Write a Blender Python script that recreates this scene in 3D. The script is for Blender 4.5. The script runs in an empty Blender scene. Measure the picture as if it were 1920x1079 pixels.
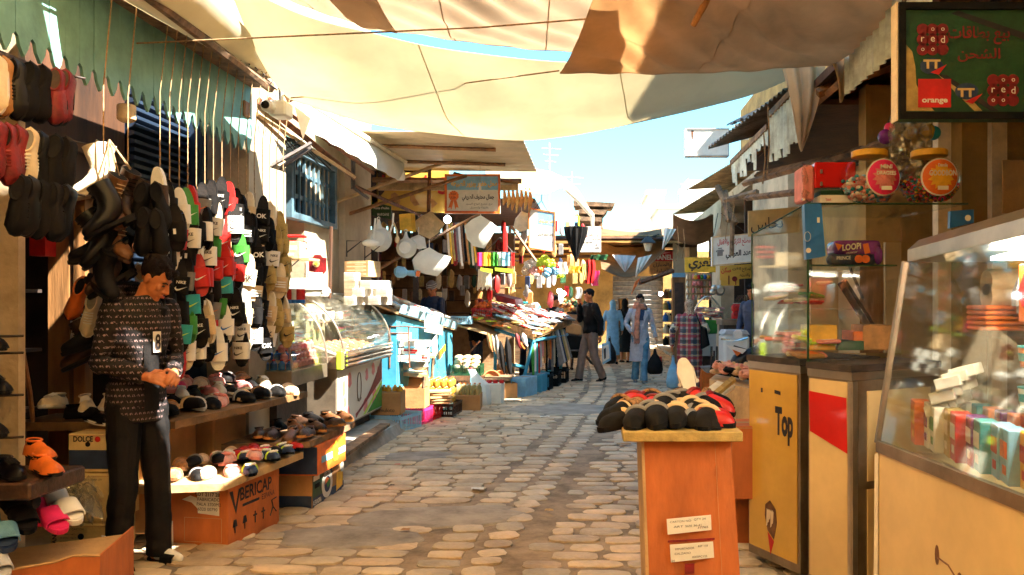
import bpy,bmesh,math,random,unicodedata
from mathutils import Vector,Matrix,Euler,noise
PI=math.pi
V=Vector
R=random.Random(7)
scene=bpy.context.scene
C=scene.collection
# ---------------------------------------------------------------- camera
F,CX,CY,CH=1500.0,1110.0,565.0,1.5
cd=bpy.data.cameras.new('camera')
cam=bpy.data.objects.new('camera',cd)
C.objects.link(cam)
cam.location=(0,0,CH)
cam.rotation_euler=(PI/2,0,0)
cd.sensor_width=36
cd.lens=F/1920*36
cd.shift_x=-(CX-960)/1920
cd.shift_y=(CY-539.5)/1920
cd.clip_start=0.05
cd.clip_end=2000
scene.camera=cam
# ---------------------------------------------------------------- sky, sun, exposure
SUN=V((0.62,-0.25,0.74)).normalized()
w=bpy.data.worlds.new('World')
scene.world=w
w.use_nodes=True
nt=w.node_tree
bg=nt.nodes['Background']
sky=nt.nodes.new('ShaderNodeTexSky')
sky.sky_type='NISHITA'
sky.sun_disc=False
sky.sun_elevation=math.asin(SUN.z)
sky.sun_rotation=math.atan2(SUN.x,SUN.y)
sky.air_density=1.3
sky.dust_density=0.6
sky.ozone_density=1.5
mx=nt.nodes.new('ShaderNodeMix')
mx.data_type='RGBA'
mx.blend_type='MULTIPLY'
mx.inputs[0].default_value=1
mx.inputs[7].default_value=(0.52,0.93,1.0,1)
nt.links.new(sky.outputs[0],mx.inputs[6])
nt.links.new(mx.outputs[2],bg.inputs[0])
bg.inputs[1].default_value=0.065
sd=bpy.data.lights.new('sun','SUN')
sd.energy=5.0
sd.angle=math.radians(0.5)
sd.color=(1.0,0.93,0.80)
so=bpy.data.objects.new('sun',sd)
C.objects.link(so)
so.rotation_euler=SUN.to_track_quat('Z','Y').to_euler()
so.location=(5,-2,12)
scene.view_settings.view_transform='Standard'
scene.view_settings.look='None'
scene.view_settings.exposure=2.85
scene.view_settings.gamma=1
cy=scene.cycles
cy.use_denoising=True
cy.use_adaptive_sampling=True
cy.adaptive_threshold=0.03
cy.max_bounces=9
cy.diffuse_bounces=4
cy.glossy_bounces=3
cy.transmission_bounces=6
cy.transparent_max_bounces=12
cy.caustics_reflective=False
cy.caustics_refractive=False
cy.sample_clamp_indirect=6
# ---------------------------------------------------------------- helpers
def S(px,py,Y):
 """world point that stands Y metres down the street"""
 return V(((px-CX)/F*Y,Y,CH-(py-CY)/F*Y))
def SX(px,py,X):
 Y=X*F/(px-CX)
 return S(px,py,Y)
def hx(h,k=1.0):
 c=[int(h[i:i+2],16)/255 for i in(0,2,4)]
 return tuple(min(1,(x/12.92 if x<=0.04045 else((x+0.055)/1.055)**2.4)*k)for x in c)+(1,)
MATS={}
def mat(key,col=None,rough=0.6,var=0.18,vs=6,bump=0.15,bs=40,metal=0,coat=0,emis=0,alpha=1,trl=0,trans=0,spec=0.5,dirt=0,col2=None,stretch=None,sheen=0):
 """procedural material: base colour broken up by two noises, roughness variation and fine bump"""
 if key in MATS:
  return MATS[key]
 if isinstance(col,str):
  col=hx(col)
 m=bpy.data.materials.new(key)
 m.use_nodes=True
 t=m.node_tree
 N,L=t.nodes,t.links
 b=N['Principled BSDF']
 tc=N.new('ShaderNodeTexCoord')
 mp=N.new('ShaderNodeMapping')
 if stretch:
  mp.inputs['Scale'].default_value=stretch
 L.new(tc.outputs['Object'],mp.inputs[0])
 n1=N.new('ShaderNodeTexNoise')
 n1.inputs['Scale'].default_value=vs
 n1.inputs['Detail'].default_value=5
 n1.inputs['Roughness'].default_value=0.65
 L.new(mp.outputs[0],n1.inputs[0])
 cr=N.new('ShaderNodeValToRGB')
 lo=tuple(max(0,c*(1-var*1.6))for c in col[:3])+(1,)
 hi=tuple(min(1,c*(1+var))for c in col[:3])+(1,)
 if col2:
  lo=hx(col2)if isinstance(col2,str)else col2
 cr.color_ramp.elements[0].color=lo
 cr.color_ramp.elements[0].position=0.32
 cr.color_ramp.elements[1].color=hi
 cr.color_ramp.elements[1].position=0.62
 L.new(n1.outputs['Fac'],cr.inputs[0])
 src=cr.outputs[0]
 if dirt:
  n3=N.new('ShaderNodeTexNoise')
  n3.inputs['Scale'].default_value=vs*0.37
  n3.inputs['Detail'].default_value=8
  n3.inputs['Roughness'].default_value=0.75
  L.new(mp.outputs[0],n3.inputs[0])
  c3=N.new('ShaderNodeValToRGB')
  c3.color_ramp.elements[0].position=0.5
  c3.color_ramp.elements[1].position=0.68
  L.new(n3.outputs['Fac'],c3.inputs[0])
  mm=N.new('ShaderNodeMix')
  mm.data_type='RGBA'
  mm.inputs[7].default_value=(0.06,0.035,0.018,1)
  ml=N.new('ShaderNodeMath')
  ml.operation='MULTIPLY'
  ml.inputs[1].default_value=dirt
  L.new(c3.outputs[0],ml.inputs[0])
  L.new(ml.outputs[0],mm.inputs[0])
  L.new(src,mm.inputs[6])
  src=mm.outputs[2]
 L.new(src,b.inputs['Base Color'])
 b.inputs['Roughness'].default_value=rough
 b.inputs['Metallic'].default_value=metal
 b.inputs['Coat Weight'].default_value=coat
 b.inputs['Specular IOR Level'].default_value=spec
 b.inputs['Transmission Weight'].default_value=trans
 b.inputs['Alpha'].default_value=alpha
 if sheen:
  b.inputs['Sheen Weight'].default_value=sheen
 if emis:
  L.new(src,b.inputs['Emission Color'])
  b.inputs['Emission Strength'].default_value=emis
 if bump:
  n2=N.new('ShaderNodeTexNoise')
  n2.inputs['Scale'].default_value=bs
  n2.inputs['Detail'].default_value=4
  L.new(mp.outputs[0],n2.inputs[0])
  bp=N.new('ShaderNodeBump')
  bp.inputs['Strength'].default_value=min(1,bump*2)
  bp.inputs['Distance'].default_value=0.01
  L.new(n2.outputs['Fac'],bp.inputs['Height'])
  L.new(bp.outputs[0],b.inputs['Normal'])
 if trl:
  o=[n for n in N if n.type=='OUTPUT_MATERIAL'][0]
  tr=N.new('ShaderNodeBsdfTranslucent')
  L.new(src,tr.inputs[0])
  ms=N.new('ShaderNodeMixShader')
  ms.inputs[0].default_value=trl
  L.new(b.outputs[0],ms.inputs[1])
  L.new(tr.outputs[0],ms.inputs[2])
  L.new(ms.outputs[0],o.inputs[0])
 m['b']=1
 MATS[key]=m
 return m
def glass(key,tint=(0.9,0.95,0.92),refl=0.12,film=0.03):
 """thin pane: clear, with a sheen of reflection and faint dust"""
 if key in MATS:
  return MATS[key]
 m=bpy.data.materials.new(key)
 m.use_nodes=True
 t=m.node_tree
 N,L=t.nodes,t.links
 N.remove(N['Principled BSDF'])
 o=[n for n in N if n.type=='OUTPUT_MATERIAL'][0]
 tr=N.new('ShaderNodeBsdfTransparent')
 tr.inputs[0].default_value=tint+(1,)
 gl=N.new('ShaderNodeBsdfGlossy')
 gl.inputs['Roughness'].default_value=0.04
 df=N.new('ShaderNodeBsdfDiffuse')
 df.inputs[0].default_value=(0.75,0.72,0.62,1)
 lw=N.new('ShaderNodeLayerWeight')
 lw.inputs[0].default_value=0.35
 mr=N.new('ShaderNodeMapRange')
 mr.inputs[3].default_value=refl*0.5
 mr.inputs[4].default_value=refl*4
 L.new(lw.outputs['Fresnel'],mr.inputs[0])
 m1=N.new('ShaderNodeMixShader')
 L.new(mr.outputs[0],m1.inputs[0])
 L.new(tr.outputs[0],m1.inputs[1])
 L.new(gl.outputs[0],m1.inputs[2])
 m2=N.new('ShaderNodeMixShader')
 tc=N.new('ShaderNodeTexCoord')
 no=N.new('ShaderNodeTexNoise')
 no.inputs['Scale'].default_value=5
 no.inputs['Detail'].default_value=8
 L.new(tc.outputs['Object'],no.inputs[0])
 m4=N.new('ShaderNodeMapRange')
 m4.inputs[1].default_value=0.35
 m4.inputs[2].default_value=0.8
 m4.inputs[4].default_value=film*3
 L.new(no.outputs['Fac'],m4.inputs[0])
 L.new(m4.outputs[0],m2.inputs[0])
 L.new(m1.outputs[0],m2.inputs[1])
 L.new(df.outputs[0],m2.inputs[2])
 L.new(m2.outputs[0],o.inputs[0])
 MATS[key]=m
 return m
W={}
def wm(o):
 return W[o.name]if o is not None and o.name in W else Matrix()
def rz(a):
 return Matrix.Rotation(a,4,'Z')
def tr(x,y=None,z=None):
 return Matrix.Translation(x if y is None else(x,y,z))
def thing(name,label,cat,loc=(0,0,0),rot=0,group=None,mw=None):
 o=bpy.data.objects.new(name,None)
 o.empty_display_size=0.1
 C.objects.link(o)
 M=mw if mw is not None else tr(V(loc))@rz(rot)
 o.matrix_world=M
 W[o.name]=M.copy()
 return tag(o,label,cat,group)
def tag(o,label,cat,group=None,kind=None):
 if label:
  o['label']=label
 if cat:
  o['category']=cat
 if group:
  o['group']=group
 if kind:
  o['kind']=kind
 return o
def dup(src,mw,label=None,group=None):
 """copy of a thing with copies of its parts and sub-parts"""
 c=src.copy()
 C.objects.link(c)
 c.matrix_world=mw
 W[c.name]=mw.copy()
 if label:
  c['label']=label
 if group:
  c['group']=group
 def rec(a,b):
  for ch in KIDS.get(a.name,[]):
   d=ch.copy()
   C.objects.link(d)
   d.parent=b
   W[d.name]=mw@(wm(src).inverted()@wm(ch))
   KIDS.setdefault(b.name,[]).append(d)
   rec(ch,d)
 rec(src,c)
 return c
KIDS={}
ARF={}
for _c in range(0xFE80,0xFEFD):
 _d=unicodedata.decomposition(chr(_c)).split()
 if len(_d)==2 and _d[0][0]=='<':
  ARF.setdefault(chr(int(_d[1],16)),{})[_d[0][1:-1]]=chr(_c)
def ar(s):
 """joins Arabic letters and lays them out right to left"""
 s=s.replace('\u0644\u0627','\uFEFB')
 out=[]
 for i,c in enumerate(s):
  prev=i>0 and 'initial' in ARF.get(s[i-1],{})
  if c=='\uFEFB':
   out.append('\uFEFC' if prev else c)
   continue
  f=ARF.get(c)
  if not f:
   out.append(c)
   continue
  nx=i<len(s)-1 and(s[i+1]in ARF or s[i+1]=='\uFEFB')and 'initial' in f
  k='medial' if prev and nx else 'final' if prev else 'initial' if nx else 'isolated'
  out.append(f.get(k,c))
 return ''.join(reversed(out))
TXT={}
def text_mesh(s,bold):
 k=(s,bold)
 if k not in TXT:
  c=bpy.data.curves.new('txt','FONT')
  c.body=s
  c.size=1
  c.offset=bold
  c.resolution_u=3
  c.extrude=0.0
  o=bpy.data.objects.new('txt',c)
  C.objects.link(o)
  dg=bpy.context.evaluated_depsgraph_get()
  me=bpy.data.meshes.new_from_object(o.evaluated_get(dg))
  C.objects.unlink(o)
  bpy.data.objects.remove(o)
  TXT[k]=me
 return TXT[k]
class MB:
 """collects shapes in world space and links them as one mesh"""
 def __init__(s,m=None):
  s.b=bmesh.new()
  s.ms=[]
  s.mi=0
  s.M=None
  if m:
   s.use(m)
 def use(s,m):
  m=MATS[m]if isinstance(m,str)else m
  if m not in s.ms:
   s.ms.append(m)
  s.mi=s.ms.index(m)
  return s
 def _v(s,p):
  p=V(p)
  return s.b.verts.new(s.M@p if s.M else p)
 def f(s,vs):
  try:
   f=s.b.faces.new(vs)
   f.material_index=s.mi
   return f
  except ValueError:
   return None
 def poly(s,pts):
  s.f([s._v(p)for p in pts])
  return s
 def box(s,c,d,rot=None,bev=0,seg=1):
  c,d=V(c),V(d)/2
  m=rot if isinstance(rot,Matrix)else(rz(rot)if rot else None)
  vs=[]
  for x in(-1,1):
   for y in(-1,1):
    for z in(-1,1):
     p=V((x*d.x,y*d.y,z*d.z))
     if m:
      p=m@p
     vs.append(s._v(c+p))
  fs=[s.f([vs[i]for i in q])for q in((0,1,3,2),(4,6,7,5),(0,4,5,1),(2,3,7,6),(0,2,6,4),(1,5,7,3))]
  if bev:
   ed=set()
   for f_ in fs:
    if f_:
     ed.update(f_.edges)
   r=bmesh.ops.bevel(s.b,geom=list(ed),offset=min(bev,min(d)*0.9),segments=seg,profile=0.6,affect='EDGES')
   for f_ in r['faces']:
    f_.material_index=s.mi
  return s
 def bb(s,a,b,bev=0):
  a,b=V(a),V(b)
  return s.box((a+b)/2,(abs(b.x-a.x),abs(b.y-a.y),abs(b.z-a.z)),bev=bev)
 def prism(s,pts,vec):
  vec=V(vec)
  a=[s._v(p)for p in pts]
  b=[s._v(V(p)+vec)for p in pts]
  s.f(a)
  s.f(b[::-1])
  n=len(pts)
  for i in range(n):
   s.f([a[i],b[i],b[(i+1)%n],a[(i+1)%n]])
  return s
 def loft(s,rings,cap=True,closed=True):
  rv=[[s._v(p)for p in r]for r in rings]
  n=len(rings[0])
  for a,b in zip(rv,rv[1:]):
   for i in range(n if closed else n-1):
    s.f([a[i],a[(i+1)%n],b[(i+1)%n],b[i]])
  if cap:
   s.f(rv[0][::-1])
   s.f(rv[-1])
  return s
 def tube(s,pts,r,n=6,cap=True,flat=1.0):
  pts=[V(p)for p in pts]
  if isinstance(r,(int,float)):
   r=[r]*len(pts)
  rings=[]
  up=None
  for i,p in enumerate(pts):
   d=(pts[min(i+1,len(pts)-1)]-pts[max(i-1,0)])
   if d.length<1e-9:
    d=V((0,0,1))
   d.normalize()
   if up is None:
    up=V((0,0,1))if abs(d.z)<0.9 else V((0,-1,0))
   x=d.cross(up)
   if x.length<1e-4:
    x=d.orthogonal()
   x.normalize()
   y=x.cross(d).normalized()
   up=y
   rings.append([p+(x*math.cos(2*PI*k/n)+y*math.sin(2*PI*k/n)*flat)*r[i]for k in range(n)])
  return s.loft(rings,cap)
 def lathe(s,prof,c=(0,0,0),m=None,n=16,cap=True):
  c=V(c)
  rings=[]
  for r,z in prof:
   ring=[]
   for k in range(n):
    p=V((r*math.cos(2*PI*k/n),r*math.sin(2*PI*k/n),z))
    ring.append(c+(m@p if m else p))
   rings.append(ring)
  return s.loft(rings,cap)
 def ball(s,c,r,n=10,m=None):
  r=(r,r,r)if isinstance(r,(int,float))else r
  c=V(c)
  rings=[]
  h=max(4,n//2+1)
  for i in range(h+1):
   a=PI*(i+0.001)/(h+0.002)-PI/2
   ring=[]
   for k in range(n):
    p=V((r[0]*math.cos(a)*math.cos(2*PI*k/n),r[1]*math.cos(a)*math.sin(2*PI*k/n),r[2]*math.sin(a)))
    ring.append(c+(m@p if m else p))
   rings.append(ring)
  return s.loft(rings,True)
 def limb(s,pts,r,n=10):
  s.tube(pts,r,n)
  if isinstance(r,(int,float)):
   r=[r]*len(pts)
  for p,q in zip(pts,r):
   s.ball(p,q,n)
  return s
 def grid(s,fn,nu,nv,thick=0):
  g=[[V(fn(i/nu,j/nv))for j in range(nv+1)]for i in range(nu+1)]
  va=[[s._v(p)for p in r]for r in g]
  if not thick:
   for i in range(nu):
    for j in range(nv):
     s.f([va[i][j],va[i+1][j],va[i+1][j+1],va[i][j+1]])
   return s
  nb=[]
  for i in range(nu+1):
   row=[]
   for j in range(nv+1):
    du=g[min(i+1,nu)][j]-g[max(i-1,0)][j]
    dv=g[i][min(j+1,nv)]-g[i][max(j-1,0)]
    n_=du.cross(dv)
    if n_.length>1e-12:
     n_.normalize()
    row.append(s._v(g[i][j]-n_*thick))
   nb.append(row)
  for i in range(nu):
   for j in range(nv):
    s.f([va[i][j],va[i+1][j],va[i+1][j+1],va[i][j+1]])
    s.f([nb[i][j],nb[i][j+1],nb[i+1][j+1],nb[i+1][j]])
  for i in range(nu):
   s.f([va[i][0],nb[i][0],nb[i+1][0],va[i+1][0]])
   s.f([va[i][nv],va[i+1][nv],nb[i+1][nv],nb[i][nv]])
  for j in range(nv):
   s.f([va[0][j],va[0][j+1],nb[0][j+1],nb[0][j]])
   s.f([va[nu][j],nb[nu][j],nb[nu][j+1],va[nu][j+1]])
  return s
 def text(s,t,o,xd,yd,size,w=None,bold=0.0,align='C'):
  """lettering on the plane through o; w squeezes it to that width"""
  me=text_mesh(t,bold)
  if not me.vertices:
   return s
  xs=[v.co.x for v in me.vertices]
  ys=[v.co.y for v in me.vertices]
  x0,x1,y0,y1=min(xs),max(xs),min(ys),max(ys)
  xd,yd,o=V(xd).normalized(),V(yd).normalized(),V(o)
  kx=size if w is None else w/(x1-x0)
  cx={'C':(x0+x1)/2,'L':x0,'R':x1}[align]
  cyy=(y0+y1)/2
  vs=[s._v(o+xd*(v.co.x-cx)*kx+yd*(v.co.y-cyy)*size)for v in me.vertices]
  for p in me.polygons:
   s.f([vs[i]for i in p.vertices])
  return s
 def obj(s,name,parent=None,m=None,sm=35,local=False,rec=True,label=None):
  if m:
   s.use(m)
   for f_ in s.b.faces:
    f_.material_index=s.mi
  me=bpy.data.meshes.new(name)
  if rec:
   bmesh.ops.recalc_face_normals(s.b,faces=s.b.faces[:])
  s.b.to_mesh(me)
  s.b.free()
  base=W.get(parent.name)if parent is not None else None
  if parent is None:
   if me.vertices:
    xs=[v.co for v in me.vertices]
    o0=V(((min(v.x for v in xs)+max(v.x for v in xs))/2,(min(v.y for v in xs)+max(v.y for v in xs))/2,min(v.z for v in xs)))
    base=tr(o0)
    me.transform(base.inverted())
   else:
    base=Matrix()
  elif not local:
   me.transform(base.inverted())
  for mm in s.ms:
   me.materials.append(mm)
  if sm:
   for p in me.polygons:
    p.use_smooth=True
   me.set_sharp_from_angle(angle=math.radians(sm))
  o=bpy.data.objects.new(name,me)
  C.objects.link(o)
  if parent is not None:
   o.parent=parent
   KIDS.setdefault(parent.name,[]).append(o)
   W[o.name]=base.copy()
  else:
   o.matrix_world=base
   W[o.name]=base.copy()
  if label:
   o['label']=label
  return o
 def fuse(s,name,parent,m,voxel=0.01,smooth=4,wrinkle=0,ws=9):
  """joins the collected closed shapes into one continuous skin"""
  me=bpy.data.meshes.new(name)
  bmesh.ops.recalc_face_normals(s.b,faces=s.b.faces[:])
  s.b.to_mesh(me)
  s.b.free()
  t=bpy.data.objects.new('tmp',me)
  C.objects.link(t)
  md=t.modifiers.new('r','REMESH')
  md.mode='VOXEL'
  md.voxel_size=voxel
  md.use_smooth_shade=True
  if smooth:
   q=t.modifiers.new('s','SMOOTH')
   q.iterations=smooth
   q.factor=0.5
  dg=bpy.context.evaluated_depsgraph_get()
  out=bpy.data.meshes.new_from_object(t.evaluated_get(dg))
  C.objects.unlink(t)
  bpy.data.objects.remove(t)
  out.name=name
  if wrinkle:
   ns=[v.normal.copy()for v in out.vertices]
   for v,n_ in zip(out.vertices,ns):
    p=v.co*ws
    k=noise.noise(V((p.x,p.y,p.z*1.9)))
    v.co+=n_*(abs(k)*2-0.4)*wrinkle
  out.materials.clear()
  out.materials.append(MATS[m]if isinstance(m,str)else m)
  base=W[parent.name]
  out.transform(base.inverted())
  for p in out.polygons:
   p.use_smooth=True
  o=bpy.data.objects.new(name,out)
  C.objects.link(o)
  o.parent=parent
  W[o.name]=base.copy()
  KIDS.setdefault(parent.name,[]).append(o)
  return o
def struct(o,label=None):
 o['kind']='structure'
 if label:
  o['label']=label
 return o
ORD=['first','second','third','fourth','fifth','sixth','seventh','eighth','ninth','tenth','eleventh','twelfth','thirteenth','fourteenth','fifteenth','sixteenth','seventeenth','eighteenth','nineteenth','twentieth']
# ---------------------------------------------------------------- materials
mat('sole_top',(0.016,0.013,0.012,1),0.8,0.3,14,0.15,60,spec=0.2)
mat('mortar',(0.30,0.22,0.15,1),0.95,0.35,3,0.5,30,dirt=0.35)
mat('concrete',(0.33,0.28,0.23,1),0.9,0.25,3,0.4,25,dirt=0.3)
mat('plaster',(0.52,0.40,0.26,1),0.9,0.2,1.6,0.5,14,dirt=0.45)
mat('plaster_pale',(0.46,0.36,0.24,1),0.9,0.15,1.4,0.35,12,dirt=0.3)
mat('plaster_ochre',(0.36,0.22,0.07,1),0.9,0.25,1.6,0.4,14,dirt=0.5)
mat('white_wash',(0.8,0.76,0.68,1),0.9,0.06,0.8,0.2,10)
mat('inside_dark',(0.035,0.018,0.010,1),0.9,0.4,3,0.2,20)  # near-black: the shade of the shop interiors is put into the wall colour
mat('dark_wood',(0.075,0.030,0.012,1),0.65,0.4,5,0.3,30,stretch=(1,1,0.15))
mat('wood',(0.26,0.12,0.040,1),0.6,0.35,6,0.3,30,stretch=(1,1,0.15))
mat('wood_board',(0.17,0.09,0.035,1),0.6,0.3,6,0.3,30)
mat('pale_wood',(0.50,0.33,0.16,1),0.6,0.2,6,0.2,30)
mat('old_wood',(0.20,0.115,0.06,1),0.8,0.45,7,0.5,25)
mat('teal_paint',(0.18,0.40,0.35,1),0.55,0.2,3,0.2,18,dirt=0.18)
mat('pale_tin',(0.58,0.66,0.60,1),0.5,0.25,5,0.2,14,dirt=0.55)
mat('rust_tin',(0.46,0.31,0.15,1),0.7,0.4,4,0.3,20,dirt=0.4)
mat('canopy_tin',(0.56,0.42,0.24,1),0.6,0.1,3,0.1,20,dirt=0.12)
mat('grey_tin',(0.25,0.22,0.19,1),0.6,0.35,4,0.2,20,dirt=0.3)
mat('rust',(0.16,0.06,0.025,1),0.8,0.4,12,0.4,50)
mat('iron',(0.045,0.03,0.024,1),0.6,0.3,12,0.2,50)
mat('steel',(0.55,0.50,0.43,1),0.32,0.12,4,0.04,12,metal=0.9)
mat('dull_steel',(0.33,0.26,0.19,1),0.42,0.2,4,0.05,12,metal=0.75)
mat('chrome',(0.75,0.73,0.7,1),0.15,0.06,4,0,12,metal=1)
mat('blue_paint',(0.05,0.30,0.46,1),0.5,0.15,3,0.1,18,dirt=0.1)
mat('blue_pale',(0.30,0.52,0.66,1),0.6,0.1,3,0.1,18)
mat('shutter_blue',(0.015,0.03,0.06,1),0.5,0.25,4,0.1,18)
mat('window_blue',(0.07,0.13,0.17,1),0.5,0.3,5,0.2,18,dirt=0.3)
mat('tarp_yellow',(0.63,0.57,0.43,1),0.8,0.07,1.3,0.12,120,trl=0.62)
mat('tarp_warm_fill',(0.88,0.69,0.42,1),0.8,0.07,1.3,0.12,120,trl=0.78)  # for the unseen overhead cloths, made extra translucent to warm the near light
mat('tarp_pale',(0.62,0.52,0.41,1),0.8,0.07,1.3,0.12,120,trl=0.62)
mat('tarp_brown',(0.62,0.45,0.29,1),0.8,0.14,1.6,0.15,120,trl=0.6,dirt=0.12)
mat('tarp_tan',(0.70,0.52,0.30,1),0.8,0.12,1.6,0.15,90,trl=0.5)
mat('tarp_dark',(0.24,0.13,0.06,1),0.8,0.25,2,0.15,90,trl=0.35)
mat('canvas_white',(0.82,0.79,0.72,1),0.75,0.06,2,0.1,80,trl=0.3)
mat('rope',(0.35,0.22,0.11,1),0.9,0.3,30,0,60)
mat('card',(0.42,0.21,0.075,1),0.85,0.14,4,0.15,40,dirt=0.1)
mat('card_orange',(0.50,0.135,0.03,1),0.8,0.2,3,0.25,30,dirt=0.3,stretch=(1,1,0.35))
mat('card_edge',(0.50,0.30,0.13,1),0.85,0.14,4,0.2,60)
mat('card_pale',(0.60,0.44,0.20,1),0.8,0.12,4,0.15,40,dirt=0.1)
mat('card_white',(0.74,0.70,0.62,1),0.75,0.1,4,0.1,40)
mat('black',(0.006,0.005,0.005,1),0.75,0.4,14,0.15,60,spec=0.22)
mat('black_gloss',(0.006,0.005,0.005,1),0.32,0.3,14,0.05,60,spec=0.35)
mat('ink',(0.025,0.018,0.02,1),0.7,0.2,14,0,60)
mat('dark_brown',(0.055,0.024,0.012,1),0.5,0.4,14,0.2,60)
mat('brown',(0.17,0.07,0.026,1),0.5,0.3,14,0.2,60)
mat('tan',(0.48,0.22,0.06,1),0.5,0.22,14,0.2,60)
mat('beige',(0.62,0.44,0.24,1),0.6,0.15,14,0.2,60)
mat('khaki',(0.42,0.29,0.09,1),0.6,0.2,14,0.2,60)
mat('cream',(0.74,0.62,0.44,1),0.6,0.1,14,0.15,60)
mat('white',(0.80,0.77,0.72,1),0.55,0.06,10,0.06,60)
mat('white_plastic',(0.80,0.80,0.78,1),0.3,0.05,6,0.02,30,trl=0.15)
mat('red',(0.52,0.012,0.010,1),0.5,0.15,10,0.08,60)
mat('red_gloss',(0.58,0.012,0.010,1),0.22,0.1,3,0.02,30,coat=0.3)
mat('dark_red',(0.20,0.008,0.010,1),0.5,0.3,12,0.15,60)
mat('orange',(0.75,0.16,0.02,1),0.5,0.15,10,0.08,60)
mat('yellow',(0.82,0.46,0.03,1),0.5,0.15,10,0.08,60)
mat('lime',(0.55,0.75,0.04,1),0.45,0.1,10,0.05,60)
mat('green',(0.04,0.24,0.03,1),0.5,0.2,10,0.08,60)
mat('dark_green',(0.012,0.06,0.018,1),0.5,0.2,10,0.08,60)
mat('teal',(0.02,0.30,0.33,1),0.5,0.15,10,0.08,60)
mat('sky_blue',(0.22,0.46,0.66,1),0.5,0.12,10,0.06,60)
mat('blue',(0.015,0.14,0.46,1),0.4,0.15,6,0.05,60)
mat('navy',(0.018,0.035,0.09,1),0.6,0.2,10,0.08,60)
mat('jeans',(0.10,0.24,0.36,1),0.85,0.25,8,0.2,120)
mat('pink',(0.78,0.27,0.25,1),0.7,0.12,14,0.2,70)
mat('hot_pink',(0.80,0.03,0.16,1),0.4,0.1,10,0.06,60)
mat('fluff_pink',(0.80,0.36,0.33,1),0.95,0.12,40,0.7,130,sheen=0.5)
mat('fluff_cream',(0.74,0.52,0.34,1),0.95,0.15,40,0.7,130,sheen=0.5)
mat('fluff_tan',(0.46,0.19,0.055,1),0.95,0.3,30,0.8,110,sheen=0.3)
mat('fluff_white',(0.80,0.72,0.66,1),0.95,0.1,40,0.7,130,sheen=0.5)
mat('leopard_pale',(0.55,0.38,0.24,1),0.9,0.2,50,0.4,120,col2=(0.16,0.08,0.05,1))
mat('leopard',(0.42,0.22,0.10,1),0.9,0.2,60,0.4,120,col2=(0.02,0.01,0.008,1))
mat('purple',(0.16,0.02,0.24,1),0.25,0.3,10,0.1,30)
mat('grey',(0.20,0.19,0.185,1),0.7,0.2,10,0.15,60)
mat('pale_grey',(0.46,0.46,0.47,1),0.7,0.12,10,0.15,60)
mat('coat_grey',(0.47,0.47,0.52,1),0.9,0.08,20,0.25,150)
mat('trouser_taupe',(0.25,0.17,0.135,1),0.9,0.12,12,0.2,120)
mat('scarf_pink',(0.58,0.23,0.14,1),0.95,0.28,14,0.4,130)
mat('skin',(0.50,0.17,0.06,1),0.5,0.12,12,0.08,80)
mat('skin_pale',(0.52,0.27,0.15,1),0.5,0.12,12,0.08,80)
mat('lips',(0.33,0.07,0.04,1),0.45,0.1,12,0.05,60)
mat('hair',(0.009,0.005,0.004,1),0.75,0.4,60,0.6,120,spec=0.2)
mat('straw',(0.55,0.32,0.10,1),0.8,0.3,40,0.5,90)
mat('terracotta',(0.48,0.16,0.05,1),0.7,0.2,10,0.2,60)
mat('lit_tube',(1,0.93,0.75,1),0.4,0,5,0,emis=9)
mat('bulb',(0.9,0.97,1.0,1),0.4,0,5,0,emis=14)
mat('panel_ochre',(0.70,0.42,0.075,1),0.22,0.1,1.5,0.02,10,coat=0.35,dirt=0.12)
mat('panel_cream',(0.74,0.55,0.27,1),0.3,0.1,1.5,0.03,10,coat=0.2,dirt=0.12)
mat('panel_white',(0.74,0.68,0.58,1),0.4,0.06,2,0.02,10)
mat('bag_film',(0.75,0.72,0.66,1),0.15,0.1,20,0.6,25,alpha=0.35)
mat('pan_white',(0.86,0.84,0.76,1),0.25,0.04,10,0.02,30,trl=0.2)
mat('tile_brown',(0.30,0.17,0.08,1),0.8,0.25,6,0.3,30)
mat('amber',(0.62,0.36,0.05,1),0.15,0.15,8,0.02,30,trl=0.25)
mat('meat',(0.55,0.20,0.11,1),0.6,0.3,25,0.4,60)
mat('silver_bag',(0.45,0.42,0.42,1),0.3,0.2,20,0.4,40,metal=0.6)
glass('pane',(0.95,0.97,0.94),0.06,0.012)
glass('pane_clear',(0.97,0.98,0.96),0.04,0.006)
glass('jar_glass',(0.98,0.96,0.92),0.05,0.008)
glass('film',(0.97,0.97,0.95),0.10,0.05)
# ---------------------------------------------------------------- ground and paving
g=MB('mortar')
g.grid(lambda u,v:((u-0.5)*600,-100+v*700,-0.03),4,4)
struct(g.obj('ground',sm=0))
def undul(x,y):
 return 0.022*noise.noise(V((x*0.7,y*0.7,0)))+0.010*noise.noise(V((x*2.2,y*2.2,5)))
g=MB('mortar')
g.grid(lambda u,v:((-3.2+u*6.4),2+v*32,0.002+undul(-3.2+u*6.4,2+v*32)+0.008*noise.noise(V((u*60,v*260,1)))),90,330)
struct(g.obj('street_bed',sm=60))
def cobble_mat():
 m=mat('cobble',(0.55,0.42,0.275,1),0.6,0.16,3.5,0.5,34,dirt=0.35)
 t=m.node_tree
 N,L=t.nodes,t.links
 b=N['Principled BSDF']
 src=b.inputs['Base Color'].links[0].from_socket
 a=N.new('ShaderNodeAttribute')
 a.attribute_name='tint'
 mm=N.new('ShaderNodeMix')
 mm.data_type='RGBA'
 mm.blend_type='MULTIPLY'
 mm.inputs[0].default_value=1
 L.new(src,mm.inputs[6])
 L.new(a.outputs['Color'],mm.inputs[7])
 L.new(mm.outputs[2],b.inputs['Base Color'])
cobble_mat()
def strip_x(y):
 return-0.68+0.108*(min(y,13)-4.95)+0.03*math.sin(y*0.9)
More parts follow.
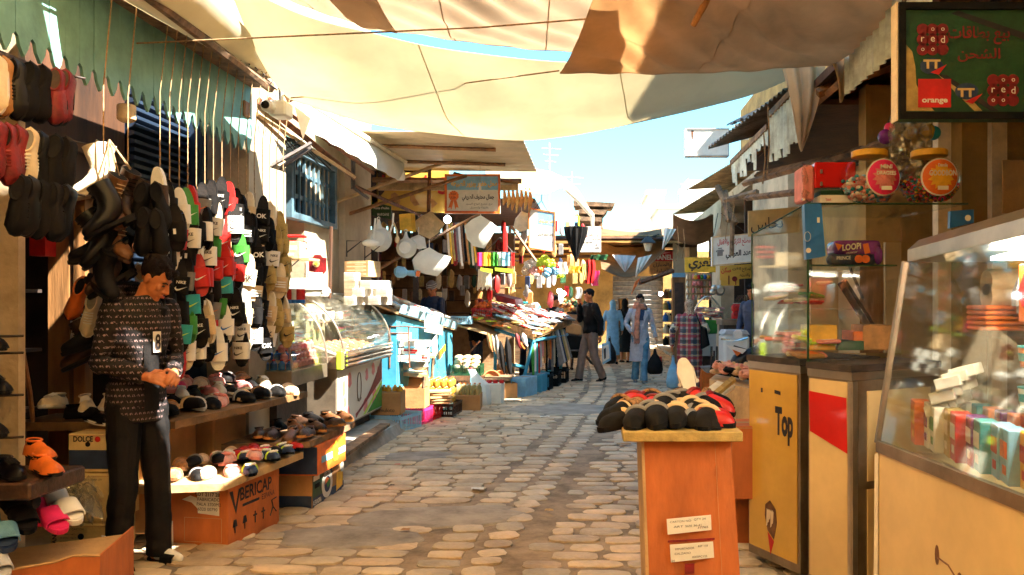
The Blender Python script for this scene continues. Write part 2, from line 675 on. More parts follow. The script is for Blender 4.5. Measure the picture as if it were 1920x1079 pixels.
PATCH=[(-1.55,5.05,0.42,0.22,-0.1),(-1.05,5.55,0.55,0.26,0.15),(-0.2,11.0,0.9,0.5,0.1),(-1.7,7.7,0.35,0.2,0.4),(0.9,12.5,0.5,0.5,0)]
cb=MB('cobble')
tint_vals=[]
rr=random.Random(11)
def stone(cx,cy,lx,ly,ang=0.0,n=14,sq=3.2,h=0.013):
 for(px_,py_,ax,ay,aa)in PATCH:
  dx,dy=cx-px_,cy-py_
  u=(dx*math.cos(aa)+dy*math.sin(aa))/ax
  v_=(-dx*math.sin(aa)+dy*math.cos(aa))/ay
  if u*u+v_*v_<1.0+0.25*noise.noise(V((cx*5,cy*5,3))):
   return
 ang+=0.0
 z=undul(cx,cy)+rr.uniform(-0.004,0.006)
 tx,ty=rr.uniform(-0.02,0.02),rr.uniform(-0.03,0.03)
 lo,mid,top=[],[],[]
 sd_=rr.uniform(0,99)
 jit=[1.0+0.11*noise.noise(V((math.cos(2*PI*k/n)*1.3,math.sin(2*PI*k/n)*1.3,sd_)))+rr.uniform(-0.035,0.03)for k in range(n)]
 sq*=1.5
 off=rr.uniform(0,0.5)
 for k in range(n):
  a=2*PI*(k+off)/n
  c_,s_=math.cos(a),math.sin(a)
  q=(abs(c_)**sq+abs(s_)**sq)**(-1/sq)*jit[k]
  x,y=q*c_*lx/2,q*s_*ly/2
  X_,Y_=x*math.cos(ang)-y*math.sin(ang),x*math.sin(ang)+y*math.cos(ang)
  zz=tx*X_+ty*Y_
  lo.append((cx+X_,cy+Y_,z-0.02))
  mid.append((cx+X_*0.985,cy+Y_*0.985,z+zz+h*0.6))
  top.append((cx+X_*(1-0.024/lx),cy+Y_*(1-0.03/ly),z+zz+h))
 f0=len(cb.b.faces)
 cb.loft([lo,mid,top],cap=False)
 cb.b.faces.ensure_lookup_table()
 ce=cb._v((cx,cy,z+h+0.003))
 cb.b.verts.ensure_lookup_table()
 tv=cb.b.verts[-1-n:-1]
 for k in range(n):
  cb.f([tv[k],tv[(k+1)%n],ce])
 t=rr.uniform(0.74,1.2)
 wv=rr.uniform(-0.07,0.07)
 tint_vals.extend([(t*(1+wv),t,t*(1-wv),1)]*(len(cb.b.faces)-f0))
y=2.6
row=0
while y<31:
 far=y>14
 p=rr.uniform(0.135,0.175)*(1.6 if far else 1)
 x=strip_x(y)+0.30+rr.uniform(0,0.25)
 while x<2.9:
  l=rr.uniform(0.2,0.36)
  if rr.random()<0.12:
   l*=0.55
  stone(x+l/2,y+p/2+rr.uniform(-0.01,0.01),l-rr.uniform(0.018,0.045),(p-rr.uniform(0.012,0.032)),rr.uniform(-0.04,0.04),sq=rr.uniform(2.6,4))
  x+=l
 y+=p
y=2.6
while y<31:
 far=y>14
 p=rr.uniform(0.15,0.22)*(1.4 if far else 1)
 sx=strip_x(y)
 stone(sx-0.12,y+p/2,0.235+rr.uniform(-0.03,0.02),p-0.03,rr.uniform(-0.1,0.1)+0.1)
 stone(sx+0.145,y+p/2+0.05,0.20+rr.uniform(-0.03,0.02),p-0.022,rr.uniform(-0.1,0.1)+0.25)
 y+=p
y=2.6
while y<31:
 far=y>14
 p=rr.uniform(0.145,0.215)*(1.3 if far else 1)
 x=strip_x(y)-0.26-rr.uniform(0,0.1)
 while x>-3.1:
  l=rr.uniform(0.2,0.4)
  wob=0.05*math.sin(x*2.1+y)
  if rr.random()<0.25 and p>0.19:
   stone(x-l/2,y+p*0.27+wob,l-0.02,p/2-0.018,rr.uniform(-0.08,0.08),sq=2.8)
   stone(x-l/2+rr.uniform(-0.03,0.03),y+p*0.77+wob,l-0.03,p/2-0.018,rr.uniform(-0.08,0.08),sq=2.8)
  else:
   stone(x-l/2,y+p/2+wob,l-rr.uniform(0.002,0.016),p-rr.uniform(0.002,0.018),rr.uniform(-0.14,0.14),sq=rr.uniform(2.4,4))
  x-=l
 y+=p
o=cb.obj('paving',sm=28,rec=False)
ca=o.data.color_attributes.new('tint','FLOAT_COLOR','CORNER')
flat=[]
for p,t in zip(o.data.polygons,tint_vals):
 flat.extend(t*p.loop_total)
ca.data.foreach_set('color',flat)
struct(o)
for i,(x,y_,c,a)in enumerate([(-0.9,6.3,'card_white',0.05),(0.35,8.2,'card',0.05),(-1.4,8.6,'card_white',0.04),(-0.3,5.6,'straw',0.03),(-1.75,7.2,'red',0.025),(0.6,6.6,'card_pale',0.035),(-0.6,10.2,'card_white',0.06),(0.7,10.6,'card',0.06),(-1.2,5.15,'card',0.028),(-1.6,6.4,'black',0.02)]):
 m=MB(c)
 m.grid(lambda u,v:(x+(u-0.5)*a*2+0.2*a*noise.noise(V((v*3,i,0))),y_+(v-0.5)*a*1.5,0.03+undul(x,y_)+0.3*a*abs(noise.noise(V((u*3,v*3,i))))),5,5,0.0008)
 tag(m.obj('litter_scrap',sm=20),['white paper scrap on the cobbles, largest near the middle','brown cardboard scrap right of the gutter stones','white scrap below the row of cartons','dry straw wisp on the near cobbles','tiny red wrapper by the shop kerb','yellowish scrap between gutter and slipper table','white paper scrap far up the gutter','brown scrap beyond the slipper table','small brown scrap at the edge of the cement patch','tiny dark scrap by the fruit cartons'][i],'litter')
g=MB('concrete')
for(cx,cy_,ax,ay,aa)in PATCH:
 n=34
 ring=[]
 for k in range(n):
  a=2*PI*k/n
  q=1.12+0.3*noise.noise(V((math.cos(a)*2+cx,math.sin(a)*2,cy_)))
  x,y=math.cos(a)*ax*q,math.sin(a)*ay*q
  ring.append(V((cx+x*math.cos(aa)-y*math.sin(aa),cy_+x*math.sin(aa)+y*math.cos(aa),0)))
 rings=[]
 for k,z in((1.04,-0.01),(1,0.010),(0.94,0.014),(0.5,0.016),(0.02,0.017)):
  rings.append([V((cx+(q.x-cx)*k,cy_+(q.y-cy_)*k,z+undul(cx+(q.x-cx)*k,cy_+(q.y-cy_)*k)))for q in ring])
 g.loft(rings)
struct(g.obj('cement_patches',sm=60))
g=MB('concrete')
g.prism([(-2.35,6.35,-0.02),(-2.2,6.35,-0.02),(-2.28,6.35,0.13),(-2.38,6.35,0.17),(-2.6,6.35,0.17),(-2.6,6.35,-0.02)],(0.12,2.75,0))
g.bb((-6.2,6.3,-0.02),(-2.55,10.6,0.165))
g.bb((-6.2,2.0,-0.02),(-2.85,6.3,0.10))
struct(g.obj('shop_step',sm=20))
g=MB('concrete')
g.bb((2.1,2,-0.02),(6,26,0.10))
struct(g.obj('pavement',sm=20))
# ---------------------------------------------------------------- left building
t=thing('shop_building','plastered building with an open dark shoe shop on its ground floor behind the teal fascia','building',(-3,6,0))
m=MB('plaster')
m.bb((-3.4,4.1,0.1),(-2.94,4.15,3.9))
m.obj('pillar',t)
m=MB('plaster_pale')
m.bb((-3.1,6.2,0.165),(-2.66,6.95,5.2))
m.bb((-3.5,6.95,2.9),(-2.93,10.6,5.2))
m.bb((-3.5,8.15,0.165),(-2.93,10.6,2.9))
m.bb((-3.0,9.25,0.165),(-2.86,9.85,4.2))
m.obj('wall',t)
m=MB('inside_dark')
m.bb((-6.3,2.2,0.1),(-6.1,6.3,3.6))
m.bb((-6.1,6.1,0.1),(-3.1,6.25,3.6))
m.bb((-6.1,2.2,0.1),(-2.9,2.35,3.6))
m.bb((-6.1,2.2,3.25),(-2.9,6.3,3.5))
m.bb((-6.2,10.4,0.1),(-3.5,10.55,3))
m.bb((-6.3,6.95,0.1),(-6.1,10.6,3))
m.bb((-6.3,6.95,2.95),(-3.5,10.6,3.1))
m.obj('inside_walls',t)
m=MB('plaster')
m.bb((-6.3,2.0,3.5),(-2.7,6.2,5.2))
m.obj('upper_wall',t)
m=MB('plaster_pale')
m.bb((-3.75,8.1,0.165),(-3.52,8.2,2.9))
m.bb((-3.9,6.95,0.165),(-3.8,8.2,2.9))
m.obj('reveal',t)
m=MB('wood')
m.bb((-3.40,5.0,0.1),(-3.27,5.1,2.6))
m.obj('door_post',t)
m=MB('wood')
m.bb((-3.24,5.0,0.1),(-3.17,5.08,2.6))
m.obj('door_post',t)
m=MB('shutter_blue')
for k in range(26):
 z=1.5+k*0.055
 m.prism([(-3.12,5.35,z),(-3.06,5.35,z+0.018),(-3.06,5.35,z+0.04),(-3.12,5.35,z+0.05)],(0,0.75,0))
m.bb((-3.16,5.35,1.5),(-3.11,6.1,2.95))
m.bb((-3.12,6.08,0.1),(-2.98,6.19,2.95))
m.obj('roller_shutter',t)
m=MB('dark_wood')
m.bb((-3.2,4.2,2.15),(-3.12,5.34,3.2))
m.bb((-3.12,4.2,2.4),(-3.09,5.34,2.46))
m.obj('wood_panel',t)
wn=MB('window_blue')
y0,y1,z0,z1=7.62,8.98,2.30,3.02
for a,b in(((-2.97,y0,z0),(-2.86,y0+0.06,z1)),((-2.97,y1-0.06,z0),(-2.86,y1,z1)),((-2.97,y0+0.06,z0),(-2.86,y1-0.06,z0+0.06)),((-2.97,y0+0.06,z1-0.08),(-2.86,y1-0.06,z1))):
 wn.bb(a,b)
wo=wn.obj('window',t)
m=MB('window_blue')
for k in range(1,9):
 y=y0+0.06+(y1-y0-0.12)*k/9
 m.bb((-2.925,y-0.012,z0+0.06),(-2.9,y+0.012,z1-0.08))
for k in(0.33,0.66):
 z=z0+(z1-z0)*k
 m.bb((-2.935,y0+0.06,z-0.02),(-2.915,y1-0.06,z+0.02))
m.obj('grille',wo)
m=MB('black')
m.bb((-2.96,y0+0.06,z0+0.06),(-2.945,y1-0.06,z1-0.08))
m.obj('pane',wo)
m=MB('teal_paint')
m.prism([(-2.93,y0-0.05,z1+0.06),(-2.80,y0-0.05,z1+0.0),(-2.80,y0-0.05,z1+0.02),(-2.93,y0-0.05,z1+0.09)],(0,y1-y0+0.1,0))
m.obj('sill',wo)
t=thing('shoe_rack','dim metal rack of shoes inside the dark shop doorway','rack',(-3.9,4.9,0.1))
m=MB('iron')
for z in(0.5,0.85,1.2,1.55):
 m.bb((-4.6,4.3,z),(-3.3,4.8,z+0.02))
m.obj('shelf',t)
m=MB('dark_brown')
for z in(0.52,0.87,1.22,1.57):
 for k in range(7):
  m.ball((-4.5+k*0.18,4.55,z+0.05),(0.05,0.13,0.05),8)
m.obj('stored_shoes',t)
# ---------------------------------------------------------------- left stalls beyond the building
t=thing('stall_row','low row of open stalls with a dark back wall and tin roof on the left','building',(-3.5,12,0))
m=MB('tile_brown')
m.bb((-5.0,10.6,0),(-4.8,16.5,3.3))
m.bb((-4.8,16.4,0),(-1.6,16.6,2.9))
m.obj('wall',t)
m=MB('dark_wood')
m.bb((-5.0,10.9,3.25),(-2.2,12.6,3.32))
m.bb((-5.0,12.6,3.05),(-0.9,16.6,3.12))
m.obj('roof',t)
m=MB('iron')
m.b.free()
for y in(10.9,13.4,16.0):
 m=MB('iron')
 m.bb((-3.0,y,0),(-2.92,y+0.08,3.25))
 m.obj('post',t)
def corrug(m,p0,pu,pv,amp=0.012,per=0.09,nv=1,sag=0.0,thick=0.004):
 """corrugated sheet: p0 + u*pu + v*pv, ribs running along pv"""
 p0,pu,pv=V(p0),V(pu),V(pv)
 nn=pu.cross(pv).normalized()
 L_=pu.length
 k=max(8,int(L_/per*4))
 m.grid(lambda u,v:p0+pu*u+pv*v+nn*(amp*math.sin(u*L_/per*2*PI))-V((0,0,sag*math.sin(PI*v))),k,nv,thick)
 return m
t=thing('tin_canopy','wide corrugated tin canopy with brown rafters sheltering the wall left of the street','canopy',(-2,9.6,3.2))
m=MB('canopy_tin')
corrug(m,(-3.1,8.45,3.30),(0,2.45,0.0),(2.35,-0.1,-0.04),per=0.24,amp=0.014)
m.obj('sheet',t)
m=MB('wood')
for y in(8.9,9.9):
 m.tube([(-2.95,y,3.25),(-1.1,y+0.25,3.23)],0.022,4)
m.tube([(-2.95,10.75,3.13),(-0.95,10.8,3.12)],0.035,4)
m.tube([(-2.93,9.4,2.5),(-1.6,10.2,3.1)],0.022,4)
m.obj('rafter',t)
m=MB('rust_tin')
m.bb((-2.9,10.82,3.0),(-1.0,10.86,3.12))
m.obj('fascia',t)
# ---------------------------------------------------------------- right buildings
t=thing('shop_house','tall shaded house with a wooden lean-to roof along the right side of the street','building',(3,4,0))
m=MB('plaster_ochre')
m.bb((2.9,-9,0.1),(3.1,5.6,5.9))
m.bb((2.45,5.3,0.1),(3.1,5.6,3.2))
m.bb((1.9,5.55,0.1),(2.6,5.7,3.0))
m.bb((2.9,-9.0,5.9),(7,5.6,6.05))
m.obj('wall',t)
m=MB('cream')
m.bb((2.12,4.9,0.1),(2.2,4.98,2.9))
m.obj('post',t)
m=MB('cream')
m.bb((2.62,5.24,0.1),(2.72,5.3,2.9))
m.obj('post',t)
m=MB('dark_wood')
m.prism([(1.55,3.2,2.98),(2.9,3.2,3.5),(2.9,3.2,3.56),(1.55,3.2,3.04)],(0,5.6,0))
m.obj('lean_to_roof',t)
m=MB('wood')
for y in(3.4,4.1,4.8,5.5,6.2,6.9,7.6,8.3):
 m.tube([(1.55,y,2.93),(2.9,y,3.43)],0.035,4)
for x in(1.62,2.1,2.6):
 m.tube([(x,3.2,2.90+(x-1.55)*0.385),(x,8.8,2.90+(x-1.55)*0.385)],0.03,4)
m.obj('rafter',t)
t=thing('market_house','lower ochre house whose ground floor holds open shops on the right','building',(3,10,0))
m=MB('plaster_ochre')
m.bb((2.75,5.7,0.1),(3.0,10.0,5.6))
m.bb((3.0,9.9,0.1),(6,10.0,5.6))
m.bb((2.75,5.7,5.6),(6,10.0,5.75))
m.obj('wall',t)
m=MB('plaster_ochre')
m.bb((2.76,5.75,5.75),(5.5,7.35,7.05))
m.obj('roof_shade_block',t)  # unseen mass added on the roof to shade the left counter panel
t=thing('market_house','row of small shop fronts with cream walls on the far right of the street','building',(2.6,15,0))
m=MB('plaster')
m.bb((2.45,10.0,0.1),(2.7,12.2,3.3))
m.bb((2.45,15.2,0.1),(2.7,16.4,3.3))
m.bb((2.5,20.5,0.1),(2.7,24,3.3))
m.bb((2.45,10,3.3),(5,24,3.45))
m.bb((4.2,10,0.1),(4.4,24,3.3))
m.obj('wall',t)
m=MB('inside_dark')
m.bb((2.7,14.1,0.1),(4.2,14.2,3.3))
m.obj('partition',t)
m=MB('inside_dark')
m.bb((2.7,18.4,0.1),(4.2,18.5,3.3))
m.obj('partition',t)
m=MB('plaster_ochre')
m.bb((3.9,10,3.45),(6,21,6.5))
m.obj('street_shade_block',t)  # mostly hidden block added to keep sun off the far street
t=thing('rear_light_block','unseen ochre block added behind the viewer to shut out light','building',(0,-9,0))  # unseen, added to stop open sky lighting the camera-facing sides
m=MB('plaster_ochre')
m.bb((-6.3,-9.4,0),(6,-9.1,5.2))
m.bb((-2.9,-9.1,0.1),(-2.7,2.0,3.6))
m.obj('wall',t)
t=thing('gate_house','pale house with a dark roller door closing the far end of the street','building',(1,27,0))
m=MB('plaster_ochre')
m.bb((-6,27.0,0),(0.7,27.3,3.1))
m.bb((2.4,27.0,0),(6,27.3,3.1))
m.bb((0.7,27.0,2.35),(2.4,27.3,3.1))
m.bb((-6,27.3,3.1),(6,31,3.2))
m.obj('wall',t)
m=MB('grey')
m.bb((0.7,27.2,0),(2.4,27.26,2.35))
for k in range(14):
 m.tube([(0.7,27.17,0.1+k*0.16),(2.4,27.17,0.1+k*0.16)],0.02,4)
m.obj('roller_door',t)
t=thing('passage_awning','long tan cloth roof covering the far end of the street','awning',(0,22,2.9))
m=MB('tarp_tan')
corrug(m,(-4.5,18.3,3.0),(0,9,0.15),(7.2,0,0),per=0.9,amp=0.04)
m.obj('sheet',t)
m=MB('dark_wood')
for y in(18.3,20.5,23,25.5):
 m.tube([(-4.5,y,2.93),(2.7,y,2.93)],0.05,4)
m.obj('rafter',t)
for i,(x0,x1,y0,hh,yy)in enumerate([(1215,1245,365,0,46),(1235,1310,392,0,40),(1290,1420,345,0,52),(985,1060,505,0,44),(1130,1215,430,0,56)]):
 if i in(3,):
  continue
 a=S(x0,y0,yy)
 b=S(x1,y0,yy)
 t=thing('distant_house',['narrow whitewashed house front standing tallest beyond the far roofs','pale stepped house with a small roof wall beyond the far right awning','broad white house rising behind the right hand tin roofs','','low white house far beyond the gap in the awnings'][i],'house',(a.x,yy,0))
 m=MB('white_wash')
 m.bb((a.x,yy,0),(b.x,yy+5,a.z))
 m.obj('wall',t)
 m=MB('white_wash')
 m.bb((a.x-0.1,yy-0.1,a.z),(b.x+0.1,yy+5.1,a.z+0.25))
 m.obj('parapet',t)
 for k in range(3):
  m=MB('pale_grey')
  x=a.x+(b.x-a.x)*(0.2+0.28*k)
  m.bb((x,yy-0.03,a.z-1.6),(x+(b.x-a.x)*0.12,yy+0.02,a.z-0.6))
  m.obj('window',t)
for i,(x,y0,y1,yy)in enumerate([(1030,268,380,40),(1072,322,400,42),(1290,335,375,45)]):
 m=MB('pale_grey')
 m.tube([S(x,y0,yy),S(x,y1+60,yy)],0.03,4)
 for k in range(3):
  m.tube([S(x-14+k*3,y0+10+k*12,yy),S(x+22-k*5,y0+12+k*12,yy)],0.018,4)
 tag(m.obj('rooftop_antenna'),['tall thin aerial mast against the sky left of the gap','short aerial mast above the tan awning','aerial on the white house beyond the right roofs'][i],'antenna')
# ---------------------------------------------------------------- cloths over the street
def cloth(name,label,m,A,B,C_,D,sag=0.3,fold=0.03,nf=5,seed=1,nu=60,nv=40,du=0.0,dv=0.0,phase=0.0,cut=0.0):
 """sheet with corners A (u0v0) B (u1v0) C (u1v1) D (u0v1), sagging, with pulled folds"""
 A,B,C_,D=V(A),V(B),V(C_),V(D)
 def fn(u,v):
  p=(A*(1-u)+B*u)*(1-v)+(D*(1-u)+C_*u)*v
  z=-sag*4*u*(1-u)*(0.55+0.45*v)-sag*0.5*4*v*(1-v)
  q=u*du+v*dv+phase
  z+=fold*math.sin(q*2*PI*nf+1.5*noise.noise(V((u*2,v*2,seed))))*(0.3+0.7*abs(noise.noise(V((u*1.5,v*1.5,seed+9))))*2)
  z+=0.05*noise.noise(V((u*3,v*3,seed+4)))
  if cut:
   p=p+(C_-B)*(-cut*4*u*(1-u))*v
  return p+V((0,0,z))
 mb=MB(m)
 mb.grid(fn,nu,nv,0.004)
 o=mb.obj(name,sm=60)
 tag(o,label,'shade cloth')
 return o,fn
def edge_cloth(name,label,m,top,bot,sagf=0.0,fold=0.02,nf=6,nu=60,nv=30,seed=1,slant=0.0,cat='shade cloth',thick=0.004):
 """sheet spanned between two poly-lines of world points"""
 def along(pts,u):
  L_=[0]
  for a,b in zip(pts,pts[1:]):
   L_.append(L_[-1]+(b-a).length)
  s=u*L_[-1]
  for i in range(len(pts)-1):
   if s<=L_[i+1]or i==len(pts)-2:
    k=(s-L_[i])/max(1e-6,L_[i+1]-L_[i])
    p0=pts[max(i-1,0)]
    p1,p2=pts[i],pts[i+1]
    p3=pts[min(i+2,len(pts)-1)]
    return 0.5*((2*p1)+(p2-p0)*k+(2*p0-5*p1+4*p2-p3)*k*k+(3*p1-p0-3*p2+p3)*k**3)
 def fn(u,v):
  a,b=along(top,u),along(bot,u)
  p=a.lerp(b,v)
  q=u+slant*v
  amp=fold*(0.25+1.5*abs(noise.noise(V((u*2.3,v*1.2,seed)))))
  e=min(1,6*v,6*(1-v))*0.8+0.2
  e*=min(1,0.12+6*u,0.12+6*(1-u))
  dz=amp*e*math.sin(q*2*PI*nf+2.2*noise.noise(V((u*2,v*2,seed+3))))-sagf*4*v*(1-v)
  dz+=0.04*e*noise.noise(V((u*4,v*3,seed+7)))
  return p+V((0,0,dz))
 mb=MB(m)
 mb.grid(fn,nu,nv,thick)
 mb.tube([fn(i/nu,1.0)for i in range(nu+1)],0.007,5)
 for q_ in(0.31,0.64)if m!='tarp_brown' else(0.5,):
  mb.tube([fn(q_,j/nv)-V((0,0,thick))for j in range(nv+1)],0.004,4,flat=0.5)
 o=mb.obj(name,sm=60)
 tag(o,label,cat)
 return o,fn
edge_cloth('shade_cloth','largest pale yellow cloth sagging right across the street from the security camera','tarp_yellow',[S(425,-40,5.0),S(560,24,5.1),S(700,62,5.2),S(850,96,5.25),S(1080,116,5.4),S(1280,100,5.6),S(1500,60,5.9)],[S(545,186,6.2),S(640,217,6.3),S(740,241,6.4),S(950,261,6.6),S(1060,255,6.7),S(1200,229,6.8),S(1400,178,6.8),S(1530,118,6.6)],sagf=0.12,fold=0.014,nf=3,seed=2,nu=90,nv=40,slant=0.5)
edge_cloth('shade_cloth','upper pale cream cloth with folds fanning to its pulled corner','tarp_pale',[S(520,-160,3.6),S(800,-170,3.7),S(1000,-170,3.8),S(1300,-170,4.0)],[S(690,55,4.9),S(770,62,5.0),S(860,76,5.0),S(960,88,5.1),S(1090,97,5.2),S(1200,95,5.3)],sagf=0.10,fold=0.032,nf=6,seed=5,nu=100,nv=40,slant=-0.8)
edge_cloth('shade_cloth','small cream cloth strip overlapping beside the pale folded one at top left','tarp_pale',[S(300,-210,3.5),S(420,-200,3.5),S(640,-170,3.5)],[S(520,-12,4.55),S(600,22,4.7),S(680,45,4.8),S(745,62,4.85)],sagf=0.06,fold=0.014,nf=4,seed=8,nu=40,nv=24,slant=0.3)
edge_cloth('shade_cloth','brown orange cloth with long diagonal folds hanging over the right side','tarp_brown',[S(1180,-230,3.3),S(1300,-230,3.3),S(1500,-220,3.3),S(1850,-200,3.3)],[S(1050,137,5.0),S(1150,137,5.0),S(1300,136,5.0),S(1420,131,5.0),S(1560,122,4.9)],sagf=0.10,fold=0.034,nf=6,seed=12,nu=110,nv=40,slant=-0.9)
def rag(name,label,m,pts_top,tip,Y,fold=0.03,seed=1,bulge=0.06):
 """cloth end gathered at the top and hanging down to a point"""
 a,b=[S(x,y,Y)for x,y in pts_top]
 tp=S(tip[0],tip[1],Y)
 def fn(u,v):
  top=a.lerp(b,u)
  wv=(1-v)**0.8
  c=(a+b)/2
  base=c.lerp(tp,v)
  off=(top-c)*wv
  return base+off+V((0,-bulge*math.sin(PI*min(1,v*1.1))+fold*math.sin(u*PI*5+seed)*(1-v*0.5),0))
 mb=MB(m)
 mb.grid(fn,24,24,0.004)
 return tag(mb.obj(name,sm=60),label,'cloth')
rag('cloth_tail','long pointed yellow cloth tail hanging beside the corrugated valance','tarp_tan',((1468,128),(1546,124)),(1503,284),5.6,seed=1)
rag('cloth_tail','short twisted cloth tail hanging by the blue corrugated strip','tarp_tan',((1553,112),(1603,70)),(1577,192),4.9,seed=4)
m=MB('tan')
m.tube([S(1338,-40,3.9),S(1320,10,4.0),S(1300,47,4.1)],[0.03,0.02,0.016],8)
tag(m.obj('wooden_pole'),'short yellow pole end poking down out of the brown cloth','pole')
for i,(a,b,c,lab)in enumerate([(S(250,82,4.6),S(900,52,4.6),S(1700,-12,4.2),'thin rope strung across the street below the upper cloths'),(S(545,184,6.0),S(860,158,5.6),S(1048,133,4.95),'thin rope holding the lower edge of the brown cloth')]):
 m=MB('rope')
 m.tube([a.lerp(b,k/6)for k in range(6)]+[b.lerp(c,k/6)for k in range(7)],0.005,4)
 tag(m.obj('rope'),lab,'rope')
t=thing('rolled_awning','rolled yellow awning fixed above the teal fascia at top left','awning',(-2.5,5,3.2))
m=MB('tarp_yellow')
pa,pb=S(225,-40,3.85),S(500,158,6.15)
def rolled(u,v):
 p=pa.lerp(pb,u)
 a=v*2*PI*0.75+0.6
 wv=1-0.55*u
 return p+V((0.22*wv*math.sin(a)*(1+0.04*noise.noise(V((u*14,v*3,1)))),0,0.12+0.17*wv*math.cos(a)))
m.grid(rolled,50,16,0.004)
m.obj('cloth',t)
m=MB('old_wood')
m.tube([pa+V((0.05,0,-0.02)),pb+V((0.03,0,-0.04))],0.03,6)
m.obj('batten',t)
edge_cloth('shade_cloth','unseen wide yellow cloth added over the street behind the viewer for warm light','tarp_warm_fill',[V((-2.7,-9,3.9)),V((0,-9,3.7)),V((2.8,-9,3.9))],[V((-2.5,0.2,3.8)),V((0,0.3,3.55)),V((2.7,0.2,3.8))],sagf=0.2,nu=30,nv=20,seed=41)  # out of view, added so the near street gets warm filtered light
edge_cloth('shade_cloth','unseen cloth added directly above the viewer for warm light','tarp_warm_fill',[V((-2.6,0.5,3.8)),V((0,0.5,3.7)),V((2.7,0.5,3.7))],[V((-2.7,3.5,3.85)),V((0,3.5,3.75)),V((2.8,3.4,3.8))],sagf=0.1,nu=30,nv=20,seed=43)  # second unseen cloth, added for the same warm fill
t=thing('plank_canopy','small plank canopy glimpsed between the sky gap and the great yellow cloth','canopy',S(500,130,6.8))
m=MB('old_wood')
for k in range(6):
 m.box(S(505-k*2,45+k*22,6.9+k*0.03),(0.62,0.06,0.07),bev=0.01)
m.tube([S(455,15,6.8),S(545,190,6.8)],0.03,5)
m.obj('plank',t)
# ---------------------------------------------------------------- teal fascia over the shoe shop
t=thing('fascia_board','teal plank fascia with a notched lower edge over the shoe shop','fascia',(-2.62,4.5,2.68))
m=MB('teal_paint')
y=2.6
k=0
while y<6.12:
 wv=0.115
 zt,zb=3.16+0.0,2.67+rr.uniform(-0.008,0.008)
 yy=y
 ptn=[(-2.62,yy,zt),(-2.62,yy,zb+0.055),(-2.62,yy+0.018,zb+0.04),(-2.62,yy+0.028,zb+0.0),(-2.62,yy+wv*0.5,zb-0.045),(-2.62,yy+wv-0.03,zb),(-2.62,yy+wv-0.02,zb+0.04),(-2.62,yy+wv-0.003,zb+0.055),(-2.62,yy+wv-0.003,zt)]
 dx=rr.uniform(-0.002,0.002)
 m.prism([(p[0]+dx,p[1],p[2])for p in ptn],(-0.016,0,0))
 y+=wv
 k+=1
m.obj('planks',t,sm=0)
m=MB('old_wood')
m.bb((-2.66,2.5,3.14),(-2.44,6.15,3.17))
m.obj('top_board',t)
m=MB('plaster')
y=2.6
while y<6.1:
 m.box((-2.46,y,3.20),(0.1,0.10,0.035),bev=0.01)
 y+=0.2
m.obj('roof_tile',t)
m=MB('iron')
m.tube([(-2.43,2.5,3.13),(-2.43,6.15,3.13)],0.008,5)
m.obj('rail',t)
m=MB('wood')
m.box((-2.66,6.05,2.95),(0.12,0.1,0.12),bev=0.01)
m.obj('bracket',t)
t=thing('hanging_lamp','small cream glass shade hanging under the teal fascia','lamp',S(237,225,4.6))
m=MB('beige')
c=S(237,213,4.6)
m.lathe([(0.005,0.05),(0.045,0.048),(0.05,0.04),(0.05,-0.035),(0.03,-0.05),(0.004,-0.053)],c,n=16)
m.obj('lamp_shade',t)
m=MB('rope')
m.tube([c+V((0,0,0.05)),c+V((0,0,0.4))],0.003,4)
m.obj('cord',t)
c=S(512,204,6.0)
t=thing('security_camera','white bullet security camera on the pier under the cloth corner','camera',c)
m=MB('white')
m.box(c+V((0.04,0.05,0)),(0.13,0.16,0.12),bev=0.015)
m.obj('housing',t)
m=MB('white')
mm_=Matrix.Rotation(PI/2,4,'X')
m.lathe([(0.035,-0.01),(0.045,0.0),(0.045,0.08),(0.03,0.09)],c+V((-0.01,-0.02,0)),mm_,14)
m.obj('hood',t)
m=MB('black_gloss')
m.lathe([(0.002,0.0),(0.028,0.0),(0.03,0.015),(0.002,0.02)],c+V((-0.01,-0.11,0)),mm_,14)
m.obj('lens',t)
m=MB('white')
m.tube([c+V((0.05,0.05,0.05)),c+V((0.05,0.05,0.14)),c+V((0.02,0.04,0.2))],0.012,6)
m.obj('mount',t)
t=thing('folding_awning','bright sunlit white awning slanting out from the left wall','awning',(-2.5,7.6,3.0))
a,b,c_,d=S(575,186,7.0),S(752,312,9.15),S(745,338,9.1),S(562,236,6.9)
a2,b2=a+V((-0.5,0,0.25)),b+V((-0.6,0,0.25))
def aw(u,v):
 top=S(572,190,7.35).lerp(S(757,306,9.35),u)
 bt=d.lerp(c_,u)
 p=top.lerp(bt,v)
 ph=0.012*math.sin(u*40)*v
 return p+V((0.02*math.sin(v*PI)+ph,0,0))
m=MB('canvas_white')
m.grid(aw,44,8,0.005)
m.obj('canvas',t)
m=MB('tarp_brown')
m.grid(lambda u,v:S(553,200,6.6).lerp(S(583,222,6.9),v).lerp(S(568,262,6.9),u),6,6,0.004)
m.obj('side_flap',t)
m=MB('cream')
m.tube([S(572,188,7.3),S(760,304,9.3)],0.028,6)
m.obj('front_bar',t)
t=thing('awning_support','rusty awning frame with a long box beam bolted to the left wall','frame',(-2.6,7.6,2.9))
m=MB('rust')
m.tube([S(486,190,6.35),S(585,268,7.4),S(664,333,8.5)],0.035,4)
m.tube([S(505,186,6.5),S(600,255,7.6),S(700,325,8.7)],0.022,4)
m.obj('beam',t)
m=MB('pale_wood')
m.tube([S(482,214,6.33),S(665,332,8.45)],0.02,4)
m.obj('light_tube',t)
m=MB('iron')
m.tube([S(500,316,6.6),S(583,269,7.0)],0.018,4)
m.tube([S(500,320,6.6),S(497,225,6.6)],0.018,4)
m.tube([S(518,320,6.8),S(583,278,7.05)],0.018,4)
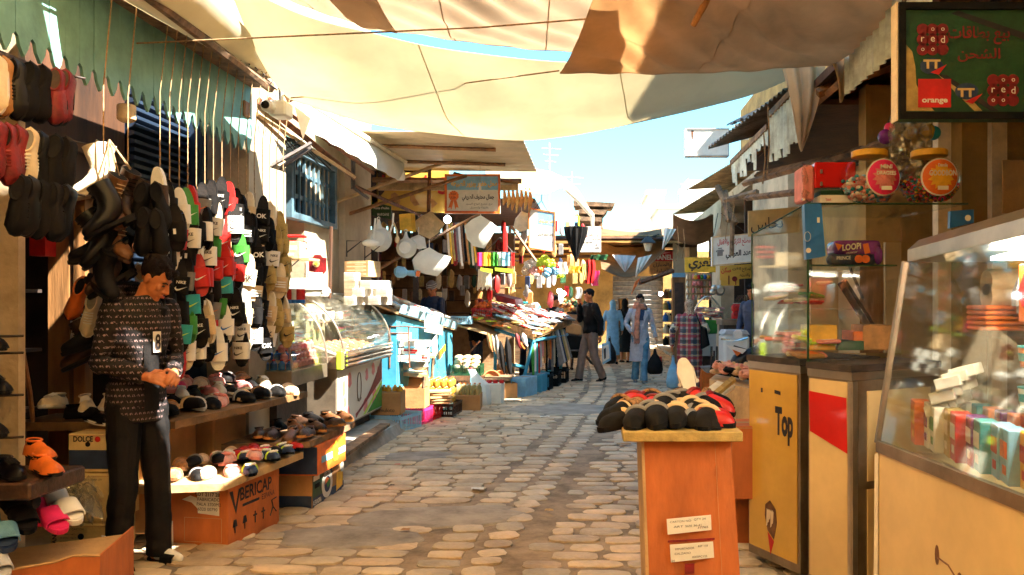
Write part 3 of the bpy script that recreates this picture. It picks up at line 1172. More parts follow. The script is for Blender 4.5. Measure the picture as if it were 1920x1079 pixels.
m.tube([S(516,345,6.9),S(517,240,6.9)],0.02,4)
m.tube([S(662,355,8.6),S(662,300,8.6)],0.025,4)
m.tube([S(662,352,8.6),S(690,372,9.2)],0.02,4)
m.obj('bracket',t)
m=MB('black')
for k in range(5):
 x0,y0=rr.uniform(495,560),rr.uniform(225,290)
 m.tube([S(x0,y0,6.9),S(x0+25,y0+30,7.0),S(x0+50,y0+22,7.3),S(x0+90,y0+60,8.0)],0.006,4)
m.obj('cable',t)
# ---------------------------------------------------------------- corrugated valances on the right
def valance(name,label,y0,y1,ztop,zbot,m_='pale_tin',X=1.5,jag=0.04,lean=0.0,seed=1,parts=('sheet','top_edge')):
 t=thing(name,label,'awning',(X,(y0+y1)/2,zbot))
 mb=MB(m_)
 r_=random.Random(seed)
 n=int((y1-y0)/0.03)
 dz=0
 g_=[]
 for i in range(n+1):
  if i%3==0:
   dz=r_.uniform(0,jag)
  g_.append(dz)
 def fn(u,v):
  i=int(round(u*n))
  yy=y0+(y1-y0)*u
  z=ztop+(zbot+g_[min(i,n)]-ztop)*v
  return(X+0.012*math.sin(yy/0.095*2*PI)+lean*v,yy,z)
 mb.grid(fn,n,4,0.003)
 mb.obj('sheet',t)
 mb=MB('old_wood')
 mb.bb((X-0.02,y0,ztop-0.02),(X+0.05,y1,ztop+0.03))
 mb.obj('batten',t)
 return t
valance('tin_valance','long pale blue corrugated tin strip edging the nearest right hand roof',3.55,4.75,3.10,2.71,jag=0.02,seed=2)
valance('tin_valance','rust streaked corrugated strip behind the long pointed cloth tail',5.65,6.75,3.06,2.62,jag=0.10,seed=3)
valance('tin_valance','broken crooked tin strip farthest along the right roof edge',6.8,8.6,2.98,2.70,jag=0.2,seed=5)
t=thing('tin_roof','dark ragged corrugated roof sheets jutting over the rusty tin strip','roof',(1.9,7,3.2))
m=MB('grey_tin')
corrug(m,S(1475,166,6.3),(-0.30,2.2,-0.05),(0.9,0.0,0.25),per=0.1,amp=0.014)
corrug(m,S(1362,236,7.8),(0.75,-1.3,0.12),(0.5,0.4,0.3),per=0.1,amp=0.014)
m.obj('sheet',t)
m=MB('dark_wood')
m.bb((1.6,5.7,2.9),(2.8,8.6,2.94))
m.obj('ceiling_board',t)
m=MB('old_wood')
m.tube([S(1395,345,8.0),S(1680,262,5.2)],0.03,4)
m.tube([S(1420,330,8.0),S(1560,300,6.2)],0.04,4)
m.tube([S(1400,372,8.2),S(1500,360,6.6)],0.03,4)
m.obj('beam',t)
# ---------------------------------------------------------------- footwear prototypes
def outline(L_,W_,n=20,heel=0.72):
 """sole outline, heel at y=0, toe at y=L"""
 pts=[]
 for k in range(n):
  a=2*PI*k/n
  y=-math.cos(a)
  t_=(y+1)/2
  wv=W_/2*(heel+(1-heel)*min(1,t_*1.5))*(1-0.10*math.exp(-((t_-0.42)/0.14)**2))
  x=math.copysign(abs(math.sin(a))**0.75,math.sin(a))*wv
  pts.append((x,t_*L_))
 return pts
def sole(mb,L_,W_,z0,z1,k=1.0,heel=0.72,dy=0):
 o_=outline(L_,W_,heel=heel)
 r1=[(x*k*0.96,(y-L_/2)*k*0.98+L_/2+dy,z0)for x,y in o_]
 r2=[(x*k,(y-L_/2)*k+L_/2+dy,z0+(z1-z0)*0.3)for x,y in o_]
 r3=[(x*k,(y-L_/2)*k+L_/2+dy,z1)for x,y in o_]
 mb.loft([r1,r2,r3])
def arch(mb,y0,y1,w0,w1,h0,h1,th=0.006,z=0.02,n=14):
 """strap over the foot"""
 def fn(u,v):
  wv=w0+(w1-w0)*v
  h=h0+(h1-h0)*v
  a=PI*u
  return(-(wv/2)*math.copysign(abs(math.cos(a))**0.7,math.cos(a)),y0+(y1-y0)*v,z+h*math.sin(a)**0.7)
 mb.grid(fn,n,4,th)
def swoosh(mb,o_,xd,yd,s):
 pts=[(-0.5,-0.02),(-0.42,-0.16),(-0.28,-0.22),(-0.1,-0.18),(0.15,-0.06),(0.55,0.14),(0.1,-0.01),(-0.15,-0.08),(-0.3,-0.08),(-0.38,0.0),(-0.36,0.12)]
 o_,xd,yd=V(o_),V(xd),V(yd)
 mb.prism([o_+xd*x*s+yd*y*s*1.2 for x,y in pts],xd.cross(yd)*0.0015)
HID=[]
def proto(name,label,cat):
 t=thing(name,label,cat,(0,0,0))
 t['proto']=1
 HID.append(t)
 return t
def make_slide(sm_,st,logo,lc):
 t=proto('slide_sandal','','sandal')
 m=MB(sm_)
 sole(m,0.27,0.10,0,0.026)
 m.obj('sole',t,local=True)
 m=MB('sole_top' if sm_=='black' else sm_)
 sole(m,0.27,0.10,0.0262,0.030,0.9)
 m.obj('footbed',t,local=True)
 m=MB(st)
 arch(m,0.105,0.215,0.112,0.106,0.055,0.036)
 so_=m.obj('strap',t,local=True)
 if logo:
  m=MB(lc)
  o_,xd,yd=V((0,0.160,0.0755)),V((1,0,0.0)),V((0,1,-0.17)).normalized()
  xd,yd=-xd,-yd
  if logo=='tick':
   swoosh(m,o_,xd,yd,0.07)
  elif logo=='word':
   swoosh(m,o_-yd*0.016,xd,yd,0.064)
   m.text('NIKE',o_+yd*0.020,xd,yd,0.024,bold=0.03)
  elif logo=='bars':
   for k in(-1,0,1):
    m.box(o_+yd*k*0.018,(0.075,0.009,0.002))
  elif logo=='ok':
   m.text('OK',o_,xd,yd,0.045,bold=0.03)
  elif logo=='tag':
   m.box(o_,(0.014,0.03,0.002))
  m.obj('logo',so_,local=True)
 return t
SL={'bw':(make_slide('black','black','word','white'),'black slide with white tick mark'),'wb':(make_slide('black','white','word','ink'),'black slide with white strap and black tick'),'ww':(make_slide('cream','white','word','ink'),'cream slide with white strap and black tick'),'kh':(make_slide('khaki','khaki','tick','ink'),'khaki slide with small dark tick'),'be':(make_slide('cream','beige','bars','white'),'beige slide with pale striped strap'),'rd':(make_slide('red','red','tick','white'),'bright red slide with white tick'),'te':(make_slide('black','teal','tick','lime'),'slide with teal strap and lime tick'),'gn':(make_slide('green','green','tick','white'),'green slide with white tick'),'or':(make_slide('black','grey','tick','orange'),'dark slide with orange tick'),'ok':(make_slide('cream','cream','ok','ink'),'cream slide with big black letters'),'kk':(make_slide('black','black','tag','white'),'plain black slide with tiny white tag'),'bb':(make_slide('black','black','bars','white'),'black slide with three white stripes'),'br':(make_slide('white','dark_brown','tag','beige'),'dark brown sandal on white sole'),'rk':(make_slide('black','red','word','ink'),'black slide with red strap and black tick'),'wf':(make_slide('white','white','tick','blue'),'white slide with blue tick'),'bo':(make_slide('black','black','ok','white'),'black slide with big white letters'),}
def make_shoe(up,so_,lining='black',laces=None,L_=0.27,W_=0.095,h=0.075,soleh=0.018,open_=True,toe=0.045,name='shoe',trim=None):
 t=proto(name,'',name.replace('_',' '))
 m=MB(so_)
 sole(m,L_,W_,0,soleh,1.03)
 m.obj('sole',t,local=True)
 m=MB(up)
 rings=[]
 st=[0.0,0.03,0.1,0.2,0.33,0.48,0.6,0.72,0.84,0.93,0.985,1.0]
 for q in st:
  ww=W_/2*(0.74+0.26*min(1,q*1.5))*(1-0.10*math.exp(-((q-0.42)/0.14)**2))
  e=min(1,(q+0.004)/0.06)**0.5*min(1,(1.004-q)/0.16)**0.55
  ww*=max(0.12,e)
  if q<0.45:
   hh=h*(0.93-0.12*math.sin(q/0.45*PI))
  else:
   hh=h+(toe-h)*((q-0.45)/0.55)**0.75
  hh*=0.55+0.45*min(1,(1.01-q)/0.1)**0.6
  flat=1.0 if q>0.5 else 0.6
  ring=[]
  for k in range(14):
   a=2*PI*k/14
   x=ww*math.cos(a)*(1 if math.sin(a)<0 else(1-0.25*math.sin(a)))
   s_=math.sin(a)
   z=soleh*0.6+(hh*(s_**flat)if s_>0 else s_*0.003)
   ring.append((x,q*L_,z))
  rings.append(ring)
 m.loft(rings)
 uo=m.obj('upper',t,local=True,sm=60)
 if open_:
  m=MB(lining)  # disc on a solid upper; dark ones paint the shade of the opening
  n=14
  ell=[((W_*0.27)*math.cos(2*PI*k/n),L_*0.25+L_*0.2*math.sin(2*PI*k/n))for k in range(n)]
  zz=lambda y:soleh*0.6+h*0.95
  m.loft([[(x,y,zz(y)-0.02)for x,y in ell],[(x,y,zz(y)+0.002)for x,y in ell]])
  m.obj('lining',uo,local=True)
  m=MB(trim or up)
  m.tube([(x*1.08,y,zz(y))for x,y in ell+ell[:1]],0.006,5,cap=False)
  m.obj('collar',uo,local=True)
 if laces:
  m=MB(laces)
  for k in range(5):
   y=L_*(0.5+0.055*k)
   z=soleh*0.6+h+(toe-h)*((0.05+0.055*k)/0.55)**0.75+0.002
   m.tube([(-0.022,y,z-0.006),(0,y+0.003,z+0.002),(0.022,y,z-0.006)],0.004,4)
  m.obj('laces',uo,local=True)
 return t
def make_slipper(vamp,so_,trim,L_=0.26,W_=0.10,name='slipper',fluff=0.012,bow=None,h=0.062):
 t=proto(name,'','slipper')
 m=MB(so_)
 sole(m,L_,W_,0,0.024,1.02)
 m.obj('sole',t,local=True)
 m=MB(trim)
 sole(m,L_,W_,0.0245,0.032,0.93)
 m.obj('insole',t,local=True)
 m=MB(vamp)
 def fn(u,v):
  q=0.42+0.58*v
  e=max(0.0,(1.0-q)/0.3)
  ww=W_/2*1.06*min(1,e**0.5+0.02)if e<1 else W_/2*1.06
  a=PI*u
  hh=h*(1-0.35*v**2)*min(1,(e*1.8)**0.45+0.05)
  return(-ww*math.cos(a),q*L_*1.01,0.012+hh*math.sin(a)**0.75)
 m.grid(fn,14,10,0.006)
 vo=m.obj('vamp',t,local=True,sm=60)
 m=MB(trim)
 pts=[V(fn(k/12,0))+V((0,0,0))for k in range(13)]
 m.tube(pts,fluff,7)
 m.obj('trim',vo,local=True,sm=60)
 if bow:
  m=MB(bow)
  c=V(fn(0.5,0.35))+V((0,0,0.008))
  m.ball(c,(0.018,0.015,0.014),8)
  m.ball(c+V((-0.024,0,0)),(0.02,0.014,0.012),8)
  m.ball(c+V((0.024,0,0)),(0.02,0.014,0.012),8)
  m.obj('bow',vo,local=True)
 return t
def make_boot(up,so_,laces=None,H=0.24,L_=0.27,W_=0.095,soleh=0.035,name='ankle_boot'):
 t=proto(name,'','boot')
 m=MB(so_)
 sole(m,L_,W_,0,soleh*0.6,1.05)
 o2=[(x*0.9,y)for x,y in outline(L_*0.3,W_*0.95,heel=0.95)]
 m.loft([[(x,y+0.002,-soleh*0.5)for x,y in o2],[(x,y,0.001)for x,y in o2]])
 m.obj('sole',t,local=True)
 m=MB(up)
 ax=[(L_*0.995,0.035,0.012,0.014),(L_*0.93,0.04,0.036,0.028),(L_*0.8,0.045,0.048,0.036),(L_*0.62,0.055,0.047,0.044),(L_*0.46,0.07,0.043,0.055),(L_*0.33,0.095,0.041,0.064),(L_*0.26,0.13,0.042,0.062),(L_*0.24,0.17,0.045,0.06),(L_*0.235,H,0.05,0.064)]
 rings=[]
 dirs=[-90,-88,-84,-75,-62,-40,-15,-3,0]
 for(y,z,rx_,rz_),dg_ in zip(ax,dirs):
  a0=math.radians(dg_)
  up_=V((0,math.cos(a0+PI/2)*-1,0))
  n2=V((0,math.cos(a0),-math.sin(a0)))
  rings.append([V((rx_*math.cos(2*PI*k/14),y,z))+n2*(rz_*math.sin(2*PI*k/14))for k in range(14)])
 for r_ in rings:
  for p in r_:
   p.z=max(p.z,soleh*0.55)
 m.loft(rings)
 uo=m.obj('upper',t,local=True,sm=60)
 m=MB('black')  # black disc paints the shade inside the solid boot shaft
 m.loft([[V((0.042*math.cos(2*PI*k/12),L_*0.235+0.054*math.sin(2*PI*k/12),z))for k in range(12)]for z in(H-0.01,H+0.002)])
 m.obj('lining',uo,local=True)
 if laces:
  m=MB(laces)
  for k in range(6):
   z=0.10+k*0.022
   y=L_*0.235+0.063+max(0,0.17-z)*0.55
   m.tube([(-0.024,y-0.008,z),(0,y+0.003,z+0.004),(0.024,y-0.008,z)],0.003,4)
  m.obj('laces',uo,local=True)
 return t
def basis(yd,zd):
 """rotation whose local y points along yd and local z near zd"""
 yd=V(yd).normalized()
 zd=V(zd)
 x=yd.cross(zd).normalized()
 z=x.cross(yd).normalized()
 return Matrix((x,yd,z)).transposed().to_4x4()
def put(src,loc,yd,zd,label,group=None,s=1.0,cat=None):
 M=tr(V(loc))@basis(yd,zd)@Matrix.Scale(s,4)
 o_=dup(src,M,label,group)
 if 'proto' in o_:
  del o_['proto']
 if cat:
  o_['category']=cat
 return o_
# ---------------------------------------------------------------- strings of slides under the fascia
rs=random.Random(5)
SX0=-2.48
cols=[(300,318,'K'),(318,338,'K'),(336,350,'M'),(352,352,'M'),(368,350,'M'),(384,346,'M'),(400,338,'M'),(416,332,'M'),(432,340,'M'),(447,356,'M'),(462,364,'D'),(477,362,'D'),(492,366,'D'),(506,376,'G'),(519,388,'G'),(531,394,'G')]
pal={'K':['kk','kk','br','kk','br','kk','wf','kk','bw'],'M':['bw','wb','kk','wb','bw','or','te','wb','rd','gn','bw','wf','wb','rk','ww','bw','gn','kk','wb','be','rd'],'D':['bw','kk','bo','wb','bb','bw','rk','be','bw','ok'],'G':['wb','be','kh','kh','ok','kh','bw','kh','be']}
nlab={}
for ci,(px_,top,kind)in enumerate(cols):
 Y=SX0*F/(px_-CX)
 step=0.138+0.004*(ci%3)
 ztop=CH-(top-CY)/F*Y
 zbot=1.15 if px_>330 else 1.25
 t=thing('string','thin hanging string carrying the %s column of slides counted from the boy'%ORD[ci],'string',(SX0,Y,1.2),group='strings holding the slides')
 m=MB('rope')
 m.tube([(SX0+0.05,Y,3.13),(SX0,Y,2.7),(SX0,Y,ztop)],0.0035,4)
 m.tube([(SX0,Y+0.01,ztop),(SX0,Y+0.01,zbot)],0.003,4)
 m.obj('cord',t)
 m=MB('iron')
 m.tube([(SX0+0.05,Y,3.19),(SX0+0.08,Y,3.16),(SX0+0.05,Y,3.12),(SX0+0.03,Y,3.15)],0.004,4)
 m.obj('hook',t)
 z=ztop
 r_=0
 while z-0.28>zbot-0.12:
  key=pal[kind][(ci*5+r_*3+rs.randrange(3))%len(pal[kind])]
  if kind=='M' and ci in(7,8)and r_ in(2,3):
   key='rd'
  if kind=='M' and ci==7 and r_==1:
   key='bo'
  yaw=rs.uniform(-0.25,0.35)+0.35
  if(ci+r_)%2==0:
   yaw-=0.35
  face=V((math.sin(yaw),-math.cos(yaw),rs.uniform(-0.05,0.12)))
  dn=V((rs.uniform(-0.14,0.14),rs.uniform(-0.10,0.04),-1))
  p_=V((SX0+rs.uniform(-0.02,0.03)+0.03*(r_%2),Y-0.03-0.02*(r_%2)+rs.uniform(-0.015,0.015),z+rs.uniform(-0.012,0.012)))
  lab=SL[key][1]
  put(SL[key][0],p_,dn,face,'%s, %s down on the %s string'%(lab,ORD[r_],ORD[ci]),'slide sandals hung on strings',s=rs.uniform(0.98,1.1))
  z-=step
  r_+=1
for i,px_ in enumerate((194,240)):
 Y=-2.5*F/(px_-CX)
 m=MB('rope')
 m.tube([(-2.45,Y,3.13),(-2.5,Y,2.6),(-2.5,Y,2.25)],0.004,4)
 tag(m.obj('string'),['thin white string dropping to the cream ankle boot','thin string dropping past the cream lamp shade'][i],'string')
# ---------------------------------------------------------------- boots hung in a bunch
BT={'cream':(make_boot('cream','cream',None,H=0.27),'cream leather ankle boot'),'black':(make_boot('black_gloss','black','black'),'black lace-up boot'),'brown':(make_boot('brown','dark_brown','beige'),'brown leather boot'),'dark':(make_boot('dark_brown','black','black'),'dark brown hiking boot'),'fur':(make_boot('black','black',None,H=0.2),'plain black winter boot'),}
bl=[(182,282,4.45,'cream',-0.25,'hanging highest by its pale shaft'),(196,278,4.52,'cream',0.25,'turned aside behind its twin'),(185,345,4.3,'black',-0.5,'with a buckle, just under the cream pair'),(222,330,4.4,'brown',0.45,'left of the lamp cord'),(247,320,4.5,'dark',0.5,'right below the small lamp shade'),(262,335,4.55,'dark',0.2,'beside the black trainers'),(160,400,4.35,'black',-0.7,'sticking out farthest left of the bunch'),(196,405,4.4,'fur',0.1,'in the middle of the bunch'),(228,395,4.45,'brown',0.3,'low in the bunch over an orange box'),(180,455,4.4,'dark',-0.6,'level with the boy\'s hair on the left'),(212,460,4.35,'fur',0.5,'touching the boy\'s hair'),(250,420,4.6,'fur',0.7,'behind the black trainers'),(170,575,4.7,'fur',-0.2,'behind the boy\'s shoulder'),(150,600,4.75,'dark',-0.4,'lowest beside the white boot'),]
for px_,py_,Y,k,tl,extra in bl:
 P=S(px_,py_,Y)
 sgn=-1 if tl<0.15 else 1
 yd=V((sgn*math.cos(abs(tl))*0.9,-0.5,-math.sin(abs(tl))-0.1)).normalized()
 zd=V((0.1*sgn,0.1,1))
 B=basis(yd,zd)
 Hh=0.24
 loc=P-(B@V((0,0.06,Hh)))
 M=tr(loc)@B
 o_=dup(BT[k][0],M,'%s %s'%(BT[k][1],extra),'boots hung in a bunch')
 del o_['proto']
m=MB('rope')
for px_,py_,Y,k,tl,e in bl[:9]:
 m.tube([S(px_+5,py_+10,Y),S(205,262,4.45)],0.0035,4)
tag(m.obj('boot_strings'),'loose strings tying the bunch of boots together','string')
SH={'bk':(make_shoe('black','black'),'black slip-on shoe'),'bkl':(make_shoe('black_gloss','black',laces='black'),'black lace-up shoe'),'red':(make_shoe('dark_red','black','dark_brown'),'dark red suede loafer'),'redl':(make_shoe('dark_red','dark_red','black',laces='dark_red'),'burgundy lace-up shoe'),'tan':(make_shoe('tan','brown','black',laces='tan'),'tan leather lace-up shoe'),'cr':(make_shoe('cream','white','grey',laces='white'),'cream canvas trainer'),'wh':(make_shoe('white','white','beige',laces='white'),'white trainer'),'br':(make_shoe('brown','tan','black'),'brown moccasin with a tan sole'),'db':(make_shoe('dark_brown','tan','black',h=0.062),'dark brown loafer with a honey sole'),'flat':(make_shoe('black','white','beige',h=0.05,toe=0.035),'black flat shoe on a white sole'),'pk':(make_shoe('pink','white','white',h=0.055),'pink slip-on shoe with a white sole'),'or':(make_shoe('orange','black','black'),'orange trainer with black sole'),}
SP={'pk':(make_slipper('fluff_pink','pink','fluff_pink',bow='pink'),'fluffy pink slipper'),'cr':(make_slipper('fluff_cream','beige','fluff_cream'),'fluffy cream slipper'),'tn':(make_slipper('fluff_tan','brown','fluff_tan'),'fuzzy tan teddy slipper'),'wh':(make_slipper('fluff_white','white','fluff_white'),'fluffy white slipper'),'bk':(make_slipper('black','black','grey'),'black indoor slipper'),'lp':(make_slipper('black','black','leopard'),'black slipper with a leopard trim'),'ct':(make_slipper('black','black','beige',fluff=0.014),'black slipper edged with tan fleece'),'rd':(make_slipper('red','black','dark_red'),'red slipper with a black sole'),'rl':(make_slipper('leopard','black','red'),'leopard slipper with a red lining'),'hp':(make_slipper('hot_pink','pink','fluff_pink',bow='white'),'hot pink slipper with a bow'),'nv':(make_slipper('navy','black','lime',bow='white'),'navy slipper with a bright trim'),}
rowsL=[(118,0.24,[(-2,'cr','half cut off at the picture edge'),(12,'tan',''),(38,'bkl',''),(62,'bk',''),(84,'bk',''),(107,'red',''),(124,'red','')],'top',3.55),(240,0.25,[(0,'redl',''),(16,'redl',''),(40,'red',''),(58,'cr','white soled'),(80,'bkl',''),(104,'bk',''),(128,'bk','')],'second',3.5),(338,0.25,[(44,'bk',''),(62,'bkl',''),(84,'bk',''),(106,'bk',''),(128,'bkl','')],'third',3.6),]
for ri,(py_,ln,lst,nm,Y)in enumerate(rowsL):
 for i,(px_,k,ex)in enumerate(lst):
  P=S(px_+6,py_+i*5-4,Y+i*0.06)
  yd=V((rs.uniform(-0.12,0.12),rs.uniform(-0.3,-0.15),-1))
  fc=V((rs.uniform(0.1,0.5),-1,0.15))
  put(SH[k][0],P,yd,fc,'%s hanging toe down, %s from left in the %s row'%(SH[k][1],ORD[i],nm),'shoes hung toe down by the pillar')
t=thing('display_rail','thin wire rails from which the toe-down shoes hang at upper left','rail',S(60,112,3.7))
for ri,(py_,ln,lst,nm,Y)in enumerate(rowsL):
 m=MB('iron')
 m.tube([S(-40,py_-8,Y+0.05),S(160,py_+30,Y+0.4)],0.006,5)
 m.obj('wire',t)
m=MB('wood')
m.tube([S(-20,98,3.7),S(80,138,4.3)],0.03,4)
m.tube([S(75,150,4.0),S(130,142,4.2)],0.025,4)
m.obj('batten',t)
for i,(px_,py_,Y,dx)in enumerate([(276,345,4.5,-0.2),(296,347,4.55,0.2),(276,392,4.45,-0.05),(296,396,4.5,0.15)]):
 put(SH['bk'][0],S(px_,py_,Y),(dx,-0.1,-1),(0.3,-1,0.1),'large black trainer hanging toe down, %s'%['upper left of four by the boots','upper right of four by the boots','lower left above the boy\'s hair','lower right above the boy\'s hair'][i],'black trainers above the boy',s=1.0)
for i,(px_,py_,Y,k,lab)in enumerate([(165,520,4.75,'or','orange trainer glowing behind the boy\'s collar'),(182,548,4.7,'cr','cream trainer held upright behind the boy\'s shoulder'),(150,590,4.85,'wh','shiny white trainer lit beside the boy\'s sleeve'),(262,500,4.8,'wh','white trainer sole gleaming behind the boy\'s hair')]):
 put(SH[k][0],S(px_,py_,Y),(-0.3+0.2*i,-0.2,-1),(0.4,-1,0.2),lab,None)
for i,(px_,py_,lab)in enumerate([(320,560,'silver strapped sandal hanging right beside the boy\'s cheek'),(322,600,'silver strapped sandal hanging lower beside the boy\'s chest')]):
 if i==0:
  sv=make_slide('white','silver_bag','tag','ink')
 put(sv,S(px_,py_,4.95),(0,-0.05,-1),(-0.2,-1,0.1),lab,'silver sandals by the boy',s=1.1)
# ---------------------------------------------------------------- sloping shoe tables
def slab(name,label,pts,th,m_='wood_board',edge='old_wood'):
 """table board from its top corners (world points)"""
 t=thing(name,label,'table',(sum((V(p)for p in pts),V())/len(pts))-V((0,0,th)))
 mb=MB(m_)
 mb.prism([V(p)for p in pts],(0,0,-th))
 mb.obj('board',t)
 return t
A0,A1=S(312,792,4.72),S(588,733,6.45)
zA=0.79
ta=slab('display_table','long wooden board crowded with trainers and pink slippers beside the boy',[(-3.1,4.72,zA),(-2.46,4.72,zA),(-2.30,5.6,zA),(-2.24,6.3,zA),(-2.9,6.3,zA)],0.045)
m=MB('card')
m.bb((-3.05,4.8,0.1),(-2.62,5.3,0.74),bev=0.01)
m.obj('support_box',ta)
m=MB('card')
m.bb((-3.0,5.4,0.1),(-2.55,5.9,0.74),bev=0.01)
m.obj('support_box',ta)
t=slab('display_table','narrow board with pale trainers just left of the boy',[(-3.35,4.62,0.80),(-2.7,4.62,0.80),(-2.7,5.1,0.80),(-3.35,5.1,0.80)],0.05)
m=MB('dark_wood')
m.tube([(-3.3,4.7,0.75),(-3.4,4.75,0.1)],0.025,4)
m.tube([(-3.0,4.9,0.75),(-2.9,5.1,0.1)],0.025,4)
m.obj('leg',t)
zB=0.425
tb=slab('display_table','low sloping board of small slippers resting on the big orange carton',[(-2.72,4.62,zB),(-2.17,4.72,zB),(-2.02,5.6,zB+0.02),(-2.65,5.75,zB+0.02)],0.045,'pale_wood')
zC=0.515
tc_=slab('display_table','middle board of brown loafers resting on the printed fruit cartons',[(-2.55,5.5,zC),(-1.98,5.62,zC),(-1.93,6.52,zC),(-2.5,6.6,zC)],0.045,'old_wood')
def scatter(pts,z,kinds,src,head,grp,lab,tilt=0.15,s=1.0,heap=0.0):
 """pts: world xy positions; places one shoe at each with its own label"""
 for i,(x,y)in enumerate(pts):
  k=kinds[i%len(kinds)]
  a=head+rs.uniform(-0.35,0.35)
  yd=V((math.sin(a),-math.cos(a),rs.uniform(-0.05,tilt)))
  put(src[k][0],(x,y,z+(heap*rs.random()if heap else 0)),yd,(rs.uniform(-0.25,0.25),0,1),lab(i,src[k][1]),grp,s=s)
def rowpts(a,b,n,j=0.015):
 a,b=V(a),V(b)
 return[(a.lerp(b,(k+0.5)/n)+V((rs.uniform(-j,j),rs.uniform(-j,j)))).to_tuple()[:2]for k in range(n)]
G1='shoes and slippers on the upper board'
front=rowpts((-2.74,4.93),(-2.42,6.3),12)
scatter(front,zA+0.003,['bk','tn','ct','wh','bk','pk','bk','cr','lp','wh','bk','cr'],SP,0.75,G1,lambda i,l:'%s, %s from left, front row of upper board'%(l,ORD[i]),s=0.98)
scatter(rowpts((-2.88,5.0),(-2.6,6.3),11),zA+0.045,['wh','wh','flat','wh','bk','pk','wh','flat','pk','bk','cr'],SH,0.6,G1,lambda i,l:'%s, %s from left, middle row of upper board'%(l,ORD[i]))
scatter(rowpts((-3.0,5.05),(-2.75,6.25),10),zA+0.09,['bkl','bk','pk','pk','hp','pk','cr','pk','bk','tn'],{**SP,'bkl':SH['bkl']},0.5,G1,lambda i,l:'%s, %s from left, back row of upper board'%(l,ORD[i]))
scatter([(-3.2,4.85),(-3.07,4.87),(-2.94,4.85)],zA+0.06,['cr','cr','cr'],SH,0.5,'pale trainers left of the boy',lambda i,l:'%s with wide straps, %s from the left on the narrow board'%(l,ORD[i]),s=1.05)
scatter([(-3.1,4.72),(-2.97,4.7),(-2.83,4.7)],zA+0.012,['bk','flat','wh'],SH,1.0,'pale trainers left of the boy',lambda i,l:'%s tucked underneath, %s from left on the narrow board'%(l,ORD[i]))
G2='small slippers on the low board'
scatter(rowpts((-2.58,4.86),(-2.14,5.1),5),zB+0.003,['or','bk','cr','pk','nv'],{**SP,'or':SP['tn']},0.25,G2,lambda i,l:'%s, %s from left, front row of low board'%(l,ORD[i]),s=0.78)
scatter(rowpts((-2.62,5.0),(-2.16,5.25),5),zB+0.05,['tn','bk','bk','pk','pk'],SP,0.3,G2,lambda i,l:'%s, %s from left, second row of low board'%(l,ORD[i]),s=0.78)
scatter(rowpts((-2.58,5.18),(-2.13,5.35),6),zB+0.03,['cr','hp','pk','nv','wh','nv'],SP,0.4,G2,lambda i,l:'%s, %s from left, third row of low board'%(l,ORD[i]),s=0.72)
scatter(rowpts((-2.56,5.33),(-2.10,5.5),7),zB+0.03,['hp','wh','rd','pk','nv','lp','nv'],SP,0.5,G2,lambda i,l:'%s, %s from left, fourth row of low board'%(l,ORD[i]),s=0.72)
scatter(rowpts((-2.52,5.5),(-2.12,5.65),6),zB+0.03,['cr','rd','rd','hp','nv','rd'],SP,0.5,G2,lambda i,l:'%s, %s from left, rearmost row of low board'%(l,ORD[i]),s=0.72)
G3='brown loafers on the middle board'
scatter(rowpts((-2.46,5.75),(-1.98,5.86),4),zC+0.003,['db','db','br','db'],SH,0.35,G3,lambda i,l:'%s, %s from left, front of middle board'%(l,ORD[i]))
scatter(rowpts((-2.42,5.98),(-1.98,6.12),4),zC+0.02,['bk','br','db','db'],SH,0.8,G3,lambda i,l:'%s, %s from left, second row of middle board'%(l,ORD[i]))
scatter(rowpts((-2.40,6.22),(-1.97,6.38),4),zC+0.03,['db','bk','br','br'],SH,0.9,G3,lambda i,l:'%s, %s from left, back of middle board'%(l,ORD[i]))
# ---------------------------------------------------------------- cartons
def carton(name,label,corner,dx,dy,h,m_='card',rot=0.0,extra=None,open_=False):
 """corner = near left bottom; box dx wide, dy deep"""
 t=thing(name,label,'box',corner,rot)
 Mx=W[t.name]
 mb=MB(m_)
 mb.M=Mx
 if open_:
  th=0.006
  mb.bb((0,0,0),(dx,dy,th))
  mb.bb((0,0,th),(dx,th,h))
  mb.bb((0,dy-th,th),(dx,dy,h))
  mb.bb((0,th,th),(th,dy-th,h))
  mb.bb((dx-th,th,th),(dx,dy-th,h))
 else:
  mb.bb((0,0,0),(dx,dy,h),bev=0.004)
 mb.obj('carton',t)
 if not open_:
  mb=MB('card_edge' if m_!='card_white' else 'beige')
  mb.M=Mx
  mb.bb((0.01,dy/2-0.025,h),(dx-0.01,dy/2+0.025,h+0.0015))
  mb.bb((0.004,-0.0015,h-0.012),(dx-0.004,0,h-0.008))
  mb.obj('tape',t)
 if extra:
  extra(t,Mx,dx,dy,h)
 return t
def face(t,Mx,name,m_,items):
 """flat prints on a carton; items are callables on a builder in carton space"""
 mb=MB(m_)
 mb.M=Mx
 for it in items:
  it(mb)
 return mb.obj(name,t,sm=0,rec=False)
def rect_y(x0,x1,z0,z1,y=-0.002):
 return lambda mb:mb.prism([(x0,y,z0),(x1,y,z0),(x1,y,z1),(x0,y,z1)],(0,0.0015,0))
def rect_x(y0,y1,z0,z1,x):
 return lambda mb:mb.prism([(x,y0,z0),(x,y1,z0),(x,y1,z1),(x,y0,z1)],(0.0015,0,0))
def disc_x(yc,zc,r,x,n=24):
 return lambda mb:mb.prism([(x,yc+r*math.cos(2*PI*k/n),zc+r*math.sin(2*PI*k/n))for k in range(n)],(0.0015,0,0))
def disc_y(xc,zc,r,y=-0.003,n=24):
 return lambda mb:mb.prism([(xc+r*math.cos(2*PI*k/n),y,zc+r*math.sin(2*PI*k/n))for k in range(n)],(0,0.0015,0))
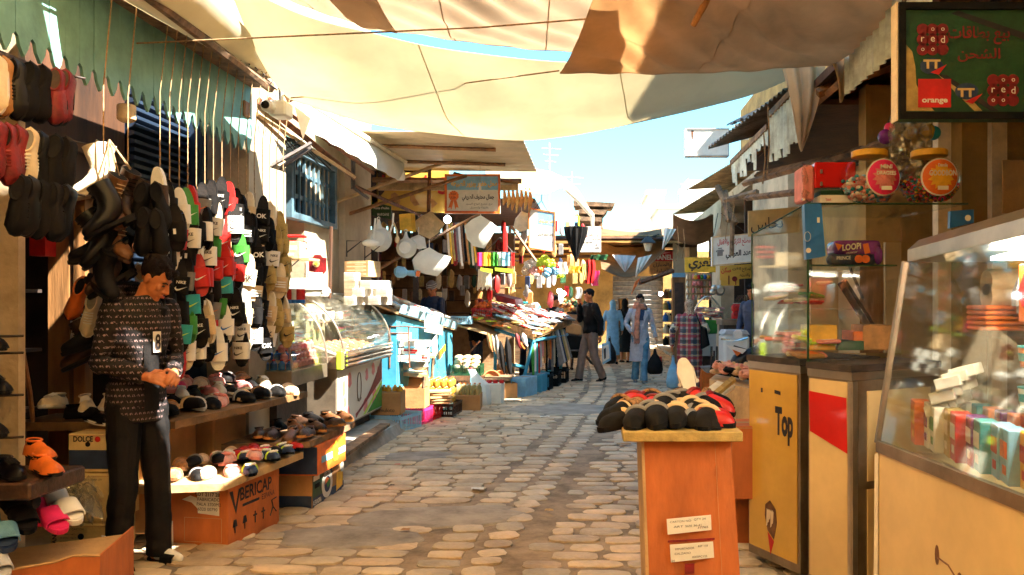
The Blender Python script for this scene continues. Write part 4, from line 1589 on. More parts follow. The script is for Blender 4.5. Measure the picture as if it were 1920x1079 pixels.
def ty(s_,x,z,size,y=-0.004,w=None,bold=0.02,flip=False):
 d=-1 if flip else 1
 return lambda mb:mb.text(s_,(x,y,z),(d,0,0),(0,0,d),size,w,bold)
def txx(s_,yv,z,size,x,w=None,bold=0.02,up=(0,0,1)):
 return lambda mb:mb.text(s_,(x,yv,z),(0,1,0),up,size,w,bold)
def ex1(t,M,dx,dy,h):
 face(t,M,'lettering','ink',[txx('BERICAP',dy*0.52,h*0.80,0.115,dx+0.003,dy*0.62,0.02),rect_x(dy*0.26,dy*0.58,h*0.58,h*0.625,dx+0.001),txx('ESPAÑA',dy*0.76,h*0.62,0.05,dx+0.003,dy*0.26,0.0)]+[(lambda mb,q=q:(mb.bb((dx+0.001,q-0.004,h*0.2),(dx+0.003,q+0.004,h*0.3)),mb.prism([(dx+0.002,q-0.025,h*0.3),(dx+0.002,q+0.025,h*0.3),(dx+0.002,q+0.012,h*0.42),(dx+0.002,q-0.012,h*0.42)],(0.001,0,0))))for q in(dy*0.12,dy*0.3)]+[(lambda mb,q=q:(mb.bb((dx+0.001,q-0.005,h*0.22),(dx+0.003,q+0.005,h*0.42)),mb.bb((dx+0.001,q-0.02,h*0.34),(dx+0.003,q+0.02,h*0.37))))for q in(dy*0.5,dy*0.66)]+[lambda mb:mb.tube([(dx+0.002,dy*0.8,h*0.22),(dx+0.002,dy*0.86,h*0.36),(dx+0.002,dy*0.83,h*0.48),(dx+0.002,dy*0.93,h*0.5)],0.005,4),lambda mb:mb.tube([(dx+0.002,dy*0.86,h*0.36),(dx+0.002,dy*0.93,h*0.25)],0.005,4),lambda mb:mb.prism([(dx+0.001,dy*0.02,h*0.9),(dx+0.001,dy*0.08,h*0.9),(dx+0.001,dy*0.13,h*0.62),(dx+0.001,dy*0.19,h*0.9),(dx+0.001,dy*0.22,h*0.9),(dx+0.001,dy*0.14,h*0.5)],(0.001,0,0))])
 face(t,M,'paper_label','card_white',[lambda mb:mb.prism([(dx*0.52,-0.002,h*0.55),(dx*0.86,-0.002,h*0.52),(dx*0.86,-0.002,h*0.93),(dx*0.5,-0.002,h*0.94)],(0,0.0015,0)),lambda mb:mb.prism([(dx*0.26,-0.002,h*0.76),(dx*0.42,-0.002,h*0.72),(dx*0.52,-0.002,h*0.62),(dx*0.5,-0.002,h*0.80),(dx*0.4,-0.002,h*0.83)],(0,0.0015,0))])
 face(t,M,'label_print','ink',[ty('LOT 2117 28',dx*0.68,h*0.86,0.03),ty('FABRICADO',dx*0.7,h*0.78,0.028,bold=0),ty('PALA 3700M2',dx*0.7,h*0.70,0.028,bold=0),ty('6020 00790',dx*0.68,h*0.62,0.028,bold=0)])
 face(t,M,'strap','card_edge',[rect_y(dx*0.3,dx*0.9,h*0.47,h*0.476),rect_y(dx*0.3,dx*0.9,h*0.08,h*0.086),rect_y(dx*0.3,dx*0.305,h*0.086,h*0.47),rect_y(dx*0.895,dx*0.9,h*0.086,h*0.47)])
carton('cardboard_box','large orange brown carton with bottle drawings under the low board',(-2.62,4.92,0.0),0.42,0.56,0.375,'card_orange',rot=-0.17,extra=ex1)
def ex2(t,M,dx,dy,h):
 x=dx+0.001
 face(t,M,'print_green','dark_green',[rect_x(0.0,dy*0.42,0.07,h-0.003,x)])
 face(t,M,'print_blue','navy',[rect_x(0.0,dy,0.004,0.069,x),rect_x(dy*0.42,dy*0.6,0.07,h-0.003,x),rect_y(0.01,dx-0.005,0.004,0.09)])
 face(t,M,'print_yellow','yellow',[lambda mb:mb.prism([(x+0.001,dy*0.74,0.02),(x+0.001,dy*0.96,0.04),(x+0.001,dy*0.96,h*0.62),(x+0.001,dy*0.76,h*0.66)],(0.001,0,0))])
 face(t,M,'emblem','card_white',[disc_x(dy*0.44,h*0.5,h*0.43,x+0.002),disc_x(dy*0.94,h*0.75,h*0.16,x+0.002)])
 face(t,M,'emblem_heart','navy',[disc_x(dy*0.44,h*0.48,h*0.24,x+0.004)])
 face(t,M,'emblem_leaf','green',[lambda mb:mb.prism([(x+0.006,dy*0.44,h*0.36),(x+0.006,dy*0.52,h*0.46),(x+0.006,dy*0.5,h*0.6),(x+0.006,dy*0.41,h*0.52)],(0.001,0,0))])
 face(t,M,'emblem_sun','orange',[lambda mb:mb.prism([(x+0.006,dy*0.36,h*0.5),(x+0.006,dy*0.5,h*0.62),(x+0.006,dy*0.42,h*0.7),(x+0.006,dy*0.36,h*0.64)],(0.001,0,0))])
 face(t,M,'lettering','ink',[txx('ALEX',dy*0.38,h*0.81,0.05,x+0.005,bold=0.03,up=(0,-0.2,1)),txx('ANDRIA',dy*0.53,h*0.78,0.035,x+0.005,bold=0.01,up=(0,0.3,1))])
 face(t,M,'side_lettering','card_white',[txx('ALEXANDRIA',dy*0.13,0.035,0.048,x+0.003,dy*0.25,0.02),rect_x(dy*0.02,dy*0.2,h*0.78,h*0.93,x+0.002)])
 face(t,M,'hand_hole','black',[rect_x(dy*0.06,dy*0.2,h*0.55,h*0.68,x+0.003),])
carton('fruit_box','printed fruit carton with a white ring emblem and pineapple, standing on the cobbles',(-2.42,5.8,0.0),0.40,0.62,0.245,'card',rot=-0.05,extra=ex2)
def ex3(t,M,dx,dy,h):
 x=dx+0.001
 face(t,M,'print_band','sky_blue',[rect_x(dy*0.12,dy*0.97,h*0.36,h*0.58,x)])
 face(t,M,'badge','yellow',[disc_x(dy*0.6,h*0.5,h*0.33,x+0.002,6),disc_x(dy*0.6,h*0.85,0.02,x+0.002)])
 face(t,M,'badge_centre','orange',[disc_x(dy*0.6,h*0.5,h*0.2,x+0.004)])
 face(t,M,'front_print','navy',[rect_y(0.004,dx-0.004,0.01,h-0.01)])
carton('fruit_box','orange fruit carton with a blue band and yellow badge, upper of the two printed cartons',(-2.36,5.74,0.25),0.40,0.56,0.215,'orange',rot=-0.05,extra=ex3)
def ex4(t,M,dx,dy,h):
 face(t,M,'lettering','ink',[ty('DOLCE',0.085,h*0.87,0.042,w=0.11,bold=0.04)])
 face(t,M,'blue_panel','navy',[rect_y(0.005,dx-0.005,0.02,h*0.58)])
 face(t,M,'red_mark','red',[disc_y(0.165,h*0.86,0.016)])
 face(t,M,'hand_hole','black',[disc_y(0.11,h*0.73,0.014)])
carton('cardboard_box','yellow and navy carton on top of the stack behind the boy',(-2.92,4.46,0.545),0.26,0.24,0.215,'card_pale',extra=ex4)
def ex5(t,M,dx,dy,h):
 face(t,M,'lettering','ink',[ty('20 KG',0.05,h*0.90,0.028,flip=True),ty('NET WEIGHT GUARANTEED',0.17,h*0.90,0.014,bold=0,flip=True,w=0.14)])
 face(t,M,'red_lettering','dark_red',[ty('CORONDS & CO',0.07,h*0.2,0.03,flip=True,w=0.13)])
 face(t,M,'hand_hole','black',[disc_y(0.09,h*0.62,0.014)])
carton('cardboard_box','plain yellow carton with upside-down writing, middle of the stack behind the boy',(-2.95,4.42,0.275),0.30,0.27,0.265,'card_pale',rot=0.02,extra=ex5)
def ex6(t,M,dx,dy,h):
 face(t,M,'lettering','ink',[lambda mb:mb.text('BANANAS',(0.025,-0.004,h*0.45),(0,0,1),(-1,0,0),0.034,None,0.03),ty('CAJA DE CARTON',0.12,h*0.85,0.016,bold=0)]+[ty('reciclable y seguro',0.10,h*(0.7-0.12*k),0.012,bold=0)for k in range(3)])
 face(t,M,'hand_hole','black',[disc_y(0.17,h*0.62,0.017)])
carton('cardboard_box','lowest yellow carton of the stack behind the boy, lettering on its edge',(-2.98,4.40,0.10),0.31,0.28,0.17,'card_pale',extra=ex6)
t=thing('cardboard_box','ragged open orange carton heaped with rubber sandals in the bottom left corner','box',(-2.7,3.6,0))
m=MB('card_orange')
q0,q1,q2,q3=S(-40,1100,3.62),S(186,1010,3.85),V((-2.4,4.3,0.34)),V((-3.2,4.1,0.34))
q0=V((-2.80,3.55,0.27))
q1=V((-2.30,3.74,0.31))
m.prism([(q0.x,q0.y,0),(q1.x,q1.y,0),(q1.x,q1.y,q1.z),(q1.x-0.1,q1.y-0.04,q1.z+0.012),(q1.x-0.17,q1.y-0.06,q1.z-0.01),(q0.x,q0.y,q0.z)],(-0.006,0.01,0))
m.prism([(q1.x,q1.y,0),(q1.x-0.1,q1.y+0.45,0),(q1.x-0.1,q1.y+0.45,0.32),(q1.x,q1.y,0.31)],(-0.01,0,0))
m.obj('carton',t)
m=MB('card_edge')
m.prism([(-2.85,3.6,0.2),(-2.33,3.8,0.24),(-2.43,4.2,0.27),(-3.0,4.0,0.24)],(0,0,0.01))
m.tube([(q1.x,q1.y,q1.z),(q1.x-0.1,q1.y-0.04,q1.z+0.012),(q1.x-0.17,q1.y-0.06,q1.z-0.01),(q0.x,q0.y,q0.z)],0.006,4)
m.obj('torn_edge',t)
flip={'nv':make_slide('navy','jeans',None,None),'bk':make_slide('black','black',None,None),'pk':make_slide('hot_pink','hot_pink',None,None),'wh':make_slide('white','white',None,None),'lv':make_slide('pale_grey','pale_grey',None,None)}
for k,px_,py_,Y,a,lab in[('nv',0,985,3.72,0.75,'blue rubber slide lying at the front of the corner carton'),('nv',-30,960,3.8,0.7,'blue rubber slide half out of view in the corner carton'),('bk',32,955,3.85,0.8,'broad black rubber slide in the corner carton'),('bk',8,930,3.95,0.9,'second black rubber slide behind the broad one'),('pk',76,958,3.92,0.95,'hot pink sandal nearest the torn carton edge'),('pk',58,942,4.02,0.8,'hot pink sandal behind its twin in the carton'),('wh',108,942,4.0,0.9,'white rubber sandal beside the pink pair'),('wh',92,922,4.1,0.8,'white rubber sandal under the plastic film'),('lv',-28,1040,3.6,0.9,'pale lilac slide cut off by the lower left corner')]:
 put(flip[k],S(px_,py_,Y),(math.sin(a),-math.cos(a),-0.28),(0.15,-0.2,1),lab,'rubber sandals in the corner carton',s=1.0)
m=MB('film')
for q in range(5):
 m.grid(lambda u,v:S(60+q*18+60*u+12*noise.noise(V((u*5,v*5,q))),985-60*v-28*math.sin(u*PI)+14*noise.noise(V((u*6,v*6,q+9))),4.1+0.25*v+0.05*noise.noise(V((u*7,v*7,q+3)))),14,14,0.001)
tag(m.obj('plastic_film',sm=20),'crumpled clear plastic film behind the pink sandals','plastic film')
t=thing('wheeled_rack','dark wheeled trolley of black and orange trainers at the left edge','trolley',S(20,900,3.7))
m=MB('dark_brown')
m.bb((-2.95,3.6,0.60),(-2.53,4.0,0.68),bev=0.01)
m.obj('tray',t)
m=MB('iron')
for z in(0.85,1.05,1.25,1.33):
 m.tube([(-3.0,3.75,z),(-2.70,3.8,z+0.005)],0.006,4)
m.tube([(-2.98,3.85,0.1),(-2.98,3.85,1.4)],0.012,5)
m.obj('wire_shelf',t)
m=MB('black')
m.lathe([(0.005,-0.012),(0.03,-0.012),(0.03,0.012),(0.005,0.012)],(-2.58,3.7,0.57),Matrix.Rotation(PI/2,4,'Y'),14)
m.obj('wheel',t)
for i,(x,y,z,k)in enumerate([(-2.93,3.8,0.69,'bkl'),(-2.80,3.78,0.69,'bkl'),(-2.68,3.85,0.69,'or'),(-2.78,3.95,0.74,'or'),(-2.94,3.85,0.87,'bk'),(-2.92,3.85,1.07,'bkl'),(-2.94,3.85,1.27,'bk')]):
 put(SH[k][0],(x,y,z),(0.8,-0.6,0),(0,0,1),'%s %s'%(SH[k][1],['at the left end of the trolley tray','with a chain lace on the trolley tray','at the right front of the trolley tray','lying behind on the trolley tray','alone on the lowest wire shelf','alone on the middle wire shelf','alone on the top wire shelf'][i]),'trainers on the trolley')
m=MB('brown')
m.tube([S(14,565,4.15),S(24,562,4.15),S(30,585,4.18),S(56,735,4.3),S(62,790,4.35)],0.012,7)
tag(m.obj('walking_stick'),'brown walking stick leaning beside the ochre pillar','stick')
m=MB('red')
m.bb(S(55,480,4.9),S(95,430,4.95)+V((0,0.05,0)))
tag(m.obj('shoe_box'),'red box glowing in the dark shop behind the hanging shoes','box')
m=MB('card_orange')
m.bb(S(218,470,4.95),S(256,400,5.1),bev=0.005)
tag(m.obj('shoe_box'),'orange box glimpsed behind the bunch of boots','box')
for t in HID:
 pass
def purge():
 """removes the prototypes the copies were made from"""
 def rm(o_):
  for ch in KIDS.get(o_.name,[]):
   rm(ch)
  bpy.data.objects.remove(o_)
 for t_ in HID:
  rm(t_)
 HID.clear()
# ---------------------------------------------------------------- people
def hand(mb,wr,d,nrm,side=1,curl=0.9,k=1.0,r=0.0085):
 """palm, four unequal bent fingers and a thumb; d = pointing direction, nrm = palm normal"""
 d,nrm=V(d).normalized(),V(nrm)
 nrm=(nrm-d*nrm.dot(d)).normalized()
 ac=d.cross(nrm).normalized()*side
 wr=V(wr)
 B=Matrix((ac,d,nrm)).transposed()
 mb.ball(wr+d*0.045*k,(0.038*k,0.05*k,0.014*k),10,B)
 mb.tube([wr-d*0.02,wr+d*0.03*k],[0.024*k,0.026*k],8)
 for i,ln in enumerate((0.068,0.078,0.072,0.056)):
  b=wr+d*0.078*k+ac*(0.033-0.0218*i)*k
  pts=[b-d*0.02*k,b]
  dd=d.copy()
  for j,fr in enumerate((0.42,0.32,0.26)):
   a=curl*(0.45+0.3*j)
   dd=(d*math.cos(a)+nrm*math.sin(a)).normalized()
   pts.append(pts[-1]+dd*ln*fr*k)
  mb.tube(pts,[r*k,r*k,r*0.95*k,r*0.88*k,r*0.75*k],7)
  mb.ball(pts[-1],r*0.75*k,6)
 b=wr+d*0.025*k+ac*0.032*k
 p=[b-ac*0.015*k,b+ac*0.018*k+d*0.018*k+nrm*0.006,b+ac*0.028*k+d*0.045*k+nrm*0.018*k,b+ac*0.024*k+d*0.066*k+nrm*0.03*k]
 mb.tube(p,[0.012*k,0.0105*k,0.0095*k,0.0075*k],7)
 mb.ball(p[-1],0.0075*k,6)
def head_parts(mb,c,M):
 def q(x,y,z):
  return c+M@V((x,y,z))
 mb.ball(q(0,0.012,0.03),(0.076,0.094,0.088),14,M)
 mb.ball(q(0,-0.022,-0.025),(0.060,0.068,0.080),14,M)
 mb.ball(q(0,-0.060,-0.082),(0.026,0.022,0.022),10,M)
 mb.ball(q(0,-0.074,0.036),(0.048,0.016,0.012),10,M)
 mb.tube([q(0,-0.082,0.026),q(0,-0.098,0.002),q(0,-0.108,-0.018),q(0,-0.096,-0.03)],[0.008,0.0095,0.013,0.010],8)
 for s_ in(-1,1):
  mb.ball(q(s_*0.013,-0.094,-0.024),0.008,6)
  mb.ball(q(s_*0.040,-0.066,-0.012),(0.020,0.016,0.018),8,M)
  mb.ball(q(s_*0.079,0.010,-0.002),(0.009,0.018,0.030),8,M)
 mb.ball(q(0,-0.084,-0.055),(0.022,0.012,0.010),8,M)
def person(label,base,H=1.7,yaw=0.0,head=(0,0,0),arms=None,legs=None,skin='skin',top='black',sleeve=None,hem=0.88,topw=1.0,bottom='navy',coat=None,shoe='black',vox=0.011,hair='hair',hijab=None,beanie=None,cat='person',lean=0.0,legw=1.0,shoes=True,slim=(0.94,0.96),hands=(1,1),hd=(0.9,0.9),hat=None,trousers=True,neckz=0,socks=None,wr_=0.006,group=None):
 """arms: [(elbow),(wrist)] for left and right in body space, front = -y; legs likewise [(knee),(ankle),(toe)]"""
 t=thing('person',label,cat,base,yaw,group)
 Mw=W[t.name]
 k=H/1.72
 sc=Mw@Matrix.Diagonal((k*slim[0],k*slim[1],k,1))
 def P(x,y,z):
  y2=y-lean*max(0,z-0.9)
  return V((x,y2,z))
 arms=arms or[((-0.27,0.02,1.14),(-0.27,-0.06,0.9)),((0.27,0.02,1.14),(0.27,-0.06,0.9))]
 legs=legs or[((-0.10,-0.02,0.48),(-0.11,0.02,0.08)),((0.10,-0.02,0.48),(0.11,0.02,0.08))]
 sh=[P(-0.185,0,1.40),P(0.185,0,1.40)]
 hp=[V((-0.085,0,0.90)),V((0.085,0,0.90))]
 hr,hpth,hyw=head
 HM=(Matrix.Rotation(hyw,3,'Z')@Matrix.Rotation(hpth,3,'X')@Matrix.Rotation(hr,3,'Y'))
 nb=P(0,0.005,1.45)
 hc=nb+HM@V((0,-0.02,0.145))
 arms=[[P(*a[0]),P(*a[1])]for a in arms]
 def torso(mb,o_,z0=0.86,wz=1.0):
  prof=[(z0,0.150,0.105),(0.95,0.158,0.112),(1.05,0.135,0.10),(1.18,0.148,0.108),(1.30,0.168,0.115),(1.39,0.165,0.10),(1.44,0.11,0.08),(1.47,0.06,0.058)]
  rings=[]
  for z,rx_,ry_ in prof:
   c=P(0,0.005,z)
   rings.append([c+V(((rx_*wz+o_)*math.cos(2*PI*i/18),(ry_+o_)*math.sin(2*PI*i/18),0))for i in range(18)])
  mb.loft(rings)
 mb=MB()
 mb.M=sc
 torso(mb,0)
 mb.tube([nb-V((0,0,0.04)),hc+HM@V((0,0.015,-0.05))],[0.056,0.052],12)
 head_parts(mb,hc,HM)
 dirs=[]
 for i in(0,1):
  e,w_=arms[i]
  mb.limb([sh[i],e,w_],[0.045,0.037,0.025],8)
  d=(w_-e).normalized()
  dirs.append(d)
  if hands[i]:
   h_=hd[i]if isinstance(hd[i],tuple)else(None,None,hd[i])
   dd,nn,cu=h_
   hand(mb,w_,dd or d,nn or V((-(1 if i else-1)*0.8,-0.3,0.1)),side=(-1 if i else 1),curl=cu,r=0.0095 if vox>0.008 else 0.0088)
 for i in(0,1):
  kn,an=V(legs[i][0]),V(legs[i][1])
  mb.limb([hp[i],kn,an],[0.075,0.052,0.036],8)
  fd=V(legs[i][2])if len(legs[i])>2 else V((0,-1,0))
  fd.normalize()
  mb.limb([an+V((0,0,-0.03))-fd*0.03,an+V((0,0,-0.045))+fd*0.13],[0.034,0.026],8)
 body=mb.fuse('body',t,skin,vox*k,3)
 for s_ in(-1,1):
  mb=MB('ink')
  mb.M=sc
  mb.ball(hc+HM@V((s_*0.030,-0.0805,0.008)),(0.013,0.007,0.0048),8,HM)
  mb.obj('eye',body)
  mb=MB('hair')
  mb.M=sc
  mb.tube([hc+HM@V((s_*0.014,-0.090,0.026)),hc+HM@V((s_*0.032,-0.089,0.031)),hc+HM@V((s_*0.050,-0.078,0.024))],0.0042,5)
  mb.obj('eyebrow',body)
 mb=MB('lips')
 mb.M=sc
 mb.tube([hc+HM@V((-0.020,-0.090,-0.053)),hc+HM@V((0,-0.0985,-0.051)),hc+HM@V((0.020,-0.090,-0.053))],[0.003,0.0065,0.003],6)
 mb.obj('lips',body)
 if trousers and not coat or(coat and trousers):
  mb=MB()
  mb.M=sc
  mb.loft([[V((rx_*math.cos(2*PI*i/16),0.005+ry_*math.sin(2*PI*i/16),z))for i in range(16)]for z,rx_,ry_ in((0.80,0.165,0.118),(0.9,0.17,0.122),(1.0,0.15,0.112))])
  for i in(0,1):
   kn,an=V(legs[i][0]),V(legs[i][1])
   lo=an.lerp(kn,-0.02)+V((0,0,-0.015))
   mid=an.lerp(kn,0.5)
   mb.limb([hp[i]+V((0,0,-0.02)),hp[i].lerp(kn,0.5),kn,mid],[0.094*legw,0.085*legw,0.070*legw,0.068*legw],10)
   mb.tube([mid,an.lerp(kn,0.15),lo],[0.068*legw,0.066*legw,0.068*legw],12)
  mb.fuse('trousers',t,bottom,vox*k,4,wrinkle=wr_,ws=5)
 mb=MB()
 mb.M=sc
 torso(mb,0.026*topw,0.9 if not coat else 0.9,1.0)
 n=18
 if coat:
  rings=[]
  for z,rx_,ry_ in coat:
   c=P(0,0.005,z)
   rings.append([c+V((rx_*math.cos(2*PI*i/n),ry_*math.sin(2*PI*i/n),0))for i in range(n)])
  mb.loft(rings)
 else:
  rings=[]
  for z,ex in((hem,0.028),(hem+0.05,0.032),(1.0,0.026)):
   c=P(0,0.005,z)
   rings.append([c+V(((0.155+ex*topw)*math.cos(2*PI*i/n),(0.11+ex*topw)*math.sin(2*PI*i/n),0))for i in range(n)])
  mb.loft(rings)
 for i in(0,1):
  e,w_=arms[i]
  mb.limb([sh[i]+V((0,0,-0.01)),sh[i].lerp(e,0.5),e,e.lerp(w_,0.5)],[0.066*topw,0.062*topw,0.054*topw,0.048*topw],10)
  mb.tube([e.lerp(w_,0.45),e.lerp(w_,0.97)],[0.05*topw,0.040*topw],10)
 to=mb.fuse('jacket' if not coat else 'coat',t,top,vox*k,2,wrinkle=wr_,ws=10)
 if shoes:
  for i in(0,1):
   an=V(legs[i][1])
   fd=V(legs[i][2])if len(legs[i])>2 else V((0,-1,0))
   fd.normalize()
   mb=MB()
   mb.M=sc
   b=an+V((0,0,-0.040))
   side_=fd.cross(V((0,0,1))).normalized()
   upv=side_.cross(fd).normalized()
   Bm=Matrix((side_,fd,upv)).transposed()
   mb.ball(b-fd*0.04,(0.040,0.05,0.042),10,Bm)
   mb.ball(b+fd*0.05+V((0,0,-0.004)),(0.044,0.09,0.036),10,Bm)
   mb.ball(b+fd*0.12+V((0,0,-0.010)),(0.044,0.055,0.027),10,Bm)
   mb.fuse('shoe',t,shoe,0.010*k,2)
 if hijab:
  mb=MB()
  mb.M=sc
  mb.ball(hc+HM@V((0,0.028,0.035)),(0.092,0.100,0.105),14,HM)
  mb.tube([hc+HM@V((0,0.035,0.0)),hc+HM@V((0,0.030,-0.09)),nb+V((0,0.0,0.0)),nb+V((0,0.0,-0.09))],[0.085,0.080,0.10,0.14],14)
  mb.ball(nb+V((0,-0.02,0.02)),(0.10,0.095,0.05),12)
  mb.fuse('headscarf',t,hijab,vox*k,2,wrinkle=0.008,ws=16)
 elif hair:
  mb=MB()
  mb.M=sc
  r_=random.Random(3)
  mb.ball(hc+HM@V((0,0.024,0.045)),(0.085,0.092,0.086),14,HM)
  for j in range(110):
   a,b=r_.uniform(0,2*PI),r_.uniform(0.25,1.45)
   x,y,z=math.cos(a)*math.cos(b),math.sin(a)*math.cos(b),math.sin(b)
   if y<-0.5 and b<0.75:
    continue
   mb.ball(hc+HM@V((x*0.083,0.022+y*0.094,0.045+z*0.088)),r_.uniform(0.010,0.017),6)
  if hair!='hair_short':
   for j in range(12):
    mb.ball(hc+HM@V((r_.uniform(-0.05,0.05),-0.075+r_.uniform(-0.012,0.01),0.075+r_.uniform(-0.015,0.03))),r_.uniform(0.014,0.022),6)
  mb.fuse('hair',t,'hair',0.006*k if vox<0.008 else 0.009*k,2)
 if beanie:
  mb=MB(beanie)
  mb.M=sc
  mb.ball(hc+HM@V((0,0.018,0.058)),(0.090,0.105,0.088),16,HM)
  mb.obj('beanie',t)
  mb=MB('pale_grey' if beanie!='dark_red' else 'dark_red')
  mb.M=sc
  for zz in(0.03,0.062,0.094):
   rr_=0.107*math.sqrt(max(0.1,1-((zz-0.058)/0.088)**2))
   mb.tube([hc+HM@V((rr_*0.86*math.cos(2*PI*i/20),0.018+rr_*math.sin(2*PI*i/20),zz))for i in range(21)],0.006,5,cap=False)
  mb.obj('beanie_stripe',t)
 return t,body,sc,hc,HM
def pattern_mats():
 m=mat('jacket_print',(0.006,0.003,0.003,1),0.8,0.4,9,0.25,30)
 t=m.node_tree
 N,L=t.nodes,t.links
 b=N['Principled BSDF']
 src=b.inputs['Base Color'].links[0].from_socket
 tc=N.new('ShaderNodeTexCoord')
 sep=N.new('ShaderNodeSeparateXYZ')
 L.new(tc.outputs['Object'],sep.inputs[0])
 def M_(op,a,b_=None):
  n_=N.new('ShaderNodeMath')
  n_.operation=op
  for i,v_ in enumerate((a,b_)):
   if v_ is None:
    continue
   if isinstance(v_,(int,float)):
    n_.inputs[i].default_value=v_
   else:
    L.new(v_,n_.inputs[i])
  return n_.outputs[0]
 zz=M_('MULTIPLY',sep.outputs[2],30)
 row_=M_('FLOOR',zz)
 fz=M_('SUBTRACT',M_('FRACT',zz),0.5)
 ux=M_('ADD',M_('MULTIPLY',M_('ARCTAN2',sep.outputs[1],sep.outputs[0]),6.4),M_('MULTIPLY',row_,0.5))
 fx=M_('SUBTRACT',M_('FRACT',ux),0.5)
 d1=M_('SQRT',M_('ADD',M_('MULTIPLY',fx,fx),M_('MULTIPLY',fz,fz)))
 c1=M_('LESS_THAN',d1,0.17)
 fx2=M_('SUBTRACT',M_('ABSOLUTE',fx),0.36)
 c2=M_('LESS_THAN',M_('ABSOLUTE',M_('SUBTRACT',M_('ADD',fx,M_('MULTIPLY',fz,0.7)),0.36)),0.07)
 c3=M_('MULTIPLY',c2,M_('LESS_THAN',M_('ABSOLUTE',fz),0.22))
 cc=M_('MAXIMUM',c1,c3)
 no=N.new('ShaderNodeTexNoise')
 no.inputs['Scale'].default_value=90
 L.new(tc.outputs['Object'],no.inputs[0])
 cc=M_('MULTIPLY',cc,M_('GREATER_THAN',no.outputs['Fac'],0.43))
 mm=N.new('ShaderNodeMix')
 mm.data_type='RGBA'
 L.new(cc,mm.inputs[0])
 L.new(src,mm.inputs[6])
 mm.inputs[7].default_value=(0.27,0.18,0.18,1)
 L.new(mm.outputs[2],b.inputs['Base Color'])
 m=mat('plaid',(0.42,0.30,0.29,1),0.9,0.1,14,0.2,100)
 t=m.node_tree
 N,L=t.nodes,t.links
 b=N['Principled BSDF']
 src=b.inputs['Base Color'].links[0].from_socket
 tc=N.new('ShaderNodeTexCoord')
 sep=N.new('ShaderNodeSeparateXYZ')
 L.new(tc.outputs['Object'],sep.inputs[0])
 def M2(op,a,b_=None):
  n_=N.new('ShaderNodeMath')
  n_.operation=op
  for i,v_ in enumerate((a,b_)):
   if v_ is None:
    continue
   if isinstance(v_,(int,float)):
    n_.inputs[i].default_value=v_
   else:
    L.new(v_,n_.inputs[i])
  return n_.outputs[0]
 def band(src_,fr,ph,wd):
  return M2('LESS_THAN',M2('ABSOLUTE',M2('SUBTRACT',M2('FRACT',M2('ADD',M2('MULTIPLY',src_,fr),ph)),0.5)),wd)
 x,z=sep.outputs[0],sep.outputs[2]
 cur=src
 for(fr,ph,wd,col,op)in((5.5,0.0,0.16,(0.03,0.05,0.06,1),0.75),(5.5,0.5,0.13,(0.40,0.015,0.03,1),0.7)):
  for ax_ in(x,z):
   mm=N.new('ShaderNodeMix')
   mm.data_type='RGBA'
   L.new(M2('MULTIPLY',band(ax_,fr,ph,wd),op),mm.inputs[0])
   L.new(cur,mm.inputs[6])
   mm.inputs[7].default_value=col
   cur=mm.outputs[2]
 for ax_ in(x,z):
  mm=N.new('ShaderNodeMix')
  mm.data_type='RGBA'
  L.new(M2('MULTIPLY',band(ax_,5.5,0.27,0.02),0.8),mm.inputs[0])
  L.new(cur,mm.inputs[6])
  mm.inputs[7].default_value=(0.75,0.50,0.16,1)
  cur=mm.outputs[2]
 L.new(cur,b.inputs['Base Color'])
pattern_mats()
bx=S(256,1066,4.5)
base=V((bx.x,4.5,0.0))
yaw=math.radians(58)
arms=[((-0.24,0.02,1.12),(-0.09,-0.22,1.05)),((0.25,0.0,1.12),(0.09,-0.24,1.06))]
legs=[((-0.11,-0.04,0.47),(-0.13,0.0,0.075),(-0.15,-1,-0.05)),((0.11,-0.05,0.47),(0.135,-0.03,0.075),(0.25,-1,-0.05))]
boy,body,sc,hc,HM=person('young man in a dark patterned puffer jacket looking down at his hands beside the sandals',base,1.79,yaw,lean=0.09,slim=(0.80,0.92),head=(0.0,0.6,0.45),arms=arms,legs=legs,top='jacket_print',hem=0.80,topw=1.12,bottom='black',legw=1.16,vox=0.0052,shoes=False,hd=((V((0.55,-0.75,-0.1)),V((0.7,0.1,-0.6)),0.95),(V((-0.5,-0.8,-0.15)),V((-0.6,0.2,-0.75)),1.1)),wr_=0.006)
mb=MB()
mb.M=sc
nb=V((0,0.005,1.45))
mb.tube([nb+V((0.115*math.cos(a),0.02+0.105*math.sin(a),0.01+0.05*math.sin(a)))for a in[PI*2*i/16-0.2-PI*0.28+0.0 for i in range(1,14)]],[0.03,0.036,0.042,0.045,0.05,0.052,0.054,0.052,0.05,0.045,0.042,0.036,0.03],10)
mb.ball(nb+V((0,0.12,-0.03)),(0.11,0.06,0.09),12)
mb.fuse('hood',boy,'jacket_print',0.008,2,wrinkle=0.008)
mb=MB('black')
mb.M=sc
mb.grid(lambda u,v:(-0.05+0.10*u,-0.158-0.012*math.sin(u*PI)+0.012*(v-0.5)+(0.07*max(0,v-0.85)/0.15 if v>0.85 else 0),0.86+0.60*v),8,14,0.006)
sh_=mb.obj('shirt',boy,sm=60)
mb=MB('card_white')
mb.M=sc
mb.prism([(-0.005,-0.186,1.17),(0.052,-0.178,1.17),(0.052,-0.176,1.28),(-0.005,-0.184,1.28)],(0,0.004,0))
mb.obj('patch',sh_)
mb=MB('ink')
mb.M=sc
mb.text('8',(0.024,-0.189,1.225),(1,0.12,0),(0,0,1),0.11,0.04,0.03)
mb.obj('patch_figure',sh_)
